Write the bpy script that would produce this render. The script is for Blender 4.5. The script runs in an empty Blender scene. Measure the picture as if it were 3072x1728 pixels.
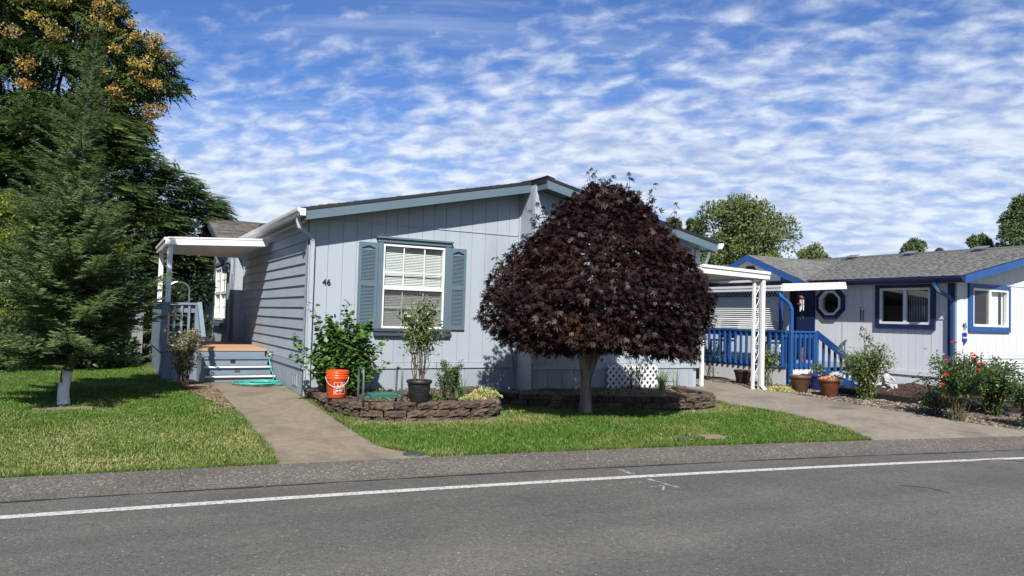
import bpy, math, random
import numpy as np
from mathutils import Vector, Matrix
R = math.radians
rng = np.random.default_rng(7)
random.seed(7)
scene = bpy.context.scene
COL = scene.collection

# ------------------------------------------------------------------ camera
F, YAW, PITCH, ROLL = 2226.7, 0.50122, 0.03922, 0.027756
CAM = np.array([-2.7309, -11.5833, 1.4401])
_f = np.array([math.sin(YAW)*math.cos(PITCH), math.cos(YAW)*math.cos(PITCH), math.sin(PITCH)])
_r0 = np.array([math.cos(YAW), -math.sin(YAW), 0.0]); _u0 = np.cross(_r0, _f)
_r = _r0*math.cos(ROLL)+_u0*math.sin(ROLL); _u = -_r0*math.sin(ROLL)+_u0*math.cos(ROLL)
cd = bpy.data.cameras.new('camera'); cam = bpy.data.objects.new('camera', cd); COL.objects.link(cam)
cd.sensor_width = 36.0; cd.lens = F*36/3072; cd.clip_start = 0.05; cd.clip_end = 2000
M = Matrix.Identity(4)
for i in range(3):
    M[i][0] = _r[i]; M[i][1] = _u[i]; M[i][2] = -_f[i]; M[i][3] = CAM[i]
cam.matrix_world = M
scene.camera = cam

def at(px, py, dist):
    """World point seen at a photo pixel, dist metres along the view axis."""
    return CAM + dist*(_f + _r*((px-1536)/F) - _u*((py-864)/F))

# ------------------------------------------------------------------ light
SUN = Vector((-0.48, -1.0, 1.06)).normalized()
EL = math.asin(SUN.z); AZ = math.atan2(SUN.x, SUN.y)
scene.view_settings.view_transform = 'Standard'
scene.view_settings.look = 'None'
scene.view_settings.exposure = 0.9
scene.view_settings.gamma = 1.0
scene.view_settings.use_curve_mapping = False
sl = bpy.data.lights.new('sun', 'SUN'); sl.energy = 5.0; sl.angle = R(0.55); sl.color = (1.0, 0.95, 0.87)
so = bpy.data.objects.new('sun', sl); COL.objects.link(so)
so.rotation_euler = SUN.to_track_quat('Z', 'Y').to_euler(); so.location = (-10, -30, 30)

world = bpy.data.worlds.new('World'); scene.world = world; world.use_nodes = True
def build_world():
    nt = world.node_tree; nt.nodes.clear(); N = nt.nodes.new; L = nt.links.new
    out = N('ShaderNodeOutputWorld'); bg = N('ShaderNodeBackground'); bg.inputs['Strength'].default_value = 0.1
    sky = N('ShaderNodeTexSky'); sky.sky_type = 'NISHITA'; sky.sun_disc = False
    sky.sun_elevation = EL; sky.sun_rotation = AZ; sky.altitude = 100
    sky.air_density = 1.0; sky.dust_density = 0.4; sky.ozone_density = 2.2
    tc = N('ShaderNodeTexCoord'); sep = N('ShaderNodeSeparateXYZ'); L(tc.outputs['Generated'], sep.inputs[0])
    def m(op, a, b=None, c=None):
        n = N('ShaderNodeMath'); n.operation = op
        for i, v in enumerate((a, b, c)):
            if v is None: continue
            if isinstance(v, (int, float)): n.inputs[i].default_value = v
            else: L(v, n.inputs[i])
        return n.outputs[0]
    def smooth(v, a, b):
        n = N('ShaderNodeMapRange'); n.interpolation_type = 'SMOOTHSTEP'; L(v, n.inputs['Value'])
        n.inputs['From Min'].default_value = a; n.inputs['From Max'].default_value = b
        return n.outputs[0]
    zz = m('MAXIMUM', sep.outputs['Z'], 0.0); den = m('ADD', zz, 0.30)
    cx = m('DIVIDE', sep.outputs['X'], den); cy = m('DIVIDE', sep.outputs['Y'], den)
    cmb = N('ShaderNodeCombineXYZ'); L(cx, cmb.inputs[0]); L(cy, cmb.inputs[1])
    def noise(scale, detail, rough, rot=0.0, sc=(1, 1, 1), loc=(0, 0, 0), dist=0.0):
        mp = N('ShaderNodeMapping'); L(cmb.outputs[0], mp.inputs['Vector'])
        mp.vector_type = 'TEXTURE'; mp.inputs['Rotation'].default_value = (0, 0, rot); mp.inputs['Scale'].default_value = tuple(1/q for q in sc); mp.inputs['Location'].default_value = loc
        n = N('ShaderNodeTexNoise'); L(mp.outputs[0], n.inputs['Vector'])
        n.inputs['Scale'].default_value = scale; n.inputs['Detail'].default_value = detail
        n.inputs['Roughness'].default_value = rough; n.inputs['Distortion'].default_value = dist
        return n.outputs['Fac']
    CR = -YAW
    puffs = noise(14.5, 4, 0.5, rot=CR+R(-16), sc=(0.85, 1.2, 1), loc=(3.1, 0.4, 0), dist=0.25)
    rows = noise(6.5, 3, 0.5, rot=CR+R(-20), sc=(0.5, 1.7, 1), loc=(1.7, 5.2, 2.0), dist=0.3)
    big = noise(1.5, 2, 0.5, loc=(5.5, 5.0, 7.0))
    fine = noise(40.0, 4, 0.6, rot=CR+R(-12), sc=(0.8, 1.2, 1), loc=(9, 2, 1))
    veil = noise(3.0, 5, 0.6, rot=CR+R(4), sc=(0.30, 2.6, 1), loc=(7.7, 3.3, 9))
    # denser towards the horizon, breaking up overhead, as the deck of cloud does in the photograph
    low = smooth(zz, 0.48, 0.16)
    dens = m('ADD', m('MULTIPLY', puffs, 0.95), m('ADD', m('MULTIPLY', rows, 0.55), m('MULTIPLY', big, 0.70)))
    dens = m('ADD', dens, m('MULTIPLY', fine, 0.14))
    dens = m('ADD', dens, m('MULTIPLY', low, 0.40))
    xr = m('SUBTRACT', m('MULTIPLY', cx, math.cos(YAW)), m('MULTIPLY', cy, math.sin(YAW)))      # the bank thins towards one side
    dens = m('ADD', dens, m('MULTIPLY', m('MINIMUM', m('MAXIMUM', m('ADD', xr, 0.15), -1.0), 0.5), m('MULTIPLY', smooth(zz, 0.10, 0.26), 0.22)))
    cloud = smooth(dens, 1.12, 1.74)
    vl = m('MULTIPLY', smooth(veil, 0.42, 0.75), 0.28)
    lowveil = m('MULTIPLY', smooth(zz, 0.30, 0.07), 0.82)
    cloud = m('MAXIMUM', m('MAXIMUM', m('MULTIPLY', cloud, 0.95), vl), lowveil)
    shade = N('ShaderNodeMixRGB'); L(smooth(m('ADD', m('MULTIPLY', puffs, 0.7), m('MULTIPLY', veil, 0.5)), 0.42, 0.78), shade.inputs[0])
    shade.inputs[1].default_value = (2.6, 3.1, 4.3, 1); shade.inputs[2].default_value = (4.6, 5.0, 5.6, 1)
    grad = N('ShaderNodeMixRGB'); grad.blend_type = 'MULTIPLY'; grad.inputs[0].default_value = 1.0
    L(sky.outputs[0], grad.inputs[1]); grad.inputs[2].default_value = (0.345, 0.485, 0.745, 1)
    mix = N('ShaderNodeMixRGB'); L(cloud, mix.inputs[0]); L(grad.outputs[0], mix.inputs[1]); L(shade.outputs[0], mix.inputs[2])
    L(mix.outputs[0], bg.inputs['Color']); L(bg.outputs[0], out.inputs[0])
build_world()

# ------------------------------------------------------------------ materials
def lin(c): return tuple(((x/255)/12.92 if x/255 <= 0.04045 else ((x/255+0.055)/1.055)**2.4) for x in c)
MATS = {}
def set_ramp(cr, cols):
    el = cr.color_ramp.elements; el[0].position = 0.0; el[1].position = 1.0
    el[0].color = (*cols[0], 1); el[1].color = (*cols[-1], 1)
    for i, c in enumerate(cols[1:-1], 1): e = el.new(i/(len(cols)-1)); e.color = (*c, 1)
KA = 0.47
def ka(c): return None if c is None else tuple(v*KA for v in c)
def mat(name, col, rough=0.6, col2=None, scale=6.0, detail=4, stretch=(1, 1, 1), bump=0.0, bscale=None, bdist=0.01,
        metallic=0.0, rnd=0.0, spec=0.5, lo=0.35, hi=0.65, col3=None, scale3=1.2, lo3=0.5, hi3=0.7, attr=False, attr_cols=None):
    col, col2, col3 = ka(col), ka(col2), ka(col3)
    if attr_cols: attr_cols = [ka(c) for c in attr_cols]
    """Principled paint/stone/wood with noise-mixed tints, per-object variation and relief."""
    m = bpy.data.materials.new(name); m.use_nodes = True; MATS[name] = m
    nt = m.node_tree; N = nt.nodes.new; L = nt.links.new
    b = nt.nodes['Principled BSDF']; b.inputs['Roughness'].default_value = rough; b.inputs['Metallic'].default_value = metallic
    b.inputs['Specular IOR Level'].default_value = spec
    geo = N('ShaderNodeNewGeometry'); mp = N('ShaderNodeMapping'); L(geo.outputs['Position'], mp.inputs['Vector'])
    mp.inputs['Scale'].default_value = stretch
    def noise(s, d=4, r=0.6):
        n = N('ShaderNodeTexNoise'); L(mp.outputs[0], n.inputs['Vector']); n.inputs['Scale'].default_value = s
        n.inputs['Detail'].default_value = d; n.inputs['Roughness'].default_value = r; return n.outputs['Fac']
    def rampf(v, a, c):
        n = N('ShaderNodeMapRange'); L(v, n.inputs['Value']); n.inputs['From Min'].default_value = a; n.inputs['From Max'].default_value = c
        return n.outputs[0]
    rgb = N('ShaderNodeRGB'); rgb.outputs[0].default_value = (*col, 1); cur = rgb.outputs[0]
    if attr_cols:
        at_ = N('ShaderNodeAttribute'); at_.attribute_name = 'rnd'
        cr = N('ShaderNodeValToRGB'); L(at_.outputs['Fac'], cr.inputs[0])
        set_ramp(cr, attr_cols)
        cur = cr.outputs[0]
    if col2:
        mx = N('ShaderNodeMixRGB'); L(rampf(noise(scale, detail), lo, hi), mx.inputs[0]); L(cur, mx.inputs[1]); mx.inputs[2].default_value = (*col2, 1); cur = mx.outputs[0]
    if col3:
        mx = N('ShaderNodeMixRGB'); L(rampf(noise(scale3, 5, 0.65), lo3, hi3), mx.inputs[0]); L(cur, mx.inputs[1]); mx.inputs[2].default_value = (*col3, 1); cur = mx.outputs[0]
    if rnd:
        oi = N('ShaderNodeObjectInfo'); hs = N('ShaderNodeHueSaturation'); L(cur, hs.inputs['Color'])
        mr = N('ShaderNodeMapRange'); L(oi.outputs['Random'], mr.inputs['Value']); mr.inputs['To Min'].default_value = 1-rnd; mr.inputs['To Max'].default_value = 1+rnd
        L(mr.outputs[0], hs.inputs['Value']); cur = hs.outputs[0]
    L(cur, b.inputs['Base Color'])
    if bump:
        bp = N('ShaderNodeBump'); bp.inputs['Strength'].default_value = bump; bp.inputs['Distance'].default_value = bdist
        L(noise(bscale or scale*4, 5, 0.65), bp.inputs['Height']); L(bp.outputs[0], b.inputs['Normal'])
    return m

def leafmat(name, cols, trans=0.3, gloss=0.35, tcol=None):
    m = bpy.data.materials.new(name); m.use_nodes = True; MATS[name] = m
    nt = m.node_tree; N = nt.nodes.new; L = nt.links.new
    b = nt.nodes['Principled BSDF']; out = nt.nodes['Material Output']
    a = N('ShaderNodeAttribute'); a.attribute_name = 'rnd'
    cr = N('ShaderNodeValToRGB'); set_ramp(cr, cols)
    oi = N('ShaderNodeObjectInfo'); ad = N('ShaderNodeMath'); ad.operation = 'ADD'; L(a.outputs['Fac'], ad.inputs[0])
    ml = N('ShaderNodeMath'); ml.operation = 'MULTIPLY'; L(oi.outputs['Random'], ml.inputs[0]); ml.inputs[1].default_value = 0.0; L(ml.outputs[0], ad.inputs[1])
    L(ad.outputs[0], cr.inputs[0]); L(cr.outputs[0], b.inputs['Base Color'])
    b.inputs['Roughness'].default_value = gloss; b.inputs['Specular IOR Level'].default_value = 0.25
    tr = N('ShaderNodeBsdfTranslucent'); mx = N('ShaderNodeMixShader'); mx.inputs[0].default_value = trans
    hs = N('ShaderNodeHueSaturation'); hs.inputs['Saturation'].default_value = 1.15; hs.inputs['Value'].default_value = 1.5; L(cr.outputs[0], hs.inputs['Color'])
    L(hs.outputs[0], tr.inputs['Color']); L(b.outputs[0], mx.inputs[1]); L(tr.outputs[0], mx.inputs[2]); L(mx.outputs[0], out.inputs['Surface'])
    return m

def glassmat(name, tint=(0.8, 0.85, 0.85), clear=0.9):
    m = bpy.data.materials.new(name); m.use_nodes = True; MATS[name] = m
    nt = m.node_tree; N = nt.nodes.new; L = nt.links.new; nt.nodes.remove(nt.nodes['Principled BSDF']); out = nt.nodes['Material Output']
    t = N('ShaderNodeBsdfTransparent'); t.inputs[0].default_value = (*tint, 1)
    g = N('ShaderNodeBsdfGlossy'); g.inputs['Roughness'].default_value = 0.01; g.inputs['Color'].default_value = (1, 1, 1, 1)
    lw = N('ShaderNodeLayerWeight'); lw.inputs['Blend'].default_value = 0.5
    pw = N('ShaderNodeMath'); pw.operation = 'POWER'; L(lw.outputs['Facing'], pw.inputs[0]); pw.inputs[1].default_value = 4.0
    fr = N('ShaderNodeMath'); fr.operation = 'MULTIPLY_ADD'; L(pw.outputs[0], fr.inputs[0]); fr.inputs[1].default_value = 0.9; fr.inputs[2].default_value = 0.06
    mx = N('ShaderNodeMixShader'); L(fr.outputs[0], mx.inputs[0]); L(t.outputs[0], mx.inputs[1]); L(g.outputs[0], mx.inputs[2]); L(mx.outputs[0], out.inputs['Surface'])
    return m

def screenmat(name, col, op):
    m = bpy.data.materials.new(name); m.use_nodes = True; MATS[name] = m
    nt = m.node_tree; N = nt.nodes.new; L = nt.links.new; b = nt.nodes['Principled BSDF']; out = nt.nodes['Material Output']
    b.inputs['Base Color'].default_value = (*col, 1); b.inputs['Roughness'].default_value = 0.8
    t = N('ShaderNodeBsdfTransparent'); mx = N('ShaderNodeMixShader'); mx.inputs[0].default_value = op
    L(t.outputs[0], mx.inputs[1]); L(b.outputs[0], mx.inputs[2]); L(mx.outputs[0], out.inputs['Surface'])
    return m

G = 0.85
mat('wall_paint', (0.59, 0.675, 0.765), 0.55, (0.55, 0.63, 0.715), 1.3, bump=0.25, bscale=60, stretch=(1, 1, 0.25), bdist=0.004, col3=(0.455, 0.52, 0.585), scale3=1.0, lo3=0.55, hi3=0.8)
mat('lap_paint', (0.56, 0.655, 0.75), 0.55, (0.49, 0.575, 0.665), 1.5, stretch=(1, 0.4, 1), bump=0.2, bscale=70, bdist=0.003, rnd=0.06)
mat('skirt_paint', (0.49, 0.56, 0.63), 0.6, (0.44, 0.50, 0.57), 2.0, stretch=(1, 1, 0.3), bump=0.2, bscale=60, bdist=0.003, col3=(0.33, 0.35, 0.36), scale3=1.8, lo3=0.52, hi3=0.75)
mat('teal_trim', (0.15, 0.23, 0.29), 0.5, (0.17, 0.255, 0.315), 4, stretch=(0.3, 1, 1), bump=0.2, bscale=40, bdist=0.003)
mat('navy_trim', (0.07, 0.095, 0.13), 0.6)
mat('deck_blue', (0.265, 0.35, 0.44), 0.6, (0.22, 0.295, 0.375), 3, stretch=(1, 1, 0.3), bump=0.3, bscale=40, bdist=0.004, rnd=0.07, col3=(0.36, 0.42, 0.48), scale3=3.0, lo3=0.62, hi3=0.75)
mat('deck_orange', (0.85, 0.50, 0.285), 0.6, (0.72, 0.41, 0.225), 8, stretch=(0.15, 1, 1), bump=0.2, bscale=30, bdist=0.003, rnd=0.08)
mat('white_paint', (1.248, 1.264, 1.28), 0.4, (1.15, 1.16, 1.17), 3, bump=0.05, bscale=20)
mat('white_metal', (1.28, 1.28, 1.264), 0.35, (1.15, 1.15, 1.13), 2.5, lo=0.45, hi=0.8)
mat('vinyl', (1.28, 1.28, 1.248), 0.35)
mat('blind', (1.28, 1.264, 1.184), 0.5)
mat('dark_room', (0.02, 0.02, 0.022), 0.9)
mat('room_wall', (0.22, 0.21, 0.19), 0.9)
mat('black_metal', (0.015, 0.015, 0.017), 0.45)
mat('number_metal', (0.03, 0.032, 0.04), 0.4)
mat('chrome', (1.6, 1.6, 1.6), 0.35, metallic=0.35)
mat('brass', (0.45, 0.32, 0.14), 0.4, metallic=0.8)
mat('cardboard', (0.30, 0.17, 0.085), 0.8, (0.25, 0.14, 0.07), 6)
mat('roof_brown', (0.055, 0.048, 0.045), 0.9, attr_cols=[(0.085, 0.075, 0.068), (0.14, 0.125, 0.11), (0.20, 0.185, 0.165)], bump=0.5, bscale=90, bdist=0.004, col2=(0.10, 0.09, 0.08), scale=30, lo=0.5, hi=0.8)
mat('roof_grey', (0.12, 0.12, 0.12), 0.9, attr_cols=[(0.13, 0.135, 0.13), (0.185, 0.188, 0.18), (0.25, 0.25, 0.24)], bump=0.5, bscale=90, bdist=0.004, col2=(0.14, 0.14, 0.135), scale=30, lo=0.55, hi=0.85)
mat('drip_edge', (0.016, 0.015, 0.015), 0.6)
mat('concrete', (0.40, 0.325, 0.225), 0.85, (0.28, 0.228, 0.16), 11.0, detail=10, lo=0.34, hi=0.70, bump=0.6, bscale=70, bdist=0.006, stretch=(1, 1, 1), col3=(0.19, 0.16, 0.125), scale3=1.3, lo3=0.47, hi3=0.68, rnd=0.05)
mat('concrete_grey', (0.41, 0.36, 0.28), 0.85, (0.295, 0.26, 0.20), 11.0, detail=10, lo=0.34, hi=0.70, bump=0.6, bscale=70, bdist=0.006, col3=(0.17, 0.15, 0.125), scale3=0.9, lo3=0.47, hi3=0.7, rnd=0.04)
mat('stone_brown', (0.19, 0.125, 0.085), 0.95, (0.075, 0.052, 0.040), 12, detail=9, lo=.38, hi=.64, bump=1.0, bscale=34, bdist=0.03, rnd=0.25, col3=(0.30, 0.235, 0.16), scale3=6, lo3=0.54, hi3=0.68)
mat('soil', (0.085, 0.058, 0.038), 0.95, (0.15, 0.115, 0.075), 9, detail=8, bump=0.8, bscale=60, bdist=0.02, col3=(0.24, 0.19, 0.12), scale3=5, lo3=0.55, hi3=0.7)
mat('bark_soil', (0.075, 0.030, 0.02), 0.95, (0.04, 0.018, 0.013), 20, detail=8, bump=1.0, bscale=60, bdist=0.02)
mat('gravel_base', (0.17, 0.13, 0.095), 0.95, (0.09, 0.065, 0.05), 25, detail=6, bump=0.8, bscale=60, bdist=0.02)
mat('pebble', (0.3, 0.25, 0.2), 0.8, attr_cols=[(0.10, 0.055, 0.035), (0.24, 0.17, 0.12), (0.36, 0.30, 0.24), (0.50, 0.45, 0.40)])
mat('mulch_chip', (0.3, 0.2, 0.1), 0.9, attr_cols=[(0.045, 0.02, 0.014), (0.09, 0.035, 0.022), (0.15, 0.06, 0.04)])
mat('dry_litter', (0.3, 0.2, 0.1), 0.9, attr_cols=[(0.16, 0.10, 0.05), (0.32, 0.23, 0.12), (0.48, 0.38, 0.24)])
mat('edging', (0.012, 0.013, 0.014), 0.5)
mat('terracotta', (0.20, 0.085, 0.05), 0.6, (0.14, 0.065, 0.045), 7, detail=7, bump=0.15, bscale=30, bdist=0.004)
mat('terracotta_orange', (0.30, 0.10, 0.04), 0.45, (0.17, 0.06, 0.03), 8, detail=7, bump=0.15, bscale=30, bdist=0.004)
mat('rust_pot', (0.105, 0.048, 0.035), 0.55, (0.07, 0.035, 0.028), 7, detail=7)
mat('black_pot', (0.022, 0.023, 0.026), 0.5, (0.03, 0.03, 0.034), 12)
mat('bucket_orange', (1.28, 0.136, 0.019), 0.35, spec=0.4)
mat('print_white', (1.28, 1.216, 1.184), 0.5)
mat('kneeler_green', (0.035, 0.22, 0.17), 0.45)
mat('kneeler_tube', (0.13, 0.20, 0.20), 0.35, spec=0.6)
mat('hose', (0.08, 0.56, 0.46), 0.35)
mat('house_white', (1.12, 1.17, 1.24), 0.55, (1.04, 1.09, 1.16), 1.6, stretch=(1, 1, 0.25), bump=0.2, bscale=60, bdist=0.004)
mat('gable_white', (1.0, 1.03, 1.08), 0.55, (0.94, 0.97, 1.02), 1.6, stretch=(1, 1, 0.25), bump=0.15, bscale=60, bdist=0.004)
mat('royal_blue', (0.018, 0.115, 0.40), 0.5, (0.026, 0.13, 0.43), 3)
mat('dark_blue', (0.012, 0.03, 0.14), 0.5)
mat('navy_pipe', (0.03, 0.12, 0.28), 0.5)
mat('sign_blue', (0.015, 0.04, 0.50), 0.4)
mat('ply_tan', (0.55, 0.27, 0.09), 0.6, (0.47, 0.22, 0.07), 9, stretch=(1, 1, 0.2))
mat('curtain', (1.5, 1.5, 1.46), 0.8)
mat('vent_metal', (0.50, 0.51, 0.52), 0.4, metallic=0.6)
mat('lid_green', (0.07, 0.10, 0.075), 0.6)
mat('statue_white', (0.72, 0.72, 0.70), 0.6, (0.55, 0.55, 0.52), 12)
mat('statue_orange', (0.42, 0.11, 0.04), 0.5, (0.22, 0.07, 0.03), 14)
mat('pot_blue', (0.02, 0.06, 0.30), 0.25)
mat('pot_green', (0.012, 0.05, 0.045), 0.35)
mat('feeder_red', (0.55, 0.03, 0.03), 0.3)
mat('chime_green', (0.02, 0.22, 0.08), 0.3)
mat('bark_maple', (0.42, 0.36, 0.29), 0.9, (0.15, 0.125, 0.10), 9, stretch=(1, 1, 0.22), detail=7, lo=.4, hi=.6, bump=0.9, bscale=18, bdist=0.02, col3=(0.55, 0.52, 0.46), scale3=4, lo3=0.52, hi3=0.7)
mat('bark_dark', (0.055, 0.042, 0.032), 0.95, (0.03, 0.024, 0.02), 10, stretch=(1, 1, 0.3), bump=0.7, bscale=24, bdist=0.02)
mat('bark_pale', (0.30, 0.26, 0.21), 0.9, (0.2, 0.17, 0.14), 10)
mat('bark_painted', (1.4, 1.4, 1.4), 0.8, (0.14, 0.11, 0.09), 13, stretch=(1, 1, 0.6), detail=6, lo=0.56, hi=0.62, bump=0.5, bscale=25, bdist=0.01)
mat('cane', (0.15, 0.10, 0.06), 0.8, (0.10, 0.05, 0.035), 30)
mat('cane_green', (0.16, 0.17, 0.06), 0.7, (0.13, 0.10, 0.05), 20)
mat('stone_red', (0.30, 0.16, 0.11), 0.9, (0.22, 0.13, 0.09), 12, bump=0.5, bscale=40)
mat('slab_mossy', (0.14, 0.135, 0.115), 0.95, (0.08, 0.08, 0.06), 8, bump=0.6, bscale=40, bdist=0.01)
mat('shed_paint', (0.36, 0.38, 0.40), 0.8)
glassmat('glass'); glassmat('glass_dark', (0.6, 0.64, 0.64))
screenmat('insect_screen', (0.05, 0.05, 0.05), 0.24)
leafmat('leaf_maple', [(0.006, 0.0023, 0.003), (0.011, 0.004, 0.0042), (0.020, 0.0073, 0.0058), (0.040, 0.021, 0.009)], trans=0.10, gloss=0.5)
leafmat('leaf_conifer', [(0.034, 0.060, 0.020), (0.070, 0.112, 0.036), (0.165, 0.215, 0.078)], trans=0.25, gloss=0.65)
leafmat('leaf_mimosa', [(0.024, 0.048, 0.014), (0.052, 0.085, 0.024), (0.12, 0.155, 0.045)], trans=0.18, gloss=0.45)
leafmat('leaf_rain', [(0.02, 0.042, 0.012), (0.044, 0.075, 0.018), (0.12, 0.14, 0.03)], trans=0.22, gloss=0.42)
leafmat('pod_rain', [(0.30, 0.17, 0.06), (0.36, 0.26, 0.08), (0.30, 0.30, 0.08)], trans=0.3, gloss=0.6)
leafmat('leaf_shade_dark', [(0.007, 0.017, 0.007), (0.014, 0.03, 0.011), (0.04, 0.06, 0.02)], trans=0.15, gloss=0.4)  # shade behind porch and lawn is put into this near-black leaf colour
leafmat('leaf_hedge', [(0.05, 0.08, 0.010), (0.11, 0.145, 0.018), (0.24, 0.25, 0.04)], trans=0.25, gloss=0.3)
leafmat('leaf_shrub', [(0.020, 0.052, 0.010), (0.042, 0.098, 0.018), (0.105, 0.18, 0.038)], trans=0.3, gloss=0.4)
leafmat('leaf_rose', [(0.045, 0.085, 0.02), (0.09, 0.13, 0.035), (0.18, 0.21, 0.08)], trans=0.25, gloss=0.4)
leafmat('leaf_yellowish', [(0.06, 0.085, 0.03), (0.14, 0.15, 0.06), (0.26, 0.24, 0.11)], trans=0.3, gloss=0.5)
leafmat('leaf_rose_dark', [(0.022, 0.05, 0.016), (0.05, 0.09, 0.025), (0.10, 0.15, 0.045)], trans=0.25, gloss=0.35)
leafmat('leaf_far', [(0.05, 0.075, 0.026), (0.09, 0.12, 0.04), (0.16, 0.18, 0.07)], trans=0.25, gloss=0.5)
leafmat('leaf_far_dark', [(0.035, 0.058, 0.026), (0.065, 0.095, 0.038), (0.12, 0.15, 0.06)], trans=0.2, gloss=0.5)
leafmat('leaf_iris', [(0.05, 0.12, 0.03), (0.10, 0.20, 0.05), (0.18, 0.28, 0.08)], trans=0.25, gloss=0.4)
leafmat('leaf_yellow', [(0.25, 0.26, 0.08), (0.40, 0.40, 0.15), (0.52, 0.52, 0.26)], trans=0.25, gloss=0.6)
leafmat('petal_red', [(0.55, 0.02, 0.02), (0.75, 0.05, 0.03), (0.80, 0.12, 0.05)], trans=0.3, gloss=0.5)
leafmat('petal_crimson', [(0.28, 0.01, 0.04), (0.45, 0.02, 0.07)], trans=0.3, gloss=0.5)
leafmat('petal_pink', [(0.62, 0.22, 0.35), (0.75, 0.40, 0.50)], trans=0.3, gloss=0.5)
leafmat('petal_white', [(0.70, 0.62, 0.58), (0.78, 0.74, 0.70)], trans=0.3, gloss=0.5)
leafmat('petal_yellow', [(0.55, 0.42, 0.03), (0.65, 0.52, 0.05)], trans=0.2, gloss=0.6)
leafmat('petal_faded', [(0.50, 0.20, 0.08), (0.62, 0.38, 0.20)], trans=0.3, gloss=0.5)

def grassmat():
    m = bpy.data.materials.new('grass'); m.use_nodes = True; MATS['grass'] = m
    nt = m.node_tree; N = nt.nodes.new; L = nt.links.new; b = nt.nodes['Principled BSDF']; out = nt.nodes['Material Output']
    a = N('ShaderNodeAttribute'); a.attribute_name = 'rnd'; geo = N('ShaderNodeNewGeometry')
    cr = N('ShaderNodeValToRGB'); el = cr.color_ramp.elements
    el[0].color = (0.036, 0.085, 0.010, 1); el[1].color = (0.13, 0.215, 0.035, 1); e = el.new(0.5); e.color = (0.07, 0.145, 0.017, 1)
    L(a.outputs['Fac'], cr.inputs[0])
    n = N('ShaderNodeTexNoise'); L(geo.outputs['Position'], n.inputs['Vector']); n.inputs['Scale'].default_value = 0.9; n.inputs['Detail'].default_value = 6; n.inputs['Roughness'].default_value = 0.68
    mr = N('ShaderNodeMapRange'); L(n.outputs['Fac'], mr.inputs['Value']); mr.inputs['From Min'].default_value = 0.5; mr.inputs['From Max'].default_value = 0.76
    at2 = N('ShaderNodeAttribute'); at2.attribute_name = 'dry'
    ad = N('ShaderNodeMath'); ad.operation = 'MULTIPLY_ADD'; L(at2.outputs['Fac'], ad.inputs[0]); ad.inputs[1].default_value = 1.0; L(mr.outputs[0], ad.inputs[2]); ad.use_clamp = True
    gate = N('ShaderNodeMath'); gate.operation = 'MULTIPLY'; L(ad.outputs[0], gate.inputs[0])
    sp = N('ShaderNodeMapRange'); L(a.outputs['Fac'], sp.inputs['Value']); sp.inputs['From Min'].default_value = 0.15; sp.inputs['From Max'].default_value = 0.75; L(sp.outputs[0], gate.inputs[1])
    mx = N('ShaderNodeMixRGB'); L(gate.outputs[0], mx.inputs[0]); L(cr.outputs[0], mx.inputs[1]); mx.inputs[2].default_value = (0.33, 0.285, 0.125, 1)
    L(mx.outputs[0], b.inputs['Base Color']); b.inputs['Roughness'].default_value = 0.5; b.inputs['Specular IOR Level'].default_value = 0.3
    tr = N('ShaderNodeBsdfTranslucent'); L(mx.outputs[0], tr.inputs['Color']); ms = N('ShaderNodeMixShader'); ms.inputs[0].default_value = 0.3
    L(b.outputs[0], ms.inputs[1]); L(tr.outputs[0], ms.inputs[2]); L(ms.outputs[0], out.inputs['Surface'])
grassmat()

def groundmat():
    m = bpy.data.materials.new('turf'); m.use_nodes = True; MATS['turf'] = m
    nt = m.node_tree; N = nt.nodes.new; L = nt.links.new; b = nt.nodes['Principled BSDF']
    geo = N('ShaderNodeNewGeometry')
    n = N('ShaderNodeTexNoise'); L(geo.outputs['Position'], n.inputs['Vector']); n.inputs['Scale'].default_value = 3.0; n.inputs['Detail'].default_value = 9; n.inputs['Roughness'].default_value = 0.7
    cr = N('ShaderNodeValToRGB'); el = cr.color_ramp.elements
    el[0].position = 0.3; el[0].color = (0.035, 0.065, 0.012, 1); el[1].position = 0.75; el[1].color = (0.12, 0.14, 0.04, 1)
    L(n.outputs['Fac'], cr.inputs[0]); L(cr.outputs[0], b.inputs['Base Color']); b.inputs['Roughness'].default_value = 0.95
groundmat()

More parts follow.
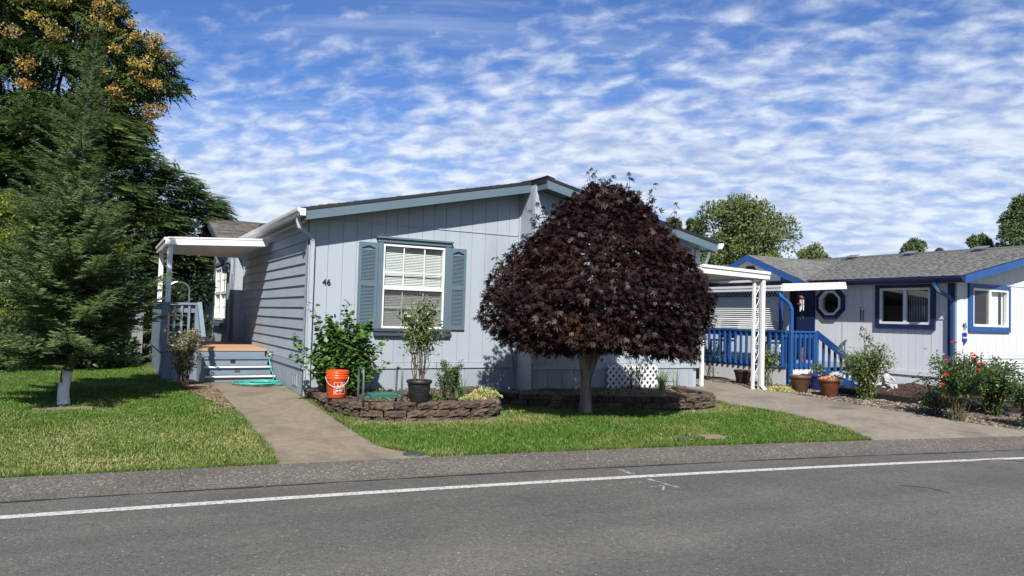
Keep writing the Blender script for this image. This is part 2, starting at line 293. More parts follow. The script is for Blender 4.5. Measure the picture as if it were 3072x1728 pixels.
def roadmat(name, base, dark, light, ldens, bumpd, agg):
    base, dark, light = ka(base), ka(dark), ka(light)
    """Asphalt / exposed-aggregate concrete: voronoi stones, speckle, stains."""
    m = bpy.data.materials.new(name); m.use_nodes = True; MATS[name] = m
    nt = m.node_tree; N = nt.nodes.new; L = nt.links.new; b = nt.nodes['Principled BSDF']; b.inputs['Roughness'].default_value = 0.85
    geo = N('ShaderNodeNewGeometry')
    v = N('ShaderNodeTexVoronoi'); L(geo.outputs['Position'], v.inputs['Vector']); v.inputs['Scale'].default_value = agg
    sx = N('ShaderNodeSeparateColor'); L(v.outputs['Color'], sx.inputs[0])
    cr = N('ShaderNodeValToRGB'); el = cr.color_ramp.elements
    el[0].position = 0.0; el[0].color = (*dark, 1); el[1].position = 1.0; el[1].color = (*light, 1)
    e = el.new(0.35); e.color = (*base, 1); e = el.new(1-ldens); e.color = (*[c*1.12 for c in base], 1)
    L(sx.outputs[0], cr.inputs[0])
    n = N('ShaderNodeTexNoise'); L(geo.outputs['Position'], n.inputs['Vector']); n.inputs['Scale'].default_value = 0.8; n.inputs['Detail'].default_value = 8; n.inputs['Roughness'].default_value = 0.62
    mr = N('ShaderNodeMapRange'); L(n.outputs['Fac'], mr.inputs['Value']); mr.inputs['From Min'].default_value = 0.3; mr.inputs['From Max'].default_value = 0.7; mr.inputs['To Min'].default_value = 0.80; mr.inputs['To Max'].default_value = 1.18
    n2 = N('ShaderNodeTexNoise'); L(geo.outputs['Position'], n2.inputs['Vector']); n2.inputs['Scale'].default_value = 28; n2.inputs['Detail'].default_value = 3
    mr2 = N('ShaderNodeMapRange'); L(n2.outputs['Fac'], mr2.inputs['Value']); mr2.inputs['From Min'].default_value = 0.3; mr2.inputs['From Max'].default_value = 0.7; mr2.inputs['To Min'].default_value = 0.86; mr2.inputs['To Max'].default_value = 1.14
    mps = N('ShaderNodeMapping'); L(geo.outputs['Position'], mps.inputs['Vector']); mps.inputs['Rotation'].default_value = (0, 0, 0.13); mps.inputs['Scale'].default_value = (0.10, 1.5, 1)
    n3 = N('ShaderNodeTexNoise'); L(mps.outputs[0], n3.inputs['Vector']); n3.inputs['Scale'].default_value = 1.1; n3.inputs['Detail'].default_value = 5; n3.inputs['Roughness'].default_value = 0.55
    mr3 = N('ShaderNodeMapRange'); L(n3.outputs['Fac'], mr3.inputs['Value']); mr3.inputs['From Min'].default_value = 0.3; mr3.inputs['From Max'].default_value = 0.7; mr3.inputs['To Min'].default_value = 0.80; mr3.inputs['To Max'].default_value = 1.16
    m0 = N('ShaderNodeMath'); m0.operation = 'MULTIPLY'; L(mr.outputs[0], m0.inputs[0]); L(mr3.outputs[0], m0.inputs[1])
    mm = N('ShaderNodeMath'); mm.operation = 'MULTIPLY'; L(m0.outputs[0], mm.inputs[0]); L(mr2.outputs[0], mm.inputs[1])
    hs = N('ShaderNodeHueSaturation'); L(cr.outputs[0], hs.inputs['Color']); L(mm.outputs[0], hs.inputs['Value']); L(hs.outputs[0], b.inputs['Base Color'])
    bp = N('ShaderNodeBump'); bp.inputs['Strength'].default_value = 0.8; bp.inputs['Distance'].default_value = bumpd
    L(v.outputs['Distance'], bp.inputs['Height']); bp.invert = True; L(bp.outputs[0], b.inputs['Normal'])
roadmat('asphalt', (0.160, 0.147, 0.126), (0.10, 0.09, 0.077), (0.38, 0.355, 0.31), 0.022, 0.005, 90)
roadmat('aggregate', (0.160, 0.143, 0.122), (0.095, 0.084, 0.07), (0.37, 0.34, 0.295), 0.12, 0.006, 62)

def markmat(name, col, wear_lo, wear_hi, scale):
    m = bpy.data.materials.new(name); m.use_nodes = True; MATS[name] = m
    nt = m.node_tree; N = nt.nodes.new; L = nt.links.new; b = nt.nodes['Principled BSDF']; out = nt.nodes['Material Output']
    geo = N('ShaderNodeNewGeometry'); n = N('ShaderNodeTexNoise'); L(geo.outputs['Position'], n.inputs['Vector']); n.inputs['Scale'].default_value = scale; n.inputs['Detail'].default_value = 6; n.inputs['Roughness'].default_value = 0.75
    mr = N('ShaderNodeMapRange'); L(n.outputs['Fac'], mr.inputs['Value']); mr.inputs['From Min'].default_value = wear_lo; mr.inputs['From Max'].default_value = wear_hi
    b.inputs['Base Color'].default_value = (*col, 1); b.inputs['Roughness'].default_value = 0.8
    t = N('ShaderNodeBsdfTransparent'); mx = N('ShaderNodeMixShader'); L(mr.outputs[0], mx.inputs[0]); L(t.outputs[0], mx.inputs[1]); L(b.outputs[0], mx.inputs[2]); L(mx.outputs[0], out.inputs['Surface'])
markmat('line_paint', (0.40, 0.39, 0.37), 0.34, 0.50, 38)
markmat('chalk', (0.45, 0.43, 0.40), 0.46, 0.66, 30)
markmat('tar', (0.018, 0.017, 0.016), 0.28, 0.36, 12)

# ------------------------------------------------------------------ mesh helpers
def tag(o, label=None, cat=None, group=None, kind=None):
    if label: o['label'] = label
    if cat: o['category'] = cat
    if group: o['group'] = group
    if kind: o['kind'] = kind
    return o
def thing(name, label, cat, loc=(0, 0, 0), group=None):
    o = bpy.data.objects.new(name, None); COL.objects.link(o); o.location = loc; o.empty_display_size = 0.2
    return tag(o, label, cat, group)
def origin(o):
    p = Vector((0, 0, 0))
    while o is not None: p += o.location; o = o.parent
    return p
def link(name, me, parent=None, loc=None):
    """loc: world location of the mesh's own origin; children keep identity rotation."""
    o = bpy.data.objects.new(name, me); COL.objects.link(o)
    w = Vector(loc) if loc is not None else Vector((0, 0, 0))
    if parent is not None:
        o.parent = parent; o.location = w - origin(parent)
    else: o.location = w
    return o

class MB:
    def __init__(s): s.v = []; s.f = []
    def add(s, vs, fs):
        k = len(s.v); s.v.extend([tuple(float(c) for c in p) for p in vs]); s.f.extend([tuple(i+k for i in f) for f in fs]); return s
    def box(s, x0, x1, y0, y1, z0, z1):
        return s.add([(x0, y0, z0), (x1, y0, z0), (x1, y1, z0), (x0, y1, z0), (x0, y0, z1), (x1, y0, z1), (x1, y1, z1), (x0, y1, z1)],
                     [(0, 3, 2, 1), (4, 5, 6, 7), (0, 1, 5, 4), (1, 2, 6, 5), (2, 3, 7, 6), (3, 0, 4, 7)])
    def prism(s, poly, off):
        n = len(poly); a = [tuple(p) for p in poly]; b = [tuple(np.array(p)+np.array(off)) for p in poly]
        return s.add(a+b, [tuple(range(n))[::-1], tuple(range(n, 2*n))]+[(i, (i+1) % n, n+(i+1) % n, n+i) for i in range(n)])
    def beam(s, p, q, w, h, up=(0, 0, 1)):
        p, q = np.array(p, float), np.array(q, float); d = q-p; d /= np.linalg.norm(d); sd = np.cross(d, up); sd /= np.linalg.norm(sd); u = np.cross(sd, d)
        c = [sd*w/2+u*h/2, -sd*w/2+u*h/2, -sd*w/2-u*h/2, sd*w/2-u*h/2]
        return s.add([p+x for x in c]+[q+x for x in c], [(3, 2, 1, 0), (4, 5, 6, 7)]+[(i, (i+1) % 4, 4+(i+1) % 4, 4+i) for i in range(4)])
    def tube(s, pts, r, n=8, cap=True):
        pts = [np.array(p, float) for p in pts]; rs = r if hasattr(r, '__len__') else [r]*len(pts)
        t = pts[1]-pts[0]; t /= np.linalg.norm(t); ref = np.array([0, 0, 1.0]) if abs(t[2]) < 0.9 else np.array([1.0, 0, 0])
        a = np.cross(t, ref); a /= np.linalg.norm(a); V = []; Fc = []
        for i, p in enumerate(pts):
            t = pts[min(i+1, len(pts)-1)]-pts[max(i-1, 0)]; t /= (np.linalg.norm(t)+1e-9); a = a-t*(a@t); a /= (np.linalg.norm(a)+1e-9); b = np.cross(t, a)
            for k in range(n):
                an = 2*math.pi*k/n; V.append(p+rs[i]*(a*math.cos(an)+b*math.sin(an)))
        for i in range(len(pts)-1):
            for k in range(n): Fc.append((i*n+k, i*n+(k+1) % n, (i+1)*n+(k+1) % n, (i+1)*n+k))
        if cap: Fc += [tuple(range(n))[::-1], tuple(range((len(pts)-1)*n, len(pts)*n))]
        return s.add(V, Fc)
    def lathe(s, c, prof, n=24):
        V = []; Fc = []
        for r, z in prof:
            for k in range(n): an = 2*math.pi*k/n; V.append((c[0]+r*math.cos(an), c[1]+r*math.sin(an), c[2]+z))
        for i in range(len(prof)-1):
            for k in range(n): Fc.append((i*n+k, i*n+(k+1) % n, (i+1)*n+(k+1) % n, (i+1)*n+k))
        return s.add(V, Fc)
    def ball(s, c, r, n=10, m=6):
        rr = r if hasattr(r, '__len__') else (r, r, r)
        V = []; Fc = []
        for i in range(m+1):
            th = math.pi*i/m
            for k in range(n): an = 2*math.pi*k/n; V.append((c[0]+rr[0]*math.sin(th)*math.cos(an), c[1]+rr[1]*math.sin(th)*math.sin(an), c[2]-rr[2]*math.cos(th)))
        for i in range(m):
            for k in range(n): Fc.append((i*n+k, i*n+(k+1) % n, (i+1)*n+(k+1) % n, (i+1)*n+k))
        return s.add(V, Fc)
    def mesh(s, name, m, smooth=False, base=(0, 0, 0)):
        me = bpy.data.meshes.new(name); b = np.array(base, float)
        me.from_pydata([tuple(np.array(p)-b) for p in s.v], [], s.f); me.update()
        if m: me.materials.append(MATS[m])
        if smooth: me.polygons.foreach_set('use_smooth', [True]*len(me.polygons))
        return me
    def build(s, name, m, parent=None, smooth=False):
        """One object; vertices are world coordinates, its origin is moved to the middle of its foot."""
        V = np.array(s.v); b = np.array([(V[:, 0].min()+V[:, 0].max())/2, (V[:, 1].min()+V[:, 1].max())/2, V[:, 2].min()])
        return link(name, s.mesh(name, m, smooth, b), parent, b)

def box(name, m, parent, x0, x1, y0, y1, z0, z1): return MB().box(min(x0, x1), max(x0, x1), min(y0, y1), max(y0, y1), min(z0, z1), max(z0, z1)).build(name, m, parent)

def tri_mesh(name, V, T, m, rnd=None, dry=None, smooth=False):
    V = np.asarray(V, np.float32).reshape(-1, 3); T = np.asarray(T, np.int32).reshape(-1, 3)
    me = bpy.data.meshes.new(name); me.vertices.add(len(V)); me.vertices.foreach_set('co', V.ravel())
    me.loops.add(len(T)*3); me.loops.foreach_set('vertex_index', T.ravel()); me.polygons.add(len(T)); me.polygons.foreach_set('loop_start', np.arange(0, len(T)*3, 3, dtype=np.int32))
    me.update(calc_edges=True)
    for nm, a in (('rnd', rnd), ('dry', dry)):
        if a is not None:
            at_ = me.attributes.new(nm, 'FLOAT', 'FACE'); at_.data.foreach_set('value', np.asarray(a, np.float32))
    if m: me.materials.append(MATS[m])
    return me

def unit(a): return a/(np.linalg.norm(a, axis=-1, keepdims=True)+1e-9)
def scatter(tv, tt, P, D, Nn, S, rv=None):
    """Copies of one small template (x along D, z along Nn) at every P; returns V, T, rnd per face."""
    tv = np.asarray(tv, float); tt = np.asarray(tt, int); D = unit(D); Y = unit(np.cross(Nn, D)); Z = np.cross(D, Y)
    S = np.broadcast_to(np.asarray(S, float), (len(P),))
    V = P[:, None, :]+S[:, None, None]*(tv[None, :, 0:1]*D[:, None, :]+tv[None, :, 1:2]*Y[:, None, :]+tv[None, :, 2:3]*Z[:, None, :])
    T = tt[None]+(np.arange(len(P))*len(tv))[:, None, None]
    rv = rng.random(len(P)) if rv is None else rv
    return V.reshape(-1, 3), T.reshape(-1, 3), np.repeat(rv, len(tt))
def join(parts):
    Vs, Ts, Rs = [], [], []; k = 0
    for V, T, r in parts: Vs.append(V); Ts.append(T+k); Rs.append(r); k += len(V)
    return np.concatenate(Vs), np.concatenate(Ts), np.concatenate(Rs)

OVAL = ([(0, 0, 0), (0.28, 0.2, 0.03), (0.28, -0.2, 0.03), (0.68, 0.19, -0.01), (0.68, -0.19, -0.01), (1, 0, -0.10)], [(0, 2, 1), (1, 2, 3), (2, 4, 3), (3, 4, 5)])
ROUND = ([(0, 0, 0), (0.12, 0.38, 0.04), (0.12, -0.38, 0.04), (0.6, 0.44, 0.0), (0.6, -0.44, 0.0), (1.0, 0.0, -0.10), (0.5, 0, -0.05)],
         [(0, 2, 6), (0, 6, 1), (1, 6, 3), (2, 4, 6), (3, 6, 5), (4, 5, 6)])
def star_leaf():
    V = [(0, 0, 0)]; T = []
    for a, l, w in ((0, 1.0, 0.13), (42, 0.88, 0.12), (-42, 0.88, 0.12), (85, 0.62, 0.10), (-85, 0.62, 0.10), (125, 0.34, 0.08), (-125, 0.34, 0.08)):
        c, s_ = math.cos(R(a)), math.sin(R(a)); k = len(V)
        V += [(c*l*0.42-s_*w, s_*l*0.42+c*w, 0.03), (c*l*0.42+s_*w, s_*l*0.42-c*w, 0.03), (c*l, s_*l, -0.12*l)]
        T += [(0, k+1, k), (k, k+1, k+2)]
    return V, T
STAR = star_leaf()
def frond(npair, lw, ll, droop, pair_step=None):
    """Feathery compound leaf: leaflets either side of an arching stalk."""
    V, T = [], []
    for i in range(npair+1):
        x = 0.15+0.85*i/npair; z = -droop*x*x
        for sd in ((1, -1) if i < npair else (0,)):
            k = len(V)
            if sd: d = np.array([0.45, sd*0.9, -0.25]); l = ll*(1-0.35*abs(x-0.5)*2)
            else: d = np.array([1.0, 0, -0.3]); l = ll
            d /= np.linalg.norm(d); p = np.array([x, 0, z]); w = np.cross(d, [0, 0, 1]); w /= np.linalg.norm(w)
            V += [p, p+d*l*0.5+w*lw/2, p+d*l*0.5-w*lw/2, p+d*l]; T += [(k, k+2, k+1), (k+1, k+2, k+3)]
    return [tuple(v) for v in V], T
FEATHER = frond(9, 0.10, 0.36, 0.28)
PINNATE = frond(5, 0.17, 0.42, 0.45)

def foliage(name, m, parent, parts, kind=None):
    V, T, r = join(parts); b = np.array([(V[:, 0].min()+V[:, 0].max())/2, (V[:, 1].min()+V[:, 1].max())/2, V[:, 2].min()])
    o = link(name, tri_mesh(name, V-b, T, m, r), parent, b)
    if kind: o['kind'] = kind
    return o
def leaf_objects(name, m, parent, tmpl, P, D, Nn, S, rv):
    """The leaves that show largest, one object each, sharing a few meshes."""
    mes = []
    for q in range(6): mes.append(tri_mesh(name, np.array(tmpl[0]), tmpl[1], m, np.full(len(tmpl[1]), (q+0.5)/6)))
    D = unit(D); Y = unit(np.cross(Nn, D)); Z = np.cross(D, Y); po = np.array(origin(parent))
    for i in range(len(P)):
        o = bpy.data.objects.new(name, mes[min(5, int(rv[i]*6))]); COL.objects.link(o); o.parent = parent
        Mx = Matrix.Identity(4); p = P[i]-po
        for k in range(3): Mx[k][0] = D[i, k]*S[i]; Mx[k][1] = Y[i, k]*S[i]; Mx[k][2] = Z[i, k]*S[i]; Mx[k][3] = p[k]
        o.matrix_local = Mx
def flower(parts, P, size, n=9):
    """Cupped petals around each point."""
    tv, tt = ROUND
    P = np.asarray(P, float)
    for i, p in enumerate(P):
        a = np.arange(n)*2.4; el = 0.25+0.9*np.arange(n)/n
        D = np.stack([np.cos(a)*np.cos(el), np.sin(a)*np.cos(el), np.sin(el)], 1); Nn = np.stack([-np.cos(a)*np.sin(el), -np.sin(a)*np.sin(el), np.cos(el)], 1)
        parts.append(scatter(tv, tt, np.repeat(p[None], n, 0), D, Nn, size*(1-0.3*np.arange(n)/n)))
def text_mesh(body, size, m, extrude=0.004, align='CENTER'):
    cu = bpy.data.curves.new('t', 'FONT'); cu.body = body; cu.size = size; cu.extrude = extrude; cu.align_x = align; cu.align_y = 'CENTER'; cu.resolution_u = 3
    o = bpy.data.objects.new('t', cu); COL.objects.link(o); dg = bpy.context.evaluated_depsgraph_get()
    me = bpy.data.meshes.new_from_object(o.evaluated_get(dg)); bpy.data.objects.remove(o); bpy.data.curves.remove(cu)
    me.materials.clear(); me.materials.append(MATS[m]); return me
def inpoly(poly, x, y):
    poly = np.asarray(poly); c = np.zeros(len(x), bool); j = len(poly)-1
    for i in range(len(poly)):
        xi, yi = poly[i]; xj, yj = poly[j]
        hit = ((yi > y) != (yj > y)) & (x < (xj-xi)*(y-yi)/((yj-yi) if yj != yi else 1e-9)+xi); c ^= hit; j = i
    return c

# ------------------------------------------------------------------ the lie of the land
CO = np.array([-0.00571435, -0.12243652, -4.27998843])
def yE(x):
    """Back edge of the kerb."""
    x = np.asarray(x, float); xc = np.clip(x, -5, 13); return np.polyval(CO, xc)+(2*CO[0]*xc+CO[1])*(x-xc)
def gz(x, y):
    return -0.06+0.045*np.clip(np.asarray(y, float)-yE(x), 0, 5.2)
# ================================================================== SETTING
def strip(name, m, xs, ds, zs, kind='structure', parent=None):
    """Sheet following the kerb line: rows at distances ds behind the kerb, heights zs."""
    V = []; Fc = []
    for x in xs:
        for d, z in zip(ds, zs): V.append((x, float(yE(x))+d, z))
    n = len(ds)
    for i in range(len(xs)-1):
        for j in range(n-1): Fc.append((i*n+j, (i+1)*n+j, (i+1)*n+j+1, i*n+j+1))
    o = MB().add(V, Fc).build(name, m, parent)
    if parent is None: tag(o, kind=kind)
    return o
XS = [-400, -150, -60, -30, -20]+[x*0.5 for x in range(-30, 51)]+[30, 40, 60, 100, 200, 500]
D5 = [0.0, 0.5, 1, 1.5, 2, 2.5, 3, 3.5, 4, 4.5, 5.2]
strip('ground', 'turf', XS, [-400, -12, -9.7, -9.65, -0.03, 0.0]+D5[1:]+[8, 12, 25, 60, 200, 900],
      [0.05, 0.0, -0.06, -0.32, -0.32, -0.06]+[-0.06+0.045*d for d in D5[1:]]+[0.174]*6)
road = strip('road', 'asphalt', XS, [-9.68, -0.56], [-0.125, -0.125])
strip('edge_line', 'line_paint', [x*0.5 for x in range(-60, 61)], [-1.128, -1.022], [-0.121, -0.121], parent=road)
def seam_strip():
    V = []; Fc = []; xs = np.arange(-25, 25, 0.08)
    for i, x in enumerate(xs):
        w = 0.016+0.008*math.sin(x*3.1)+0.006*math.sin(x*11.7+1); c = -0.592+0.006*math.sin(x*1.7)
        V += [(x, float(yE(x))+c-w, -0.1205), (x, float(yE(x))+c+w, -0.1205)]
        if i: Fc.append((2*i-2, 2*i, 2*i+1, 2*i-1))
    MB().add(V, Fc).build('tar_seam', 'tar', road)
seam_strip()
def road_scribbles():
    a = MB()
    def gline(px, w, z=-0.1205):
        P = []
        for q in px:
            d = _f+_r*((q[0]-1536)/F)-_u*((q[1]-864)/F); t = (z-CAM[2])/d[2]; P.append(CAM+t*d)
        for p, q in zip(P[:-1], P[1:]):
            d = unit(q-p); s = np.array([-d[1], d[0], 0])*w/2; a.add([p-s, p+s, q+s, q-s], [(0, 1, 2, 3)])
    gline([(1858, 1408), (1905, 1424)], 0.06); gline([(1940, 1436), (2036, 1462)], 0.05)
    gline([(1890, 1447), (1950, 1446)], 0.02); gline([(1935, 1463), (1990, 1455), (1990, 1470)], 0.02); gline([(1985, 1470), (2055, 1478)], 0.015)
    a.build('paint_mark', 'chalk', road)
    a = MB(); gline([(2900, 1379), (2950, 1381), (3000, 1378), (3072, 1384)], 0.025); gline([(2700, 1455), (2780, 1462), (2850, 1478)], 0.012); a.build('road_crack', 'tar', road)
road_scribbles()
# rolled kerb of exposed aggregate, cast in lengths with a joint between
KD = [0.015, -0.03, -0.20, -0.38, -0.50, -0.57]; KZ = [-0.052, -0.042, -0.068, -0.108, -0.122, -0.124]
kerb = bpy.data.objects.new('kerb', None); COL.objects.link(kerb); kerb['kind'] = 'structure'; kerb.location = (0, float(yE(0)), -0.1)
xk = [-60, -30, -20, -14, -10.4, -6.6, -2.06, 0.9, 4.6, 8.2, 12, 16, 22, 30, 60]
for x0, x1 in zip(xk[:-1], xk[1:]):
    strip('kerb_section', 'aggregate', list(np.linspace(x0+0.0015, x1-0.0015, max(3, int((x1-x0)/0.4)))), KD, KZ, parent=kerb)

def slab(name, m, parent, rows, th=0.09, lift=0.018):
    """Paving slab: rows of (y or None, [x left, x right]); tops follow the ground."""
    V = []; Fc = []; n = 9; R_ = []
    for (xl, yl), (xr, yr) in rows:
        for k in range(n):
            t = k/(n-1); x = xl+(xr-xl)*t; y = yl+(yr-yl)*t; V.append((x, y, float(gz(x, y))+lift))
    m_ = len(rows)
    for i in range(m_-1):
        for k in range(n-1): Fc.append((i*n+k, i*n+k+1, (i+1)*n+k+1, (i+1)*n+k))
    ring = [k for k in range(n)]+[i*n+n-1 for i in range(1, m_)]+[(m_-1)*n+k for k in range(n-2, -1, -1)]+[i*n for i in range(m_-2, 0, -1)]
    k0 = len(V); V += [(V[i][0], V[i][1], V[i][2]-th) for i in ring]; L_ = len(ring)
    for a in range(L_): b = (a+1) % L_; Fc.append((ring[a], ring[b], k0+b, k0+a))
    return MB().add(V, Fc).build(name, m, parent)
walk = bpy.data.objects.new('walkway', None); COL.objects.link(walk); walk['kind'] = 'structure'; walk.location = (-0.6, -1, 0.05)
yl = float(yE(-1.18)); 
slab('paving_slab', 'concrete', walk, [((-1.19, yl+0.01), (0.34, float(yE(0.34))+0.01)), ((-1.17, -4.05), (0.18, -4.06)), ((-1.16, -3.8), (0.02, -3.82)), ((-1.15, -3.5), (-0.04, -3.5)), ((-1.14, -3.0), (-0.05, -3.0)), ((-1.13, -2.5), (-0.06, -2.5)), ((-1.13, -2.07), (-0.06, -2.14))])
slab('paving_slab', 'concrete', walk, [((-1.13, -2.05), (-0.06, -2.12)), ((-1.13, -1.4), (-0.05, -1.4)), ((-1.13, -0.7), (-0.05, -0.7)), ((-1.12, 0.16), (-0.06, 0.08))])
slab('paving_slab', 'concrete', walk, [((-1.12, 0.175), (-0.06, 0.095)), ((-1.12, 0.7), (-0.06, 0.7)), ((-1.14, 1.3), (-0.04, 1.3)), ((-1.16, 1.75), (-0.03, 1.75)), ((-1.2, 2.3), (-0.03, 2.3))])
drive = bpy.data.objects.new('driveway', None); COL.objects.link(drive); drive['kind'] = 'structure'; drive.location = (7.8, -2, 0.1)
slab('paving_slab', 'concrete_grey', drive, [((6.22, float(yE(6.22))+0.01), (9.6, float(yE(9.6))+0.01)), ((6.33, -4.95), (9.25, -5.4)), ((6.5, -4.55), (9.08, -4.9)), ((6.6, -3.96), (9.05, -4.3)), ((6.67, -3.3), (8.93, -3.42))])
slab('paving_slab', 'concrete_grey', drive, [((6.67, -3.285), (8.93, -3.405)), ((6.6, -2.6), (8.88, -2.7)), ((6.55, -2.2), (8.82, -2.2)), ((6.6, -1.3), (8.7, -1.3)), ((6.9, -0.6), (8.66, -0.55))])
slab('paving_slab', 'concrete_grey', drive, [((6.9, -0.585), (8.66, -0.535)), ((7.56, 0.0), (8.62, 0.0)), ((7.56, 2.4), (8.6, 2.4))])
slab('paving_slab', 'concrete_grey', drive, [((7.56, 2.415), (8.6, 2.415)), ((7.56, 6), (8.6, 6))])
slab('paving_slab', 'concrete_grey', drive, [((7.56, 6.015), (8.6, 6.015)), ((7.56, 12), (8.6, 12))])

def flat_bed(name, m, poly, z, parent=None, n=26):
    """Gently uneven soil filling a bed."""
    poly = np.array(poly, float); x0, y0 = poly.min(0); x1, y1 = poly.max(0)
    V = [(p[0], p[1], z(p[0], p[1])) for p in poly]; c = poly.mean(0)
    import bmesh
    bm = bmesh.new(); vs = [bm.verts.new(v) for v in V]; f = bm.faces.new(vs); bmesh.ops.triangulate(bm, faces=[f])
    for _ in range(4): bmesh.ops.subdivide_edges(bm, edges=[e for e in bm.edges if e.calc_length() > 0.22], cuts=1, use_grid_fill=True)
    bmesh.ops.triangulate(bm, faces=bm.faces[:])
    for v in bm.verts: v.co.z = z(v.co.x, v.co.y)+0.02*math.sin(v.co.x*7.3)*math.sin(v.co.y*6.1+1)
    me = bpy.data.meshes.new(name); bm.to_mesh(me); bm.free(); me.materials.append(MATS[m])
    return tag(link(name, me, parent), kind='structure')
PA = [(0.12, 0.30), (0.10, -0.3), (0.09, -1.1), (0.12, -1.65), (0.30, -2.02), (0.65, -2.2), (1.22, -2.27), (1.75, -2.36), (2.12, -2.24), (2.34, -1.85), (2.42, -1.2), (2.44, -0.6)]
PB = [(2.62, -0.55), (2.78, -1.25), (3.1, -1.62), (3.6, -1.9), (4.25, -2.25), (4.9, -2.5), (5.5, -2.58), (5.98, -2.47), (6.22, -2.15), (6.34, -1.7), (6.42, -1.15)]
flat_bed('planting_bed', 'soil', [(p[0]+0.02, p[1]+0.02) for p in PA]+[(2.46, 0.02), (0.03, 0.02)], lambda x, y: 0.205)
flat_bed('planting_bed', 'soil', [(p[0]-0.02, p[1]+0.03) for p in PB]+[(7.3, -0.5), (2.63, -0.5)], lambda x, y: 0.205)
MULCH = [(-1.62, 1.75), (-1.5, 0.7), (-1.36, -0.1), (-1.22, -0.85), (-1.125, -0.95), (-1.125, 1.9), (-1.3, 2.0)]
flat_bed('mulch_bed', 'soil', MULCH+[(-1.3, 2.7), (-1.9, 2.8), (-1.95, 2.2)], lambda x, y: float(gz(x, y))+0.012)
GRAV = [(8.66, -0.3), (8.8, -1.9), (8.9, -2.7), (9.06, -4.3), (9.25, -5.45), (9.7, float(yE(9.7))+0.02), (14, float(yE(14))+0.02), (16, -3), (12.72, -2.45), (12.72, 0.2), (9.8, 0.2), (9.8, 2), (8.62, 2)]
flat_bed('gravel_bed', 'gravel_base', GRAV, lambda x, y: float(gz(x, y))+0.010)
EDGE = [(9.86, -1.75), (9.95, -2.6), (10.14, -3.35), (10.58, -4.18), (11.2, -4.75), (12.4, -5.1), (14.5, -5.2)]
flat_bed('bark_bed', 'bark_soil', EDGE+[(15.5, -2.6), (12.72, -2.52), (12.72, -1.6)], lambda x, y: float(gz(x, y))+0.075)

def scatter_stones(name, m, poly, n, smin, smax, flat, zoff, avoid=None):
    poly = np.array(poly); x0, y0 = poly.min(0); x1, y1 = poly.max(0)
    x = rng.uniform(x0, x1, n*6); y = rng.uniform(y0, y1, n*6); k = inpoly(poly, x, y)
    if avoid is not None: k &= ~inpoly(avoid, x, y)
    x = x[k][:n]; y = y[k][:n]
    oct_v = [(1, 0, 0), (-1, 0, 0), (0, 1, 0), (0, -1, 0), (0, 0, 1), (0.6, 0.6, 0.7), (-0.6, -0.5, 0.6)]; oct_t = [(0, 2, 5), (2, 1, 4), (2, 4, 5), (5, 4, 0), (1, 3, 6), (1, 6, 4), (3, 0, 4), (3, 4, 6)]
    P = np.stack([x, y, gz(x, y)+zoff], 1); a = rng.uniform(0, 6.28, len(x)); D = np.stack([np.cos(a), np.sin(a), rng.uniform(-.2, .2, len(x))], 1)
    S = rng.uniform(smin, smax, len(x))
    tv = np.array(oct_v)*np.array([1, 0.7, flat])
    V, T, r = scatter(tv, oct_t, P, D, np.tile([0, 0, 1.0], (len(x), 1))+rng.normal(0, .15, (len(x), 3)), S)
    return tag(link(name, tri_mesh(name, V, T, m, r)), kind='stuff')
scatter_stones('gravel', 'pebble', GRAV, 9000, 0.010, 0.036, 0.5, 0.012, EDGE+[(15.5, -2.6), (12.72, -2.52), (12.72, -1.6)])
scatter_stones('bark_chips', 'mulch_chip', EDGE+[(15.5, -2.6), (12.72, -2.52), (12.72, -1.6)], 4500, 0.012, 0.045, 0.25, 0.085)
scatter_stones('leaf_litter', 'dry_litter', MULCH, 1500, 0.012, 0.04, 0.15, 0.02)
def bed_litter():
    V = []
    for poly in (PA+[(2.46, 0.02), (0.03, 0.02)], PB+[(7.3, -0.5), (2.63, -0.5)]):
        poly = np.array(poly); x = rng.uniform(poly[:, 0].min(), poly[:, 0].max(), 2200); y = rng.uniform(poly[:, 1].min(), poly[:, 1].max(), 2200); k = inpoly(poly, x, y); V.append(np.stack([x[k], y[k], np.full(k.sum(), 0.22)], 1))
    P = np.concatenate(V); n = len(P); a = rng.uniform(0, 6.28, n)
    V, T, r = scatter(OVAL[0], OVAL[1], P, np.stack([np.cos(a), np.sin(a), rng.uniform(-.2, .3, n)], 1), np.tile([0, 0, 1.], (n, 1))+rng.normal(0, .3, (n, 3)), rng.uniform(0.02, 0.07, n))
    tag(link('leaf_litter', tri_mesh('leaf_litter', V, T, 'dry_litter', r)), kind='stuff')
bed_litter()

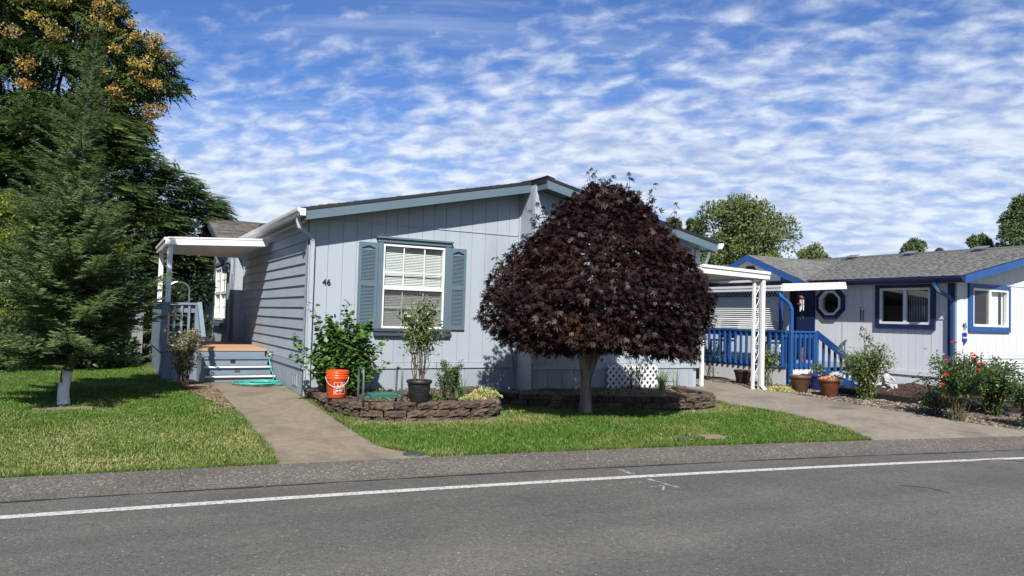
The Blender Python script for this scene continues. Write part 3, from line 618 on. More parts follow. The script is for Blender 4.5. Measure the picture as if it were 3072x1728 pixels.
# lawns: blades one by one, as one mass
def lawn(poly, dens, hmin, hmax, dryfun, avoid=()):
    poly = np.array(poly); x0, y0 = poly.min(0); x1, y1 = poly.max(0); n = int((x1-x0)*(y1-y0)*dens)
    x = rng.uniform(x0, x1, n); y = rng.uniform(y0, y1, n); k = inpoly(poly, x, y)
    for cx, cy, rad in avoid: k &= (x-cx)**2+(y-cy)**2 > rad**2
    x = x[k]; y = y[k]; n = len(x)
    a = rng.uniform(0, 6.28, n); dry = dryfun(x, y)
    patch = 0.75+0.35*np.sin(x*2.3+1.3*np.sin(y*1.9))*np.sin(y*2.7+x)
    h = rng.uniform(hmin, hmax, n)*np.clip(patch, 0.55, 1.15)*(1-0.4*np.clip(dry, 0, 1)); w = rng.uniform(0.004, 0.0085, n)
    lean = rng.normal(0, 0.35, (n, 2)); P = np.stack([x, y, gz(x, y)-0.003], 1); s = np.stack([np.cos(a), np.sin(a), np.zeros(n)], 1)*w[:, None]
    tip = P+np.stack([lean[:, 0]*h, lean[:, 1]*h, h], 1); mid = P+np.stack([lean[:, 0]*h*0.3, lean[:, 1]*h*0.3, h*0.55], 1)
    V = np.stack([P-s, P+s, mid-s*0.7, mid+s*0.7, tip], 1).reshape(-1, 3); b = np.arange(n)*5
    T = np.stack([b, b+1, b+3, b, b+3, b+2, b+2, b+3, b+4], 1).reshape(-1, 3)
    return tag(link('lawn_grass', tri_mesh('lawn_grass', V, T, 'grass', np.repeat(rng.random(n), 3), np.repeat(dry, 3))), kind='stuff')
def dryL(x, y):
    d = np.zeros(len(x))
    for cx, cy, rx, ry, a in ((-1.35, -3.0, .35, .6, 1.0), (-1.9, -2.6, .9, .5, .65), (-3.2, -2.2, .8, .5, .6), (-2.4, -3.6, 1.8, .4, .65), (-1.35, -0.9, .25, .5, .7), (-2.5, -1.6, .9, .3, .5), (-4.3, -1.2, .6, .5, .4), (-3.3, -3.2, .8, .4, .55)):
        d = np.maximum(d, a*np.exp(-((x-cx)/rx)**2-((y-cy)/ry)**2))
    return d
def dryR(x, y):
    d = np.zeros(len(x))
    w = np.array(PA[4:9]+PB[5:9])
    for cx, cy in w: d = np.maximum(d, 1.1*np.exp(-(((x-cx)/.35)**2+((y-cy+.28)/.17)**2)))
    for cx, cy, rx, ry, a in ((3.5, -4.35, .5, .12, .5), (2.4, -2.6, .3, .25, .8), (6.3, -2.75, .25, .2, .9)):
        d = np.maximum(d, a*np.exp(-((x-cx)/rx)**2-((y-cy)/ry)**2))
    return d
def edge_pts(x0, x1, n=24, off=0.0): return [(x, float(yE(x))+off) for x in np.linspace(x0, x1, n)]
LEFT = edge_pts(-7.5, -1.19, 24, 0.03)+[(-1.15, -3.5), (-1.14, -0.95), (-1.22, -0.85), (-1.36, -0.1), (-1.5, 0.7), (-1.62, 1.75), (-1.9, 2.75), (-2.0, 6), (-7.5, 6)]
lawn(LEFT, 4600, 0.025, 0.06, dryL, ((-3.15, -0.03, 0.11),))
RIGHT = edge_pts(0.36, 6.2, 24, 0.02)+[(6.33, -4.95), (6.5, -4.55), (6.6, -3.96), (6.66, -3.3), (6.55, -2.75), (6.45, -2.5), (6.1, -2.62), (5.6, -2.72), (4.9, -2.66), (4.2, -2.38), (3.5, -2.02), (2.9, -1.7), (2.6, -1.9), (2.3, -2.32), (1.9, -2.52), (1.2, -2.44), (0.6, -2.37), (0.25, -2.2), (0.02, -2.1), (-0.02, -3.0), (0.0, -3.7), (0.18, -4.05)]
lawn(RIGHT, 6500, 0.035, 0.085, dryR, ((3.54, -2.48, 0.13),))

# ================================================================== PLANES FOR WALLS
class Pl:
    """A wall face: s runs along it, n points out of it, z up."""
    def __init__(s, axis, c, sgn=-1): s.a = axis; s.c = c; s.g = sgn
    def p(s, a, n, z): return (a, s.c+s.g*n, z) if s.a == 'y' else (s.c+s.g*n, a, z)
    def box(s, mb, s0, s1, n0, n1, z0, z1):
        A, B = s.p(s0, n0, z0), s.p(s1, n1, z1); return mb.box(min(A[0], B[0]), max(A[0], B[0]), min(A[1], B[1]), max(A[1], B[1]), z0, z1)
    def poly(s, mb, pts, n0, n1):
        A = [s.p(a, n0, z) for a, z in pts]; off = np.array(s.p(0, n1, 0))-np.array(s.p(0, n0, 0)); return mb.prism(A, off)
    def part(s, name, m, parent, s0, s1, n0, n1, z0, z1): return s.box(MB(), s0, s1, n0, n1, z0, z1).build(name, m, parent)
def wall_face(pl, name, m, parent, s0, s1, zb, zt, holes=(), n0=-0.10, n1=-0.012):
    """Sheathing behind the boards, with openings."""
    cuts = sorted({s0, s1}|{h[0] for h in holes}|{h[1] for h in holes}); mb = MB()
    for a, b in zip(cuts[:-1], cuts[1:]):
        hs = sorted([(h[2], h[3]) for h in holes if h[0] < (a+b)/2 < h[1]]); z = zb
        for h in hs: pl.box(mb, a, b, n0, n1, z, h[0]); z = h[1]
        pl.poly(mb, [(a, z), (b, z), (b, zt(b)), (a, zt(a))], n0, n1)
    return mb.build(name, m, parent)
def planks(pl, name, m, parent, s0, s1, zb, zt, wmin, wmax, holes=(), groove=0.0065, th=0.012, seed=1):
    rr = random.Random(seed); s = s0
    while s < s1-0.02:
        e = min(s1, s+rr.uniform(wmin, wmax))
        if s1-e < 0.07: e = s1
        cuts = sorted({s, e}|{c for h in holes for c in h[:2] if s < c < e})
        for a, b in zip(cuts[:-1], cuts[1:]):
            hs = sorted([(h[2], h[3]) for h in holes if h[0] < (a+b)/2 < h[1]]); z = zb
            A = a+(groove/2 if a == s else 0); B = b-(groove/2 if b == e else 0)
            for h in hs:
                if h[0] > z+0.02: pl.part(name, m, parent, A, B, -0.012, 0, z, h[0])
                z = max(z, h[1])
            if min(zt(A), zt(B)) > z+0.005:
                pl.poly(MB(), [(A, z), (B, z), (B, zt(B)), (A, zt(A))], -0.012, 0).build(name, m, parent)
        s = e
def shingles(name, m, parent, O, A, S, La, Ls, pitch=0.14, wmean=0.26, t=0.013):
    O, A, S = np.array(O, float), np.array(A, float), np.array(S, float); Nn = np.cross(A, S)
    if Nn[2] < 0: Nn = -Nn
    P = []; nrow = int(Ls/pitch)
    for r in range(nrow):
        x = -rng.uniform(0, wmean)
        while x < La:
            w = wmean*rng.uniform(0.6, 1.4); P.append((max(0, x), min(La, x+w), r*pitch, rng.uniform(0.6, 1.5))); x += w
    P = np.array(P); P = P[P[:, 1]-P[:, 0] > 0.01]
    g = 0.003; x0, x1, y0 = P[:, 0]+g, P[:, 1]-g, P[:, 2]; y1 = y0+pitch+0.01; tb = t*P[:, 3]
    def pt(x, y, h): return O+x[:, None]*A+y[:, None]*S+h[:, None]*Nn
    z = np.zeros(len(P))
    V = np.stack([pt(x0, y0, tb), pt(x1, y0, tb), pt(x1, y1, z+0.002), pt(x0, y1, z+0.002), pt(x0, y0, z), pt(x1, y0, z)], 1).reshape(-1, 3); b = np.arange(len(P))*6
    T = np.stack([b, b+1, b+2, b, b+2, b+3, b+4, b+5, b+1, b+4, b+1, b, b+4, b, b+3, b+5, b+2, b+1], 1).reshape(-1, 3)
    o = link(name, tri_mesh(name, V-O, T, m, np.repeat(rng.random(len(P)), 6)), parent, O); o['kind'] = 'stuff'; return o

def sash_window(pl, parent, s0, s1, z0, z1, fm='vinyl', fw=0.045, rail=None, mv=(), mh_up=(), mh_lo=(), mull=(), blind=None, screen=None, glass='glass', depth=0.03):
    """Window > frame, sash rail, muntins, panes, blind: one part of a wall with its pieces one level down."""
    f = MB()
    pl.box(f, s0, s0+fw, -0.05, depth, z0, z1); pl.box(f, s1-fw, s1, -0.05, depth, z0, z1)
    pl.box(f, s0+fw, s1-fw, -0.05, depth, z0, z0+fw); pl.box(f, s0+fw, s1-fw, -0.05, depth, z1-fw, z1)
    w = f.build('window', fm, parent)
    if rail: pl.part('meeting_rail', fm, w, s0+fw, s1-fw, -0.04, depth-0.006, rail-0.03, rail+0.03)
    for q in mull: pl.part('mullion', fm, w, q-0.035, q+0.035, -0.045, depth-0.003, z0+fw, z1-fw)
    for (zb, zt, mh, n) in (((rail+0.03 if rail else z0+fw), z1-fw, mh_up, 0.004), (z0+fw, (rail-0.03 if rail else z0+fw), mh_lo, -0.02)):
        if zt-zb < 0.05: continue
        for q in mv: pl.part('muntin', fm, w, q-0.009, q+0.009, n-0.006, n+0.006, zb, zt)
        xs = [s0+fw]+list(mv)+[s1-fw]
        for q in mh:
            for a, b in zip(xs[:-1], xs[1:]): pl.part('muntin', fm, w, a+0.009, b-0.009, n-0.005, n+0.005, q-0.008, q+0.008)
        MB().add([pl.p(s0+fw, n-0.012, zb), pl.p(s1-fw, n-0.012, zb), pl.p(s1-fw, n-0.012, zt), pl.p(s0+fw, n-0.012, zt)], [(0, 1, 2, 3) if pl.a == 'y' else (3, 2, 1, 0)]).build('pane', glass, w)
    if screen: pl.part('insect_screen', 'insect_screen', w, screen[0], screen[1], 0.008, 0.010, screen[2], screen[3])
    if blind:
        b = MB(); z = blind[2]; ph = 0
        while z < blind[3]:
            A = [pl.p(blind[0], -0.055, z-0.004), pl.p(blind[1], -0.055, z-0.004), pl.p(blind[1], -0.066, z+0.017), pl.p(blind[0], -0.066, z+0.017)]
            b.add(A, [(0, 1, 2, 3)]); z += 0.0265
        o = b.build('blind', 'blind', w); o['kind'] = 'stuff'
    return w

def lawn_bits():
    g = np.random.default_rng(77); P = []
    for poly, n in ((LEFT, 150), (RIGHT, 190)):
        poly = np.array(poly); x = g.uniform(poly[:, 0].min(), poly[:, 0].max(), n*3); y = g.uniform(poly[:, 1].min(), min(2, poly[:, 1].max()), n*3); k = inpoly(poly, x, y); x, y = x[k][:n], y[k][:n]; P.append(np.stack([x, y, gz(x, y)+.035], 1))
    P = np.concatenate(P); n = len(P); V, T, r = scatter(*OVAL, P, g.normal(0, 1, (n, 3))*np.array([1, 1, .2]), np.tile([0, 0, 1.], (n, 1))+g.normal(0, .3, (n, 3)), g.uniform(.02, .055, n))
    tag(link('fallen_leaves', tri_mesh('fallen_leaves', V, T, 'dry_litter', r)), kind='stuff')
    x = g.uniform(-4, 9, 500); dd = g.uniform(-.66, -.03, 500); y = yE(x)+dd; z = np.interp(dd, KD[::-1], KZ[::-1])+.004; P = np.stack([x, y, z], 1); k = g.random(500) < .35; P = P[k]; n = len(P)
    V, T, r = scatter(*OVAL, P, g.normal(0, 1, (n, 3))*np.array([1, 1, .1]), np.tile([0, 0, 1.], (n, 1))+g.normal(0, .15, (n, 3)), g.uniform(.012, .04, n)); tag(link('kerb_litter', tri_mesh('kerb_litter', V, T, 'dry_litter', r)), kind='stuff')
lawn_bits()
def grass_fringe(line, n, h):
    g = np.random.default_rng(len(line)*7+n); L_ = np.array(line); t = g.uniform(0, len(L_)-1.001, n); i = t.astype(int); f = (t-i)[:, None]; Q = L_[i]*(1-f)+L_[i+1]*f; Q = Q+g.normal(0, .016, (n, 2)); x, y = Q[:, 0], Q[:, 1]
    hh = g.uniform(.5, 1.2, n)*h*(.6+.6*np.abs(np.sin(x*3.7+y*2.1))); a = g.uniform(0, 6.28, n); s = np.stack([np.cos(a), np.sin(a), 0*a], 1)*.0035; P = np.stack([x, y, gz(x, y)], 1); lean = g.normal(0, .55, (n, 2)); tip = P+np.stack([lean[:, 0]*hh, lean[:, 1]*hh, hh], 1)
    V = np.stack([P-s, P+s, tip], 1).reshape(-1, 3); T = np.arange(n*3).reshape(-1, 3); tag(link('lawn_grass', tri_mesh('lawn_grass', V, T, 'grass', g.random(n), np.clip(g.normal(.2, .3, n), 0, 1))), kind='stuff')
grass_fringe(edge_pts(-7.5, -1.19, 30, 0.02), 5200, .055); grass_fringe(edge_pts(0.36, 6.2, 30, 0.02), 5200, .065)
grass_fringe([(-1.19, -4.1), (-1.15, -3.5), (-1.14, -2.4), (-1.13, -0.95)], 2200, .05); grass_fringe([(0.2, -4.05), (0.0, -3.7), (-0.03, -3.0), (0.0, -2.15)], 1800, .06); grass_fringe([(6.2, -5.2), (6.33, -4.95), (6.5, -4.55), (6.6, -3.96), (6.66, -3.3), (6.5, -2.6)], 2200, .06)
grass_fringe([(-0.03, -2.2), (-0.02, -1.6), (-0.03, -.6), (-.02, .1)], 1500, .04)
grass_fringe([(0.2, -2.2), (0.06, -2.0), (0.0, -1.7)], 1400, .055); grass_fringe([(6.45, -2.6), (6.52, -2.2), (6.52, -1.6), (6.6, -1.1)], 1600, .05); grass_fringe([(6.4, -2.6), (6.48, -2.2), (6.46, -1.6)], 1200, .05)
grass_fringe([(-1.85, 2.9), (-1.88, 4), (-1.9, 6)], 900, .09); grass_fringe([(-1.95, 2.8), (-1.97, 4), (-1.98, 6)], 900, .08)
def dandelions():
    g = np.random.default_rng(79); P = []
    for _ in range(46):
        x = g.uniform(-3.5, 6); y = float(yE(x))+g.uniform(.1, 1.8)
        if -1.3 < x < .5: continue
        P.append((x, y, float(gz(x, y))+.045))
    pr = []; flower(pr, np.array(P), .014, 7); V, T, r = join(pr); tag(link('dandelion_flowers', tri_mesh('dandelion_flowers', V, T, 'petal_yellow', r)), kind='stuff')
dandelions()
# ================================================================== HOUSE 46
def zr(x):
    """Top of the roof boards of the blue-grey house."""
    return 3.0+0.211*((x if x < 3.75 else 7.5-x)+0.145)
H = thing('manufactured_house', 'blue-grey house numbered 46 with teal shutters, low gable and white gutter', 'house', (3.75, 0.0, 0.1))
PF = Pl('y', 0.0); PR = Pl('y', -0.53); PS = Pl('x', 0.0)
WIN = (1.205, 2.29, 1.205, 2.575)
wall_face(PF, 'front_wall', 'wall_paint', H, 0.0, 3.74, 0.05, lambda s: zr(s)-0.06, [WIN])
wall_face(PR, 'front_wall', 'wall_paint', H, 3.76, 7.5, 0.05, lambda s: zr(s)-0.06)
box('return_wall', 'wall_paint', H, 3.745, 3.757, -0.53, 0.09, 0.1, 3.75)
roofz = lambda s: zr(s)-0.10
planks(PF, 'siding_plank', 'wall_paint', H, 0.10, 3.72, 0.645, lambda s: min(2.885, roofz(s)), 0.19, 0.27, [WIN], seed=3)
planks(PF, 'siding_plank', 'wall_paint', H, 0.10, 3.72, 2.905, roofz, 0.19, 0.27, seed=3)
planks(PF, 'skirting_plank', 'skirt_paint', H, 0.03, 3.72, 0.08, lambda s: 0.545, 0.22, 0.40, seed=5)
planks(PR, 'siding_plank', 'wall_paint', H, 3.80, 7.40, 0.645, lambda s: min(2.885, roofz(s)), 0.19, 0.27, seed=8)
planks(PR, 'siding_plank', 'wall_paint', H, 3.80, 7.40, 2.905, roofz, 0.19, 0.27, seed=8)
planks(PR, 'skirting_plank', 'skirt_paint', H, 3.78, 7.42, 0.08, lambda s: 0.545, 0.22, 0.40, seed=9)
PF.part('trim_board', 'wall_paint', H, 0.0, 3.72, 0.0, 0.022, 0.55, 0.64)
PR.part('trim_board', 'wall_paint', H, 3.78, 7.42, 0.0, 0.022, 0.55, 0.64)
PF.part('flashing_strip', 'wall_paint', H, 0.35, 3.70, -0.012, 0.012, 2.886, 2.904)
PR.part('flashing_strip', 'wall_paint', H, 3.8, 7.1, -0.012, 0.012, 2.886, 2.904)
# corner boards
box('corner_board', 'wall_paint', H, -0.02, 0.095, -0.028, -0.002, 0.645, 2.86)
box('corner_board', 'wall_paint', H, -0.022, -0.001, -0.028, 0.06, 0.645, 2.86)
box('corner_board', 'wall_paint', H, 3.72, 3.744, -0.024, 0.06, 0.645, 3.72)
box('corner_board', 'wall_paint', H, 3.725, 3.795, -0.558, -0.531, 0.645, 3.72)
box('corner_board', 'wall_paint', H, 3.722, 3.744, -0.53, -0.44, 0.645, 3.72)
box('corner_board', 'wall_paint', H, 7.405, 7.52, -0.56, -0.532, 0.645, 2.86)
box('corner_board', 'wall_paint', H, 7.395, 7.53, -0.58, -0.562, 0.55, 0.66)
# side wall, lap boards
wall_face(PS, 'side_wall', 'lap_paint', H, 0.0, 6.05, 0.05, lambda s: 2.93, n0=-0.1, n1=-0.005)
z = 0.645
def lap(pl, parent, s0, s1, z0, z1, m):
    A = [pl.p(s0, 0.0, z1), pl.p(s0, 0.021, z0), pl.p(s0, 0.0, z0)]; off = np.array(pl.p(s1, 0, 0))-np.array(pl.p(s0, 0, 0))
    MB().prism(A, off).build('siding_board', m, parent)
nb = 0
while z < 2.86:
    j = 3.1+1.3*((nb*0.37) % 1)
    lap(PS, H, 0.065, j-0.0015, z+0.004, min(z+0.172, 2.92), 'lap_paint'); lap(PS, H, j+0.0015, 5.86, z+0.004, min(z+0.172, 2.92), 'lap_paint'); z += 0.172; nb += 1
PS.part('trim_board', 'lap_paint', H, 0.0, 6.0, 0.0, 0.022, 0.55, 0.64)
planks(PS, 'skirting_plank', 'skirt_paint', H, 0.0, 6.0, 0.08, lambda s: 0.545, 0.20, 0.34, seed=4)
box('corner_board', 'wall_paint', H, -0.03, -0.002, 5.865, 5.95, 0.70, 2.9)
# projecting bay with the cross gable, and the rest of the body
PBY = Pl('x', -0.27); BW = (6.45, 8.45, 1.18, 2.46)
box('return_wall', 'wall_paint', H, -0.265, 0.0, 6.15, 6.25, 0.1, 2.95)
wall_face(PBY, 'bay_wall', 'wall_paint', H, 6.15, 11.2, 0.05, lambda s: 3.66-0.31*abs(s-8.66), [BW])
planks(PBY, 'siding_plank', 'wall_paint', H, 6.15, 11.2, 0.40, lambda s: 3.62-0.31*abs(s-8.66), 0.24, 0.30, [BW], seed=11)
box('rear_wall', 'wall_paint', H, 0.0, 7.5, 15.0, 15.1, 0.05, 2.9)
box('side_wall', 'wall_paint', H, 0.0, 0.1, 11.25, 15.0, 0.05, 2.93)
box('side_wall', 'lap_paint', H, 7.40, 7.499, -0.42, 15.0, 0.05, 2.93)
box('return_wall', 'wall_paint', H, -0.265, 0.0, 11.1, 11.2, 0.1, 2.95)
sash_window(PBY, H, *BW, rail=1.83, mull=(7.45,), mv=(6.8, 7.1, 7.8, 8.1), mh_up=(2.14,), mh_lo=(1.5,), fw=0.05)
PBY.part('curtain', 'curtain', H, 6.5, 8.4, -0.25, -0.23, 1.15, 2.5)
for a, b in ((6.36, 6.449), (8.451, 8.54)): PBY.part('window_trim', 'teal_trim', H, a, b, 0, 0.035, 1.13, 2.50)
PBY.part('window_trim', 'teal_trim', H, 6.3, 8.6, 0, 0.05, 2.502, 2.58)
PBY.part('window_sill', 'teal_trim', H, 6.3, 8.6, 0, 0.09, 1.04, 1.128)
lamp = PBY.part('wall_lamp', 'black_metal', H, 6.17, 6.24, 0, 0.03, 2.33, 2.47)
MB().lathe(PBY.p(6.205, 0.11, 2.25), [(0.02, 0.2), (0.07, 0.15), (0.06, 0.0), (0.0, 0.0)], 10).build('lamp_shade', 'black_metal', lamp)
# roof: boards, shingles, rakes
def roof_half(x0, x1, y0, y1):
    m = MB(); A = [(x0, y0, zr(x0)-0.10), (x1, y0, zr(x1)-0.10), (x1, y0, zr(x1)), (x0, y0, zr(x0))]; m.prism(A, (0, y1-y0, 0)); return m.build('roof', 'drip_edge', H)
r1 = roof_half(-0.19, 3.75, -0.33, 15.4); r2 = roof_half(3.752, 7.69, -0.86, 15.4)
sl_ = 1/math.sqrt(1+0.211**2)
shingles('shingles', 'roof_brown', r1, (-0.21, -0.36, zr(-0.21)+0.004), (0, 1, 0), (sl_, 0, 0.211*sl_), 15.7, 4.06)
shingles('shingles', 'roof_brown', r2, (7.71, -0.89, zr(7.71)+0.004), (0, 1, 0), (-sl_, 0, 0.211*sl_), 16.2, 4.06)
MB().prism([(3.60, -0.36, zr(3.6)+0.018), (3.75, -0.36, zr(3.75)+0.022), (3.75, -0.36, zr(3.75)+0.036), (3.60, -0.36, zr(3.6)+0.03)], (0, 15.7, 0)).build('ridge_cap', 'roof_brown', r1)
MB().prism([(3.752, -0.9, zr(3.75)+0.022), (3.90, -0.9, zr(3.9)+0.018), (3.90, -0.9, zr(3.9)+0.03), (3.752, -0.9, zr(3.75)+0.036)], (0, 16.2, 0)).build('ridge_cap', 'roof_brown', r2)
def rake(x0, x1, y, dz0, dz1, m, th=0.03):
    A = [(x0, y, zr(x0)+dz0), (x1, y, zr(x1)+dz0), (x1, y, zr(x1)+dz1), (x0, y, zr(x0)+dz1)]; return MB().prism(A, (0, th, 0))
rake(-0.15, 3.74, -0.362, -0.185, -0.042, 'teal_trim').build('fascia_board', 'teal_trim', H)
rake(3.76, 7.65, -0.892, -0.185, -0.042, 'teal_trim').build('fascia_board', 'teal_trim', H)
rake(-0.19, 3.74, -0.372, -0.040, 0.010, 'drip_edge', 0.012).build('drip_edge', 'drip_edge', H)
rake(3.76, 7.69, -0.902, -0.040, 0.010, 'drip_edge', 0.012).build('drip_edge', 'drip_edge', H)
box('fascia_board', 'teal_trim', H, 3.752, 3.759, -0.86, -0.34, zr(3.75)-0.19, zr(3.75)-0.102)
for (x0, x1, y0, y1) in ((-0.14, 3.74, -0.331, -0.002), (3.76, 7.64, -0.861, -0.532)):
    A = [(x0, y0, zr(x0)-0.15), (x1, y0, zr(x1)-0.15), (x1, y0, zr(x1)-0.125), (x0, y0, zr(x0)-0.125)]
    MB().prism(A, (0, y1-y0, 0)).build('soffit', 'teal_trim', H)
# left eave: fascia, soffit and gutter; the same on the right
box('fascia_board', 'teal_trim', H, -0.152, -0.125, -0.33, 15.3, 2.825, 2.96)
box('soffit', 'white_paint', H, -0.124, -0.001, 0.0, 15.3, 2.84, 2.855)
box('fascia_board', 'teal_trim', H, 7.625, 7.652, -0.86, 15.3, 2.825, 2.96)
def gutter(x, sg, y0, y1):
    A = [(x, y0, 2.975), (x, y0, 2.875), (x+sg*0.075, y0, 2.875), (x+sg*0.088, y0, 2.91), (x+sg*0.118, y0, 2.94), (x+sg*0.122, y0, 2.982), (x+sg*0.108, y0, 2.982), (x+sg*0.104, y0, 2.955), (x+sg*0.012, y0, 2.955), (x+sg*0.012, y0, 2.975)]
    g = MB().prism(A, (0, y1-y0, 0)).build('gutter', 'white_metal', H)
    cap = [(x, 0, 2.975), (x, 0, 2.872), (x+sg*0.078, 0, 2.872), (x+sg*0.092, 0, 2.91), (x+sg*0.122, 0, 2.94), (x+sg*0.126, 0, 2.984)]
    MB().prism([(a, y0-0.006, c) for a, b, c in cap], (0, 0.005, 0)).build('end_cap', 'white_metal', g)
gutter(-0.153, -1, -0.40, 15.3); gutter(7.653, 1, -0.93, 15.3)
def downspout(parent, pts, m, w=0.062, h=0.048, name='downspout'):
    mb = MB()
    for p, q in zip(pts[:-1], pts[1:]):
        d = np.array(q, float)-np.array(p, float); d /= np.linalg.norm(d)
        mb.beam(np.array(p)-d*0.012, np.array(q)+d*0.012, w, h, up=(0, 1, 0.01) if abs(d[2]) > 0.9 else (0, 0, 1))
    return mb.build(name, m, parent)
downspout(H, [(-0.205, -0.15, 2.88), (-0.205, -0.15, 2.80), (-0.18, -0.15, 2.72), (-0.04, -0.10, 2.62), (0.035, -0.075, 2.56), (0.045, -0.066, 2.48), (0.045, -0.066, 0.25)], 'wall_paint')
downspout(H, [(7.70, -0.60, 2.88), (7.70, -0.60, 2.80), (7.64, -0.6, 2.66), (7.60, -0.59, 2.56), (7.585, -0.585, 2.4), (7.585, -0.585, 0.2)], 'white_paint')
# cross gable over the bay
def zg(y): return 3.735-0.31*abs(y-8.66)
for y0, y1 in ((6.35, 8.66), (10.97, 8.662)):
    A = [(-0.52, y0, zg(y0)-0.09), (-0.52, y1, zg(y1)-0.09), (-0.52, y1, zg(y1)), (-0.52, y0, zg(y0))]
    rf = MB().prism(A, (4.0, 0, 0)).build('roof', 'drip_edge', H); k = 1/math.sqrt(1+0.31**2); sg = 1 if y1 > y0 else -1
    if sg > 0: shingles('shingles', 'roof_brown', rf, (-0.54, y0-0.02, zg(y0-0.02)+0.004), (1, 0, 0), (0, sg*k, 0.31*k), 4.0, 2.43, wmean=0.3)
    B = [(-0.55, y0, zg(y0)-0.17), (-0.55, y1, zg(y1)-0.17), (-0.55, y1, zg(y1)-0.02), (-0.55, y0, zg(y0)-0.02)]
    MB().prism(B, (0.028, 0, 0)).build('fascia_board', 'navy_trim', H)
    B = [(-0.30, y0, zg(y0)-0.32), (-0.30, y1, zg(y1)-0.32), (-0.30, y1, zg(y1)-0.20), (-0.30, y0, zg(y0)-0.20)]
    MB().prism(B, (0.028, 0, 0)).build('trim_board', 'teal_trim', H)
box('roof_vent', 'drip_edge', H, 0.55, 0.85, 7.3, 7.6, 3.38, 3.55)
# front window, trim, shutters
sash_window(PF, H, *WIN, rail=1.866, mv=(1.565, 1.93), mh_up=(2.12,), mh_lo=(1.545,), blind=(1.235, 2.26, 1.24, 2.55), screen=(1.235, 2.26, 1.235, 1.84), fw=0.03)
PF.part('window_trim', 'teal_trim', H, 1.115, 1.203, 0, 0.045, 1.20, 2.60); PF.part('window_trim', 'teal_trim', H, 2.292, 2.385, 0, 0.045, 1.20, 2.60)
PF.part('window_trim', 'teal_trim', H, 1.10, 2.40, 0, 0.055, 2.602, 2.66); PF.part('window_trim', 'teal_trim', H, 1.075, 2.425, 0, 0.085, 2.662, 2.69)
PF.part('window_sill', 'navy_trim', H, 1.075, 2.425, 0, 0.09, 1.155, 1.197); PF.part('window_sill', 'navy_trim', H, 1.085, 2.415, 0, 0.07, 1.085, 1.15)
def shutter(s0, s1, z0, z1):
    mb = MB(); w = 0.045; zm = z0+0.52*(z1-z0)
    PF.box(mb, s0, s0+w, 0, 0.034, z0, z1); PF.box(mb, s1-w, s1, 0, 0.034, z0, z1); PF.box(mb, s0+w, s1-w, 0, 0.034, z0, z0+0.07); PF.box(mb, s0+w, s1-w, 0, 0.034, zm-0.04, zm+0.04)
    top = [(s0+w, z1), (s1-w, z1), (s1-w, z1-0.085)]
    for i in range(13):
        t = i/12; s = s1-w-(s1-s0-2*w)*t; top.append((s, z1-0.085+0.032*math.sin(math.pi*t)**2))
    PF.poly(mb, top[:2]+top[2:], 0, 0.034)
    PF.box(mb, s0+w, s1-w, -0.001, 0.004, z0, z1)
    sh = mb.build('shutter', 'teal_trim', H)
    lv = MB()
    for a, b in ((z0+0.075, zm-0.045), (zm+0.045, z1-0.095)):
        z = a
        while z < b-0.01:
            lv.add([PF.p(s0+w, 0.010, z+0.022), PF.p(s1-w, 0.010, z+0.022), PF.p(s1-w, 0.030, z), PF.p(s0+w, 0.030, z), PF.p(s0+w, 0.026, z-0.003), PF.p(s1-w, 0.026, z-0.003)], [(0, 1, 2, 3), (3, 2, 5, 4)]); z += 0.0225
    o = lv.build('louvres', 'teal_trim', sh); o['kind'] = 'stuff'
shutter(0.80, 1.112, 1.195, 2.583); shutter(2.388, 2.690, 1.195, 2.583)
# number, vents, tap
me = text_mesh('46', 0.135, 'number_metal', 0.006)
nb_ = link('house_number', me, H, (0.30, -0.012, 1.905)); nb_.rotation_euler = (R(90), 0, 0)
def vent(pl, s0, s1, z0, z1, m, parent):
    mb = MB(); w = 0.025
    pl.box(mb, s0, s1, 0, 0.012, z0, z0+w); pl.box(mb, s0, s1, 0, 0.012, z1-w, z1); pl.box(mb, s0, s0+w, 0, 0.0125, z0+w, z1-w); pl.box(mb, s1-w, s1, 0, 0.0125, z0+w, z1-w)
    c = (s0+s1)/2; pl.box(mb, c-0.014, c+0.014, 0, 0.0125, z0+w, z1-w); v = mb.build('vent', m, parent)
    for a, b in ((s0+w, c-0.014), (c+0.014, s1-w)):
        for i in range(4):
            z = z0+w+(z1-z0-2*w)*(i+0.1)/4; h = (z1-z0-2*w)/4
            MB().add([pl.p(a, 0.002, z+h*.95), pl.p(b, 0.002, z+h*.95), pl.p(b, 0.010, z), pl.p(a, 0.010, z)], [(0, 1, 2, 3)]).build('vent_slat', m, v)
vent(PR, 6.60, 7.0, 0.30, 0.49, 'skirt_paint', H); vent(PS, 0.42, 0.72, 0.25, 0.44, 'skirt_paint', H)
tap = MB().tube([(0.0, 2.27, 0.66), (-0.06, 2.27, 0.66), (-0.085, 2.27, 0.645), (-0.09, 2.27, 0.60)], 0.014, 8).build('garden_tap', 'brass', H)
MB().lathe((-0.05, 2.27, 0.69), [(0.0, 0.012), (0.035, 0.008), (0.035, 0), (0.008, 0), (0.008, -0.03)], 10).build('tap_handle', 'brass', tap)

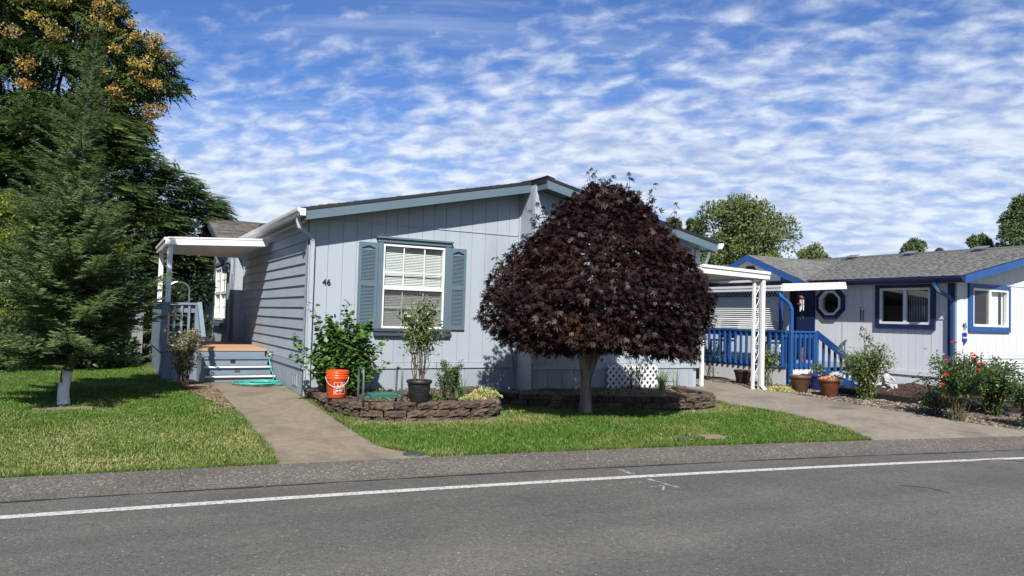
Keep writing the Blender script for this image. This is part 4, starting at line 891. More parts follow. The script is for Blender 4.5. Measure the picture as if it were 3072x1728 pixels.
# ------------------------------------------------------------------ porch deck of house 46
DK = thing('porch_deck', 'raised blue-grey timber entry deck with orange floorboards and steps', 'deck', (-1.0, 3.5, 0.15))
for i in range(26):
    y = 2.83+i*0.143
    if y > 6.0: break
    box('deck_board', 'deck_orange', DK, -1.78, -0.035, y, y+0.137, 0.682, 0.72)
box('rim_joist', 'deck_blue', DK, -1.20, -0.06, 2.845, 2.88, 0.55, 0.68)
ys = [2.86, 2.58, 2.30, 2.02]; zs = [0.72, 0.58, 0.435, 0.29]
for i in range(1, 4):
    y0, y1 = ys[i], ys[i-1]; z1 = zs[i]; z0 = 0.14 if i == 3 else zs[i+1]
    bx0, bx1 = -1.19, -0.07+0.01*i
    box('stair_tread', 'deck_blue', DK, bx0-0.01, bx1+0.015, y0-0.025, y1-0.001, z1-0.035, z1)
    box('stair_riser', 'deck_blue', DK, bx0, bx1, y0, y0+0.025, z0+0.002 if i < 3 else 0.15, z1-0.037)
    if i > 1: MB().tube([(bx0-0.005, y0-0.03, z1-0.012), (bx1+0.01, y0-0.03, z1-0.012)], 0.016, 8).build('nosing', 'white_paint', DK)
box('stair_side', 'deck_blue', DK, -0.075, -0.05, 2.06, 2.84, 0.15, 0.28); box('stair_side', 'deck_blue', DK, -1.235, -1.203, 2.03, 2.84, 0.15, 0.66)
for cx, cz, m in ((-0.66, 0.505, 'drip_edge'), (-0.62, 0.365, 'deck_blue')):
    y = 2.577 if cz > 0.45 else 2.297
    o = box('grip_patch', 'edging' if m == 'drip_edge' else 'slab_mossy', DK, cx-0.042, cx+0.042, y-0.006, y-0.001, cz-0.03, cz+0.035)
# skirting, side boards and rails
PL_ = Pl('x', -1.80); PD = Pl('y', 2.85)
planks(PL_, 'skirting_plank', 'deck_blue', DK, 2.86, 6.0, 0.12, lambda s: 0.63, 0.13, 0.15, seed=2)
planks(PD, 'skirting_plank', 'deck_blue', DK, -1.80, -1.24, 0.12, lambda s: 0.66, 0.13, 0.15, seed=2)
planks(Pl('x', -1.825), 'side_board', 'deck_blue', DK, 2.90, 6.0, 0.655, lambda s: 1.44, 0.13, 0.15, groove=0.006, seed=6)
box('deck_frame', 'deck_blue', DK, -1.76, -1.72, 2.9, 6.0, 0.14, 0.66)
box('top_rail', 'deck_blue', DK, -1.87, -1.70, 2.80, 6.0, 1.50, 1.54); box('rail_board', 'deck_blue', DK, -1.815, -1.78, 2.9, 6.0, 1.38, 1.498)
box('top_rail', 'deck_blue', DK, -1.70, -1.215, 2.80, 2.93, 1.50, 1.54); box('rail_board', 'deck_blue', DK, -1.77, -1.27, 2.86, 2.89, 1.36, 1.498)
box('rail_board', 'deck_blue', DK, -1.77, -1.27, 2.86, 2.89, 0.70, 0.80)
for x in (-1.64, -1.52, -1.40): box('baluster', 'deck_blue', DK, x-0.02, x+0.02, 2.82, 2.858, 0.70, 1.49)
box('rail_post', 'deck_blue', DK, -1.835, -1.745, 2.80, 2.89, 0.66, 1.495); box('rail_post', 'deck_blue', DK, -1.30, -1.215, 2.80, 2.89, 0.14, 1.495)
MB().beam((-1.235, 2.82, 1.52), (-1.235, 2.0, 0.93), 0.07, 0.09).build('stair_rail', 'deck_blue', DK)
box('rail_post', 'deck_blue', DK, -1.27, -1.19, 1.93, 2.01, 0.14, 0.34)
MB().beam((-1.275, 2.2, 0.60), (-1.02, 2.05, 0.63), 0.012, 0.012).build('wire', 'black_metal', DK)

# ------------------------------------------------------------------ porch cover
PCV = thing('porch_cover', 'white flat metal porch cover on two white posts beside blue-grey house', 'awning', (-0.9, 4.0, 0.72))
def zp(x): return 2.56+0.05*(x+1.8)
MB().prism([(-1.78, 2.87, zp(-1.78)+0.02), (-0.10, 2.87, zp(-0.1)+0.02), (-0.10, 2.87, zp(-0.1)+0.06), (-1.78, 2.87, zp(-1.78)+0.06)], (0, 2.5, 0)).build('roof_panel', 'white_metal', PCV)
for i in range(11):
    y = 2.98+0.22*i; MB().prism([(-1.77, y, zp(-1.77)), (-0.12, y, zp(-.12)), (-0.12, y, zp(-.12)+0.019), (-1.77, y, zp(-1.77)+0.019)], (0, 0.03, 0)).build('pan_rib', 'white_metal', PCV)
def pfas(dz0, dz1, y0, y1): return MB().prism([(-1.80, y0, zp(-1.8)+dz0), (-0.09, y0, zp(-.09)+dz0), (-0.09, y0, zp(-.09)+dz1), (-1.80, y0, zp(-1.8)+dz1)], (0, y1-y0, 0))
pfas(-0.005, 0.105, 2.835, 2.868).build('fascia', 'white_metal', PCV); pfas(0.106, 0.135, 2.825, 2.868).build('fascia_lip', 'white_metal', PCV)
for z0, z1, dx in ((-0.005, 0.075, 0.0), (0.077, 0.125, 0.02)): box('gutter', 'white_metal', PCV, -1.835-dx, -1.802, 2.83, 5.4, 2.56+z0, 2.56+z1)
box('fascia', 'white_metal', PCV, -1.80, -0.1, 5.37, 5.40, 2.56, 2.68)
for y in (2.93, 5.25): box('post', 'white_paint', PCV, -1.79, -1.705, y-0.04, y+0.04, 0.722, 2.575)

# ------------------------------------------------------------------ things on the porch
HT = thing('hand_truck', 'chrome hand truck with arched handle standing behind the porch balusters', 'hand truck', (-1.5, 3.6, 0.72))
arc = [(-1.70, 3.6, 0.78)]+[(-1.70, 3.6, 1.2), (-1.70, 3.6, 1.78)]+[(-1.52-0.18*math.cos(a), 3.6, 1.78+0.15*math.sin(a)) for a in np.linspace(0, math.pi, 9)]+[(-1.34, 3.6, 1.2), (-1.34, 3.6, 0.78)]
MB().tube(arc, 0.014, 8).build('handle_frame', 'chrome', HT)
for z in (0.85, 0.98, 1.12, 1.30, 1.5): MB().tube([(-1.70, 3.6, z), (-1.34, 3.6, z)], 0.010, 6).build('crossbar', 'chrome', HT)
box('toe_plate', 'chrome', HT, -1.72, -1.32, 3.36, 3.58, 0.73, 0.738)
for x in (-1.76, -1.28):
    w = MB(); V = []
    w.tube([(x-0.02, 3.68, 0.83), (x+0.02, 3.68, 0.83)], 0.105, 18).build('wheel', 'black_metal', HT)
def carton(label, x0, x1, y0, y1, z0, z1):
    o = box('cardboard_box', 'cardboard', None, x0, x1, y0, y1, z0, z1); tag(o, label, 'box', 'cartons stacked on the porch')
    MB().box((x0+x1)/2-0.025, (x0+x1)/2+0.025, y0-0.002, y1+0.002, z1+0.0005, z1+0.0015).build('packing_tape', 'ply_tan', o)
carton('lower brown cardboard box on the porch behind the left balusters', -1.72, -1.50, 3.70, 4.0, 0.722, 1.10)
carton('upper brown cardboard box on the porch, topmost of its stack', -1.74, -1.54, 3.70, 3.95, 1.1025, 1.40)
# ================================================================== RETAINING WALLS
def block_mesh(seed, L=0.29, D=0.20, Hh=0.098):
    """Split-faced concrete block: rough bulging front, chamfered sides."""
    rr = np.random.default_rng(seed); nx, nz = 6, 4; V = []; Fc = []
    for j in range(nz+1):
        for i in range(nx+1):
            ex = abs(i/nx-0.5)*2; ez = abs(j/nz-0.5)*2
            y = -D/2+0.026*max(ex**4, ez**4)+rr.normal(0, 0.011)
            V.append(((i/nx-0.5)*L+rr.normal(0, .003), y, j/nz*Hh+(rr.normal(0, .003) if 0 < j < nz else 0)))
    for j in range(nz):
        for i in range(nx): a = j*(nx+1)+i; Fc.append((a, a+1, a+nx+2, a+nx+1))
    k = len(V); V += [(-L*0.42, D/2, 0), (L*0.42, D/2, 0), (L*0.42, D/2, Hh), (-L*0.42, D/2, Hh)]
    t = nz*(nx+1); Fc += [tuple(range(t, t+nx+1))+(k+2, k+3), tuple(range(nx, -1, -1))+(k, k+1), tuple(j*(nx+1) for j in range(nz, -1, -1))[::-1]+(k+3, k), tuple(j*(nx+1)+nx for j in range(nz+1))[::-1]+(k+1, k+2), (k, k+3, k+2, k+1)]
    return MB().add(V, Fc).mesh('block', 'stone_brown')
BLOCKS = [block_mesh(s) for s in range(7)]
def retaining(name, label, path, tops, z0=-0.03, courses=3):
    P = np.array(path, float); seg = np.linalg.norm(np.diff(P, axis=0), axis=1); cum = np.concatenate([[0], np.cumsum(seg)])
    W = thing(name, label, 'retaining wall', (P[:, 0].mean(), P[:, 1].mean(), 0.05)); rr = random.Random(len(path)); po = origin(W)
    def loc(s):
        i = min(len(seg)-1, max(0, int(np.searchsorted(cum, s)-1))); t = (s-cum[i])/seg[i]; return P[i]*(1-t)+P[i+1]*t
    for c in range(courses):
        s = 0.15 if c % 2 else 0.0
        while s < cum[-1]:
            a, b = loc(s-0.09), loc(s+0.09); m = loc(s); an = math.atan2(b[1]-a[1], b[0]-a[0])
            gzv = float(gz(m[0], m[1]))
            if z0+c*0.102+0.1 > gzv+0.02:
                o = bpy.data.objects.new('block', rr.choice(BLOCKS)); COL.objects.link(o); o.parent = W
                o.location = Vector((m[0]+rr.uniform(-.006, .006), m[1]+rr.uniform(-.006, .006), z0+c*0.102))-po
                o.location.x += -math.sin(an)*(-0.012)*(courses-1-c)*-1; o.location.y += math.cos(an)*0.012*(c-(courses-1))
                o.rotation_euler = (rr.uniform(-.03, .03), rr.uniform(-.02, .02), an+rr.uniform(-.07, .07)); o.scale = (rr.uniform(0.97, 1.02), 1, 1)
            s += 0.2935
    return W
retaining('retaining_wall', 'curved brown block retaining wall under the orange bucket and black pot', PA, None)
retaining('retaining_wall', 'curved brown block retaining wall behind the dark red maple trunk', PB, None)

# ================================================================== GARDEN THINGS
BK = thing('bucket', 'orange plastic bucket with white printed square and wire handle', 'bucket', (0.105, -1.50, 0.279))
c = (0.105, -1.50, 0.279); r0, r1, h = 0.132, 0.15, 0.365
def rad(z): return r0+(r1-r0)*z/h
prof = [(0.0, 0.002), (r0-0.008, 0.0), (r0, 0.006), (rad(0.255), 0.255), (rad(.255)+.008, 0.262), (rad(.27)+.007, 0.275), (rad(.275), 0.279), (rad(.285), 0.288), (rad(.29)+.007, 0.293), (rad(.305)+.006, 0.306), (rad(.31), 0.311), (rad(.32), 0.320), (rad(.325)+.006, 0.325), (rad(.338)+.005, 0.338), (rad(.342), 0.343), (rad(.35)+.002, 0.352), (r1+.006, 0.358), (r1+.004, 0.366), (r1-.004, 0.366), (r0-.004, 0.02), (0.0, 0.02)]
MB().lathe(c, prof, 36).build('shell', 'bucket_orange', BK, True)
camang = math.atan2(CAM[1]-c[1], CAM[0]-c[0])
hd = [(c[0]+(rad(.30)+.012)*math.cos(camang+1.35-t*2.7), c[1]+(rad(.3)+.014)*math.sin(camang+1.35-t*2.7)-0.0, c[2]+0.285-0.13*math.sin(math.pi*t)**0.8) for t in np.linspace(0, 1, 17)]
hd = [(x+0.012*math.cos(camang), y+0.012*math.sin(camang), z) for x, y, z in hd]
MB().tube(hd, 0.003, 6).build('wire_handle', 'chrome', BK)
def wrap(me, ang0, zc):
    """Lay a flat print round the bucket."""
    V = np.zeros(len(me.vertices)*3); me.vertices.foreach_get('co', V); V = V.reshape(-1, 3); out = []
    for a, b, n in V:
        z = zc+b; rr_ = rad(z)+0.0012+n*0.02; an = ang0+a/rad(z); out.append((rr_*math.cos(an), rr_*math.sin(an), z))
    me.vertices.foreach_set('co', np.array(out).ravel()); me.update()
def bucket_print():
    fr = MB(); s = 0.078
    for (a0, a1, b0, b1) in ((-s, s, s-.004, s), (-s, s, -s, -s+.004)):
        xs = np.linspace(a0, a1, 14)
        for p, q in zip(xs[:-1], xs[1:]): fr.add([(p, b0, 0), (q, b0, 0), (q, b1, 0), (p, b1, 0)], [(0, 1, 2, 3)])
    for a0, a1 in ((-s, -s+.004), (s-.004, s)): fr.add([(a0, -s+.004, 0), (a1, -s+.004, 0), (a1, s-.004, 0), (a0, s-.004, 0)], [(0, 1, 2, 3)])
    me = fr.mesh('printed_square', 'print_white'); wrap(me, camang+0.28, 0.135); link('printed_square', me, BK, c)
    import bmesh
    for body, size, along, across in (('THE', 0.040, -0.012, 0.040), ('HOME', 0.064, -0.004, 0.002), ('DEPOT', 0.036, 0.016, -0.036)):
        me = text_mesh(body, size, 'print_white', 0.0)
        bm = bmesh.new(); bm.from_mesh(me); bmesh.ops.triangulate(bm, faces=bm.faces[:])
        a = R(45); ca, sa = math.cos(a), math.sin(a)
        for v in bm.verts:
            x = v.co.x*0.92+along; y = v.co.y*1.1+across; v.co.x, v.co.y, v.co.z = x*ca-y*sa, x*sa+y*ca, 0.02
        bm.to_mesh(me); bm.free(); wrap(me, camang+0.28, 0.135); link('printed_lettering', me, BK, c)
bucket_print()

KN = thing('garden_kneeler', 'green garden kneeler seat with grey green tube handles', 'garden kneeler', (0.55, -2.1, 0.25))
kx0, kx1, kf, kb, kz = 0.27, 0.80, -2.16, -1.95, 0.278
for x in (kx0, kx1):
    pts = [(x, kf, kz-0.02), (x, kf+.005, kz+.2), (x, kf+.01, kz+.40), (x, kf+.03, kz+.425), (x, kb-.02, kz+.44), (x, kb, kz+.42), (x, kb+.01, kz+.2), (x, kb+.01, kz-0.06)]
    MB().tube(pts, 0.0145, 8).build('leg', 'kneeler_tube', KN, True)
for i, z in enumerate((0.368, 0.343)):
    box('seat', 'kneeler_green', KN, kx0+0.10, kx1-0.05, kf-0.01, kb+0.04, z-0.012, z+0.010)
for x in (kx0+0.05, kx1-0.03): box('bracket', 'kneeler_tube', KN, x-0.045, x+0.045, kf, kb, 0.338, 0.353)

BP = thing('plant_pot', 'black plastic planter with scalloped band holding a tall rose', 'pot', (1.02, -2.22, 0.272))
def pot(parent, c, prof, m, n=32): return MB().lathe(c, prof, n).build('pot_body', m, parent, True)
pc = (1.02, -2.22, 0.273); s = 1.0
pot(BP, pc, [(0, 0), (0.112, 0), (0.118, 0.01), (0.150, 0.235), (0.152, 0.245), (0.165, 0.247), (0.172, 0.258), (0.172, 0.285), (0.164, 0.292), (0.150, 0.288), (0.142, 0.25), (0.0, 0.25)], 'black_pot')
for k in range(26):
    a = k*2*math.pi/26; zc = 0.155; pts = []
    for t in np.linspace(0, math.pi, 7):
        an = a+0.11*math.cos(t); z = 0.12+0.075*math.sin(t); rr_ = 0.118+0.032*(z/0.235)+0.002; pts.append((pc[0]+rr_*math.cos(an), pc[1]+rr_*math.sin(an), pc[2]+z))
    if math.cos(a-math.atan2(CAM[1]-pc[1], CAM[0]-pc[0])) > -0.2: MB().tube(pts, 0.003, 4, False).build('scallop', 'black_pot', BP)
for z in (0.105, 0.205):
    rr_ = 0.118+0.032*z/0.235+0.0015; MB().tube([(pc[0]+rr_*math.cos(t), pc[1]+rr_*math.sin(t), pc[2]+z) for t in np.linspace(0, 2*math.pi, 33)], 0.003, 4, False).build('band', 'black_pot', BP)

def rose(name, label, cat, base, h, w, ncane, nleaf, lm, lsize, cm, flowers, crown0=0.45, group=None, rx=1.0, seed=0, foliage_top=1.0, lean=(0, 0), base_r=0.08):
    """Canes from one foot; sprays of leaflets and blooms on the upper part."""
    g = np.random.default_rng(seed); T_ = thing(name, label, cat, base, group); b = np.array(base, float); mb = MB(); tips = []; segs = []
    for i in range(ncane):
        a = g.uniform(0, 6.28); o = np.array([math.cos(a), math.sin(a)]); e = g.uniform(0.2, 1.0)*w; hh = h*g.uniform(0.62, 1.0)*foliage_top
        p0 = b+np.array([o[0]*base_r*rx, o[1]*base_r, -0.02]); p3 = b+np.array([o[0]*e*rx+lean[0]*h, o[1]*e+lean[1]*h, hh]); k = 7
        pts = [p0*(1-t)+p3*t+np.array([o[0], o[1], 0])*(-0.25*w*math.sin(math.pi*t)*g.uniform(0.2, 1))+g.normal(0, 0.012, 3)*(t > 0) for t in np.linspace(0, 1, k)]
        mb.tube(pts, list(np.linspace(0.0075, 0.0028, k)), 5, False); tips.append(pts[-1]); segs.append(pts)
        for _ in range(2):
            q = g.integers(3, 6); p = pts[q]; d = np.array([g.normal(0, 1), g.normal(0, 1), 1.2]); d /= np.linalg.norm(d); L_ = g.uniform(.1, .28)*h*0.7
            br = [p, p+d*L_*0.5+g.normal(0, .01, 3), p+d*L_]; mb.tube(br, [0.004, 0.003, 0.002], 4, False); tips.append(br[-1]); segs.append(br)
    mb.build('canes', cm, T_)
    P = []; ctr = b+np.array([lean[0]*h*0.6, lean[1]*h*0.6, h*0.6])
    while len(P) < nleaf:
        sgm = segs[g.integers(len(segs))]; t = g.uniform(0, len(sgm)-1.001); i = int(t); p = sgm[i]*(1-t+i)+sgm[i+1]*(t-i)
        f = (p[2]-b[2])/h
        if f > crown0 or g.random() < 0.10: P.append(p+g.normal(0, 0.035*min(1.5, w/0.3), 3))
    P = np.array(P); D = unit(np.stack([P[:, 0]-ctr[0], P[:, 1]-ctr[1], np.full(len(P), 0.05)], 1)+g.normal(0, 0.25, (len(P), 3))); Nn = np.tile([0, -0.3, 1.], (len(P), 1))+g.normal(0, 0.4, (len(P), 3))
    foliage('leaves', lm, T_, [scatter(*OVAL, P, D, Nn, g.uniform(0.7, 1.25, len(P))*lsize, g.random(len(P)))])
    for fm, pts_or_n, size, nm in flowers:
        if isinstance(pts_or_n, int): idx = g.permutation(len(tips))[:pts_or_n]; fp = [tips[i]+np.array([0, 0, 0.01]) for i in idx]
        else: fp = [np.array(p) for p in pts_or_n]
        for p in fp:
            pr = []; flower(pr, [p], size*g.uniform(0.8, 1.15)); foliage(nm, fm, T_, pr)
    return T_
rose('rose_bush', 'tall pale leaved rose growing in the black planter before the window', 'rose bush', (1.03, -2.20, 0.50), 1.20, 0.38, 15, 1500, 'leaf_rose', 0.058, 'cane', [('petal_faded', 14, 0.032, 'faded_bloom'), ('petal_white', [(0.80, -2.2, 1.44), (0.83, -2.25, 1.40)], 0.045, 'bloom')], 0.42, seed=3, base_r=0.07)
rose('rose_bush', 'low bushy rose with orange tips beside the black planter', 'rose bush', (1.58, -1.9, 0.20), 0.62, 0.22, 18, 1900, 'leaf_rose_dark', 0.036, 'cane', [('petal_faded', 9, 0.02, 'faded_bloom')], 0.15, seed=4)
rose('rose_bush', 'straggly pink flowered rose against the porch deck skirting', 'rose bush', (-1.58, 1.5, 0.16), 1.0, 0.30, 30, 2200, 'leaf_yellowish', 0.045, 'cane', [('petal_pink', [(-1.36, 1.5, 0.80), (-1.40, 1.5, 0.76), (-1.46, 1.5, 0.66), (-1.50, 1.5, 0.56), (-1.46, 1.5, 0.54), (-1.44, 1.5, 0.43), (-1.30, 1.5, 0.90)], 0.05, 'bloom'), ('petal_white', 14, 0.034, 'faded_bloom')], 0.25, seed=5)

def blades(name, label, cat, base, n, h, spread, m, w=0.012, group=None, seed=1, lean=0.5):
    g = np.random.default_rng(seed); T_ = thing(name, label, cat, base, group)
    for i in range(n):
        a = g.uniform(0, 6.28); hh = h*g.uniform(0.55, 1.05); o = np.array([math.cos(a), math.sin(a), 0]); l = g.uniform(0.05, lean)*hh
        b = np.array(base)+o*g.uniform(0, spread); sd = np.array([-o[1], o[0], 0])*w*g.uniform(.7, 1.2); V = []; Fc = []
        for j, t in enumerate((0, 0.35, 0.7, 1.0)):
            p = b+o*l*t*t+np.array([0, 0, hh*(t-0.12*t*t*lean)]); k = (1, 1.0, 0.7, 0.05)[j]; V += [p-sd*k/2, p+sd*k/2]
            if j: Fc.append((2*j-2, 2*j-1, 2*j+1, 2*j))
        V = np.array(V); o_ = link('leaf', tri_mesh('leaf', V-b, [t for f in Fc for t in ((f[0], f[1], f[2]), (f[0], f[2], f[3]))], m, np.full(6, g.random())), T_, b)
    return T_
blades('iris_clump', 'sunlit green iris clump standing in front of the right foundation vent', 'plant', (5.98, -1.30, 0.20), 34, 0.52, 0.07, 'leaf_iris', 0.022, 'iris clumps along the house', 2)
blades('iris_clump', 'thin sparse iris clump near the right corner of the blue-grey house', 'plant', (6.55, -1.0, 0.20), 16, 0.45, 0.10, 'leaf_iris', 0.014, 'iris clumps along the house', 3)
blades('iris_clump', 'grassy iris clump just right of the low bushy rose', 'plant', (1.98, -1.5, 0.20), 26, 0.42, 0.10, 'leaf_iris', 0.014, 'iris clumps along the house', 5)
blades('grass_tuft', 'small spiky grass tuft behind the green kneeler seat', 'plant', (0.80, -1.3, 0.20), 22, 0.22, 0.05, 'leaf_rose', 0.01, None, 6)
def cushion(name, label, base, rx, ry, h, n, m, size, seed, group=None):
    g = np.random.default_rng(seed); T_ = thing(name, label, 'plant', base, group); a = g.uniform(0, 6.28, n); q = np.sqrt(g.random(n)); el = g.random(n)
    P = np.stack([base[0]+rx*q*np.cos(a), base[1]+ry*q*np.sin(a), base[2]+h*(1-q**2)*np.sqrt(el)+0.005], 1)
    D = np.stack([np.cos(a)*q, np.sin(a)*q, np.full(n, 0.8)], 1)+g.normal(0, .5, (n, 3)); foliage('leaves', m, T_, [scatter(*OVAL, P, D, g.normal(0, 1, (n, 3)), g.uniform(.7, 1.3, n)*size)]); return T_
cushion('ground_cover', 'pale yellow groundcover spilling over the left block wall end', (2.20, -1.86, 0.24), 0.27, 0.17, 0.16, 900, 'leaf_yellow', 0.03, 1)
cushion('ground_cover', 'small pale tuft of groundcover on the wall right of the low rose', (1.86, -2.14, 0.26), 0.2, 0.1, 0.08, 350, 'leaf_yellow', 0.026, 2)
cushion('ground_cover', 'silvery low plant at the right foot of the black planter', (1.30, -2.0, 0.23), 0.17, 0.10, 0.15, 350, 'leaf_rose', 0.032, 3)
cushion('ground_cover', 'yellow green groundcover by the gravel between the two left terracotta pots', (8.93, -1.35, 0.12), 0.34, 0.3, 0.10, 900, 'leaf_yellow', 0.04, 4)
cushion('ground_cover', 'faded yellow ground plant at the foot of the left block wall end', (2.62, -2.2, 0.03), 0.24, 0.16, 0.05, 500, 'leaf_yellow', 0.03, 5)

# big round-leaved shrub
def shrub():
    b = np.array([0.42, -0.72, 0.20]); T_ = thing('hazel_shrub', 'bright green round leaved shrub behind the orange bucket', 'shrub', tuple(b)); g = np.random.default_rng(12)
    mb = MB(); P = []; D = []
    for i in range(34):
        a = g.uniform(0, 6.28); e = g.uniform(0.1, 1)*0.62; tall = g.uniform(0.75, 1.0)*(1.34-0.75*(e/0.62)**2)
        end = b+np.array([math.cos(a)*e*1.05, math.sin(a)*e*0.62, tall])
        k = 8; pts = [b*(1-t)+end*t+np.array([math.cos(a)*e*1.0, math.sin(a)*e*0.5, 0])*0.25*math.sin(math.pi*t) for t in np.linspace(0, 1, k)]
        mb.tube(pts, list(np.linspace(.011, .003, k)), 5, False)
        n = 135
        for _ in range(n):
            t = g.uniform(0.12, 1.0)*(k-1.001); q = int(t); p = pts[q]*(1-t+q)+pts[q+1]*(t-q); o = g.normal(0, 1, 3); o /= np.linalg.norm(o); o *= g.uniform(.02, .14)*(1.15-0.7*t/k); P.append(p+o); D.append(np.array([o[0], o[1], 0])+np.array([math.cos(a), math.sin(a), 0])*.05+np.array([0, -.02, -.02]))
    for (sx, sy, st) in ((-0.10, -0.8, 1.50), (0.42, -0.75, 1.56), (0.02, -0.7, 1.28), (0.78, -0.7, 1.22), (0.98, -0.8, 0.98), (-0.36, -0.75, 1.04), (-0.40, -0.9, 0.80), (1.02, -0.85, 0.66), (0.6, -0.75, 1.30)):
        end = np.array([sx, sy, st+.06]); st0 = b*0.45+end*0.55+np.array([0, 0, -.1]); pts = [b*(1-t)**2+2*st0*t*(1-t)+end*t*t for t in np.linspace(0, 1, 8)]; mb.tube(pts, list(np.linspace(.009, .003, 8)), 5, False)
        for _ in range(42):
            t = g.uniform(.45, 1)*6.999; q = int(t); p = pts[q]*(1-t+q)+pts[q+1]*(t-q); o = g.normal(0, 1, 3)*np.array([1, 1, .5]); o /= np.linalg.norm(o); P.append(p+o*g.uniform(.015, .065)); D.append(o+np.array([0, 0, .1]))
    mb.build('stems', 'bark_dark', T_)
    P = np.array(P); k = P[:, 2] > 0.25; P = P[k]; D = np.array(D)[k]; D = unit(D)+g.normal(0, .3, D.shape); n = len(P); Nn = np.stack([g.normal(0, .35, n)-0.1, g.normal(-.35, .35, n), np.ones(n)], 1); S = g.uniform(.045, .078, n); rv = g.random(n)
    front = np.argsort((P-CAM) @ _f+g.normal(0, .18, n)); f = front[:280]; r_ = front[280:]
    foliage('leaves', 'leaf_shrub', T_, [scatter(*ROUND, P[r_], D[r_], Nn[r_], S[r_], rv[r_])], 'stuff')
    leaf_objects('leaf', 'leaf_shrub', T_, ROUND, P[f], D[f], Nn[f], S[f], rv[f])
shrub()

# trellis panel leaning on the skirting
LT = thing('garden_trellis', 'white garden lattice panel leaning on the skirting right of the maple trunk', 'lattice', (5.86, -0.66, 0.2))
def lattice(parent, pl, s0, s1, z0, z1, m, step, w=0.036, th=0.009, rowname='lattice_slat', n0=0.0, trim_hi=True):
    for sg in (1, -1):
        k = s0-(z1-z0)
        while k < s1+(z1-z0):
            a = (k, z0 if sg > 0 else z1); b = (k+(z1-z0), z1 if sg > 0 else z0); t0 = max(0, (s0-a[0])/(b[0]-a[0])); t1 = min(1, (s1-a[0])/(b[0]-a[0]))
            if t1-t0 > 0.06:
                A = (a[0]+(b[0]-a[0])*t0, a[1]+(b[1]-a[1])*t0); B = (a[0]+(b[0]-a[0])*t1, a[1]+(b[1]-a[1])*t1); n = n0+(th+0.0015 if sg > 0 else 0)
                MB().beam(pl.p(A[0], n, A[1]), pl.p(B[0], n, B[1]), w, th, up=pl.p(0, 1, 0) if False else (np.array(pl.p(0, 1, 0))-np.array(pl.p(0, 0, 0)))).build(rowname, m, parent)
            k += step
lattice(LT, Pl('y', -0.60), 5.30, 6.46, 0.10, 0.62, 'white_paint', 0.132, 0.038)
rose('rose_bush', 'wispy silver leaved shrub in front of the white lattice panel', 'shrub', (5.68, -0.95, 0.19), 0.62, 0.22, 12, 420, 'leaf_rose', 0.03, 'cane_green', [], 0.05, seed=8)
st = MB().tube([(3.33, -0.75, 0.22), (3.26, -0.70, 0.9), (3.20, -0.66, 1.15)], 0.012, 6).build('garden_stake', 'bark_pale'); tag(st, 'thin pale stake leaning by the shaded wall under the maple', 'stake')

# hose
def hose():
    pts = [(-0.09, 2.27, 0.60), (-0.09, 2.26, 0.50), (-0.075, 2.2, 0.40), (-0.05, 2.05, 0.30), (-0.03+0.0, 1.85, 0.22), (-0.12, 1.72, 0.205)]
    a0 = 1.2; n = 160
    for i in range(n):
        t = i/n; a = a0+t*6.2*2*math.pi; rr_ = 0.30+0.13*math.sin(a*0.37+1)*t+0.05*math.sin(a*1.3)
        cx, cy = -0.36+0.05*math.sin(i*.11), 1.42+0.03*math.cos(i*.13); x = cx+rr_*1.15*math.cos(a); y = cy+rr_*0.95*math.sin(a)
        pts.append((min(x, -0.045), y, float(gz(x, y))+0.032+0.010*(i % 53)/53+0.022*t))
    P = np.array(pts); 
    for _ in range(2): P[1:-1] = (P[:-2]+2*P[1:-1]+P[2:])/4
    o = MB().tube(list(P), 0.0115, 7).build('garden_hose', 'hose', None, True); tag(o, 'teal garden hose coiled at the foot of the steps and hooked to tap', 'hose')
hose()
def rock(name, label, cat, c, rx, ry, h, m, seed, group=None):
    g = np.random.default_rng(seed); V = []; Fc = []; n = 12
    for j, (k, z) in enumerate(((1.0, -0.02), (1.02, h*.6), (0.9, h), (0.4, h*1.06))):
        for i in range(n): a = 2*math.pi*i/n; q = k*(1+0.12*math.sin(3*a+seed)+g.normal(0, .03)); V.append((c[0]+rx*q*math.cos(a), c[1]+ry*q*math.sin(a), c[2]+z))
    for j in range(3):
        for i in range(n): Fc.append((j*n+i, j*n+(i+1) % n, (j+1)*n+(i+1) % n, (j+1)*n+i))
    Fc.append(tuple(range(3*n, 4*n))); return tag(MB().add(V, Fc).build(name, m), label, cat, group)
rock('stepping_stone', 'flat reddish stone lying by the foot of the porch steps', 'stone', (-1.40, 1.42, 0.165), 0.20, 0.13, 0.03, 'stone_red', 1)
rock('edging_stone', 'mossy broken slab left of the maple trunk on the grass', 'stone', (3.30, -2.28, 0.03), 0.24, 0.13, 0.05, 'slab_mossy', 2, 'slabs round the maple')
rock('edging_stone', 'mossy broken slab right of the maple trunk on the grass', 'stone', (3.86, -2.62, 0.02), 0.26, 0.11, 0.05, 'slab_mossy', 3, 'slabs round the maple')
def cover(name, label, x, y, w, d, m, rot=0.15, h=0.012):
    z = float(gz(x, y)); mb = MB(); c_, s_ = math.cos(rot), math.sin(rot); P = [(-w/2, -d/2), (w/2, -d/2), (w/2, d/2), (-w/2, d/2)]; mb.prism([(x+a*c_+b*s_, y-a*s_+b*c_, z-0.02) for a, b in P], (0, 0, 0.02+h)); return tag(mb.build(name, m), label, 'utility cover')
cover('utility_cover', 'pale rectangular concrete utility cover in the grass near the kerb', 4.13, -4.46, 0.30, 0.20, 'concrete', 0.2, 0.04)
cover('utility_cover', 'small brown half buried utility cover left of the pale one', 3.72, -4.42, 0.22, 0.10, 'slab_mossy', 0.2, 0.03)
cover('utility_cover', 'dark metal utility cover right of the pale concrete one', 4.62, -4.58, 0.26, 0.14, 'lid_green', 0.25, 0.03)
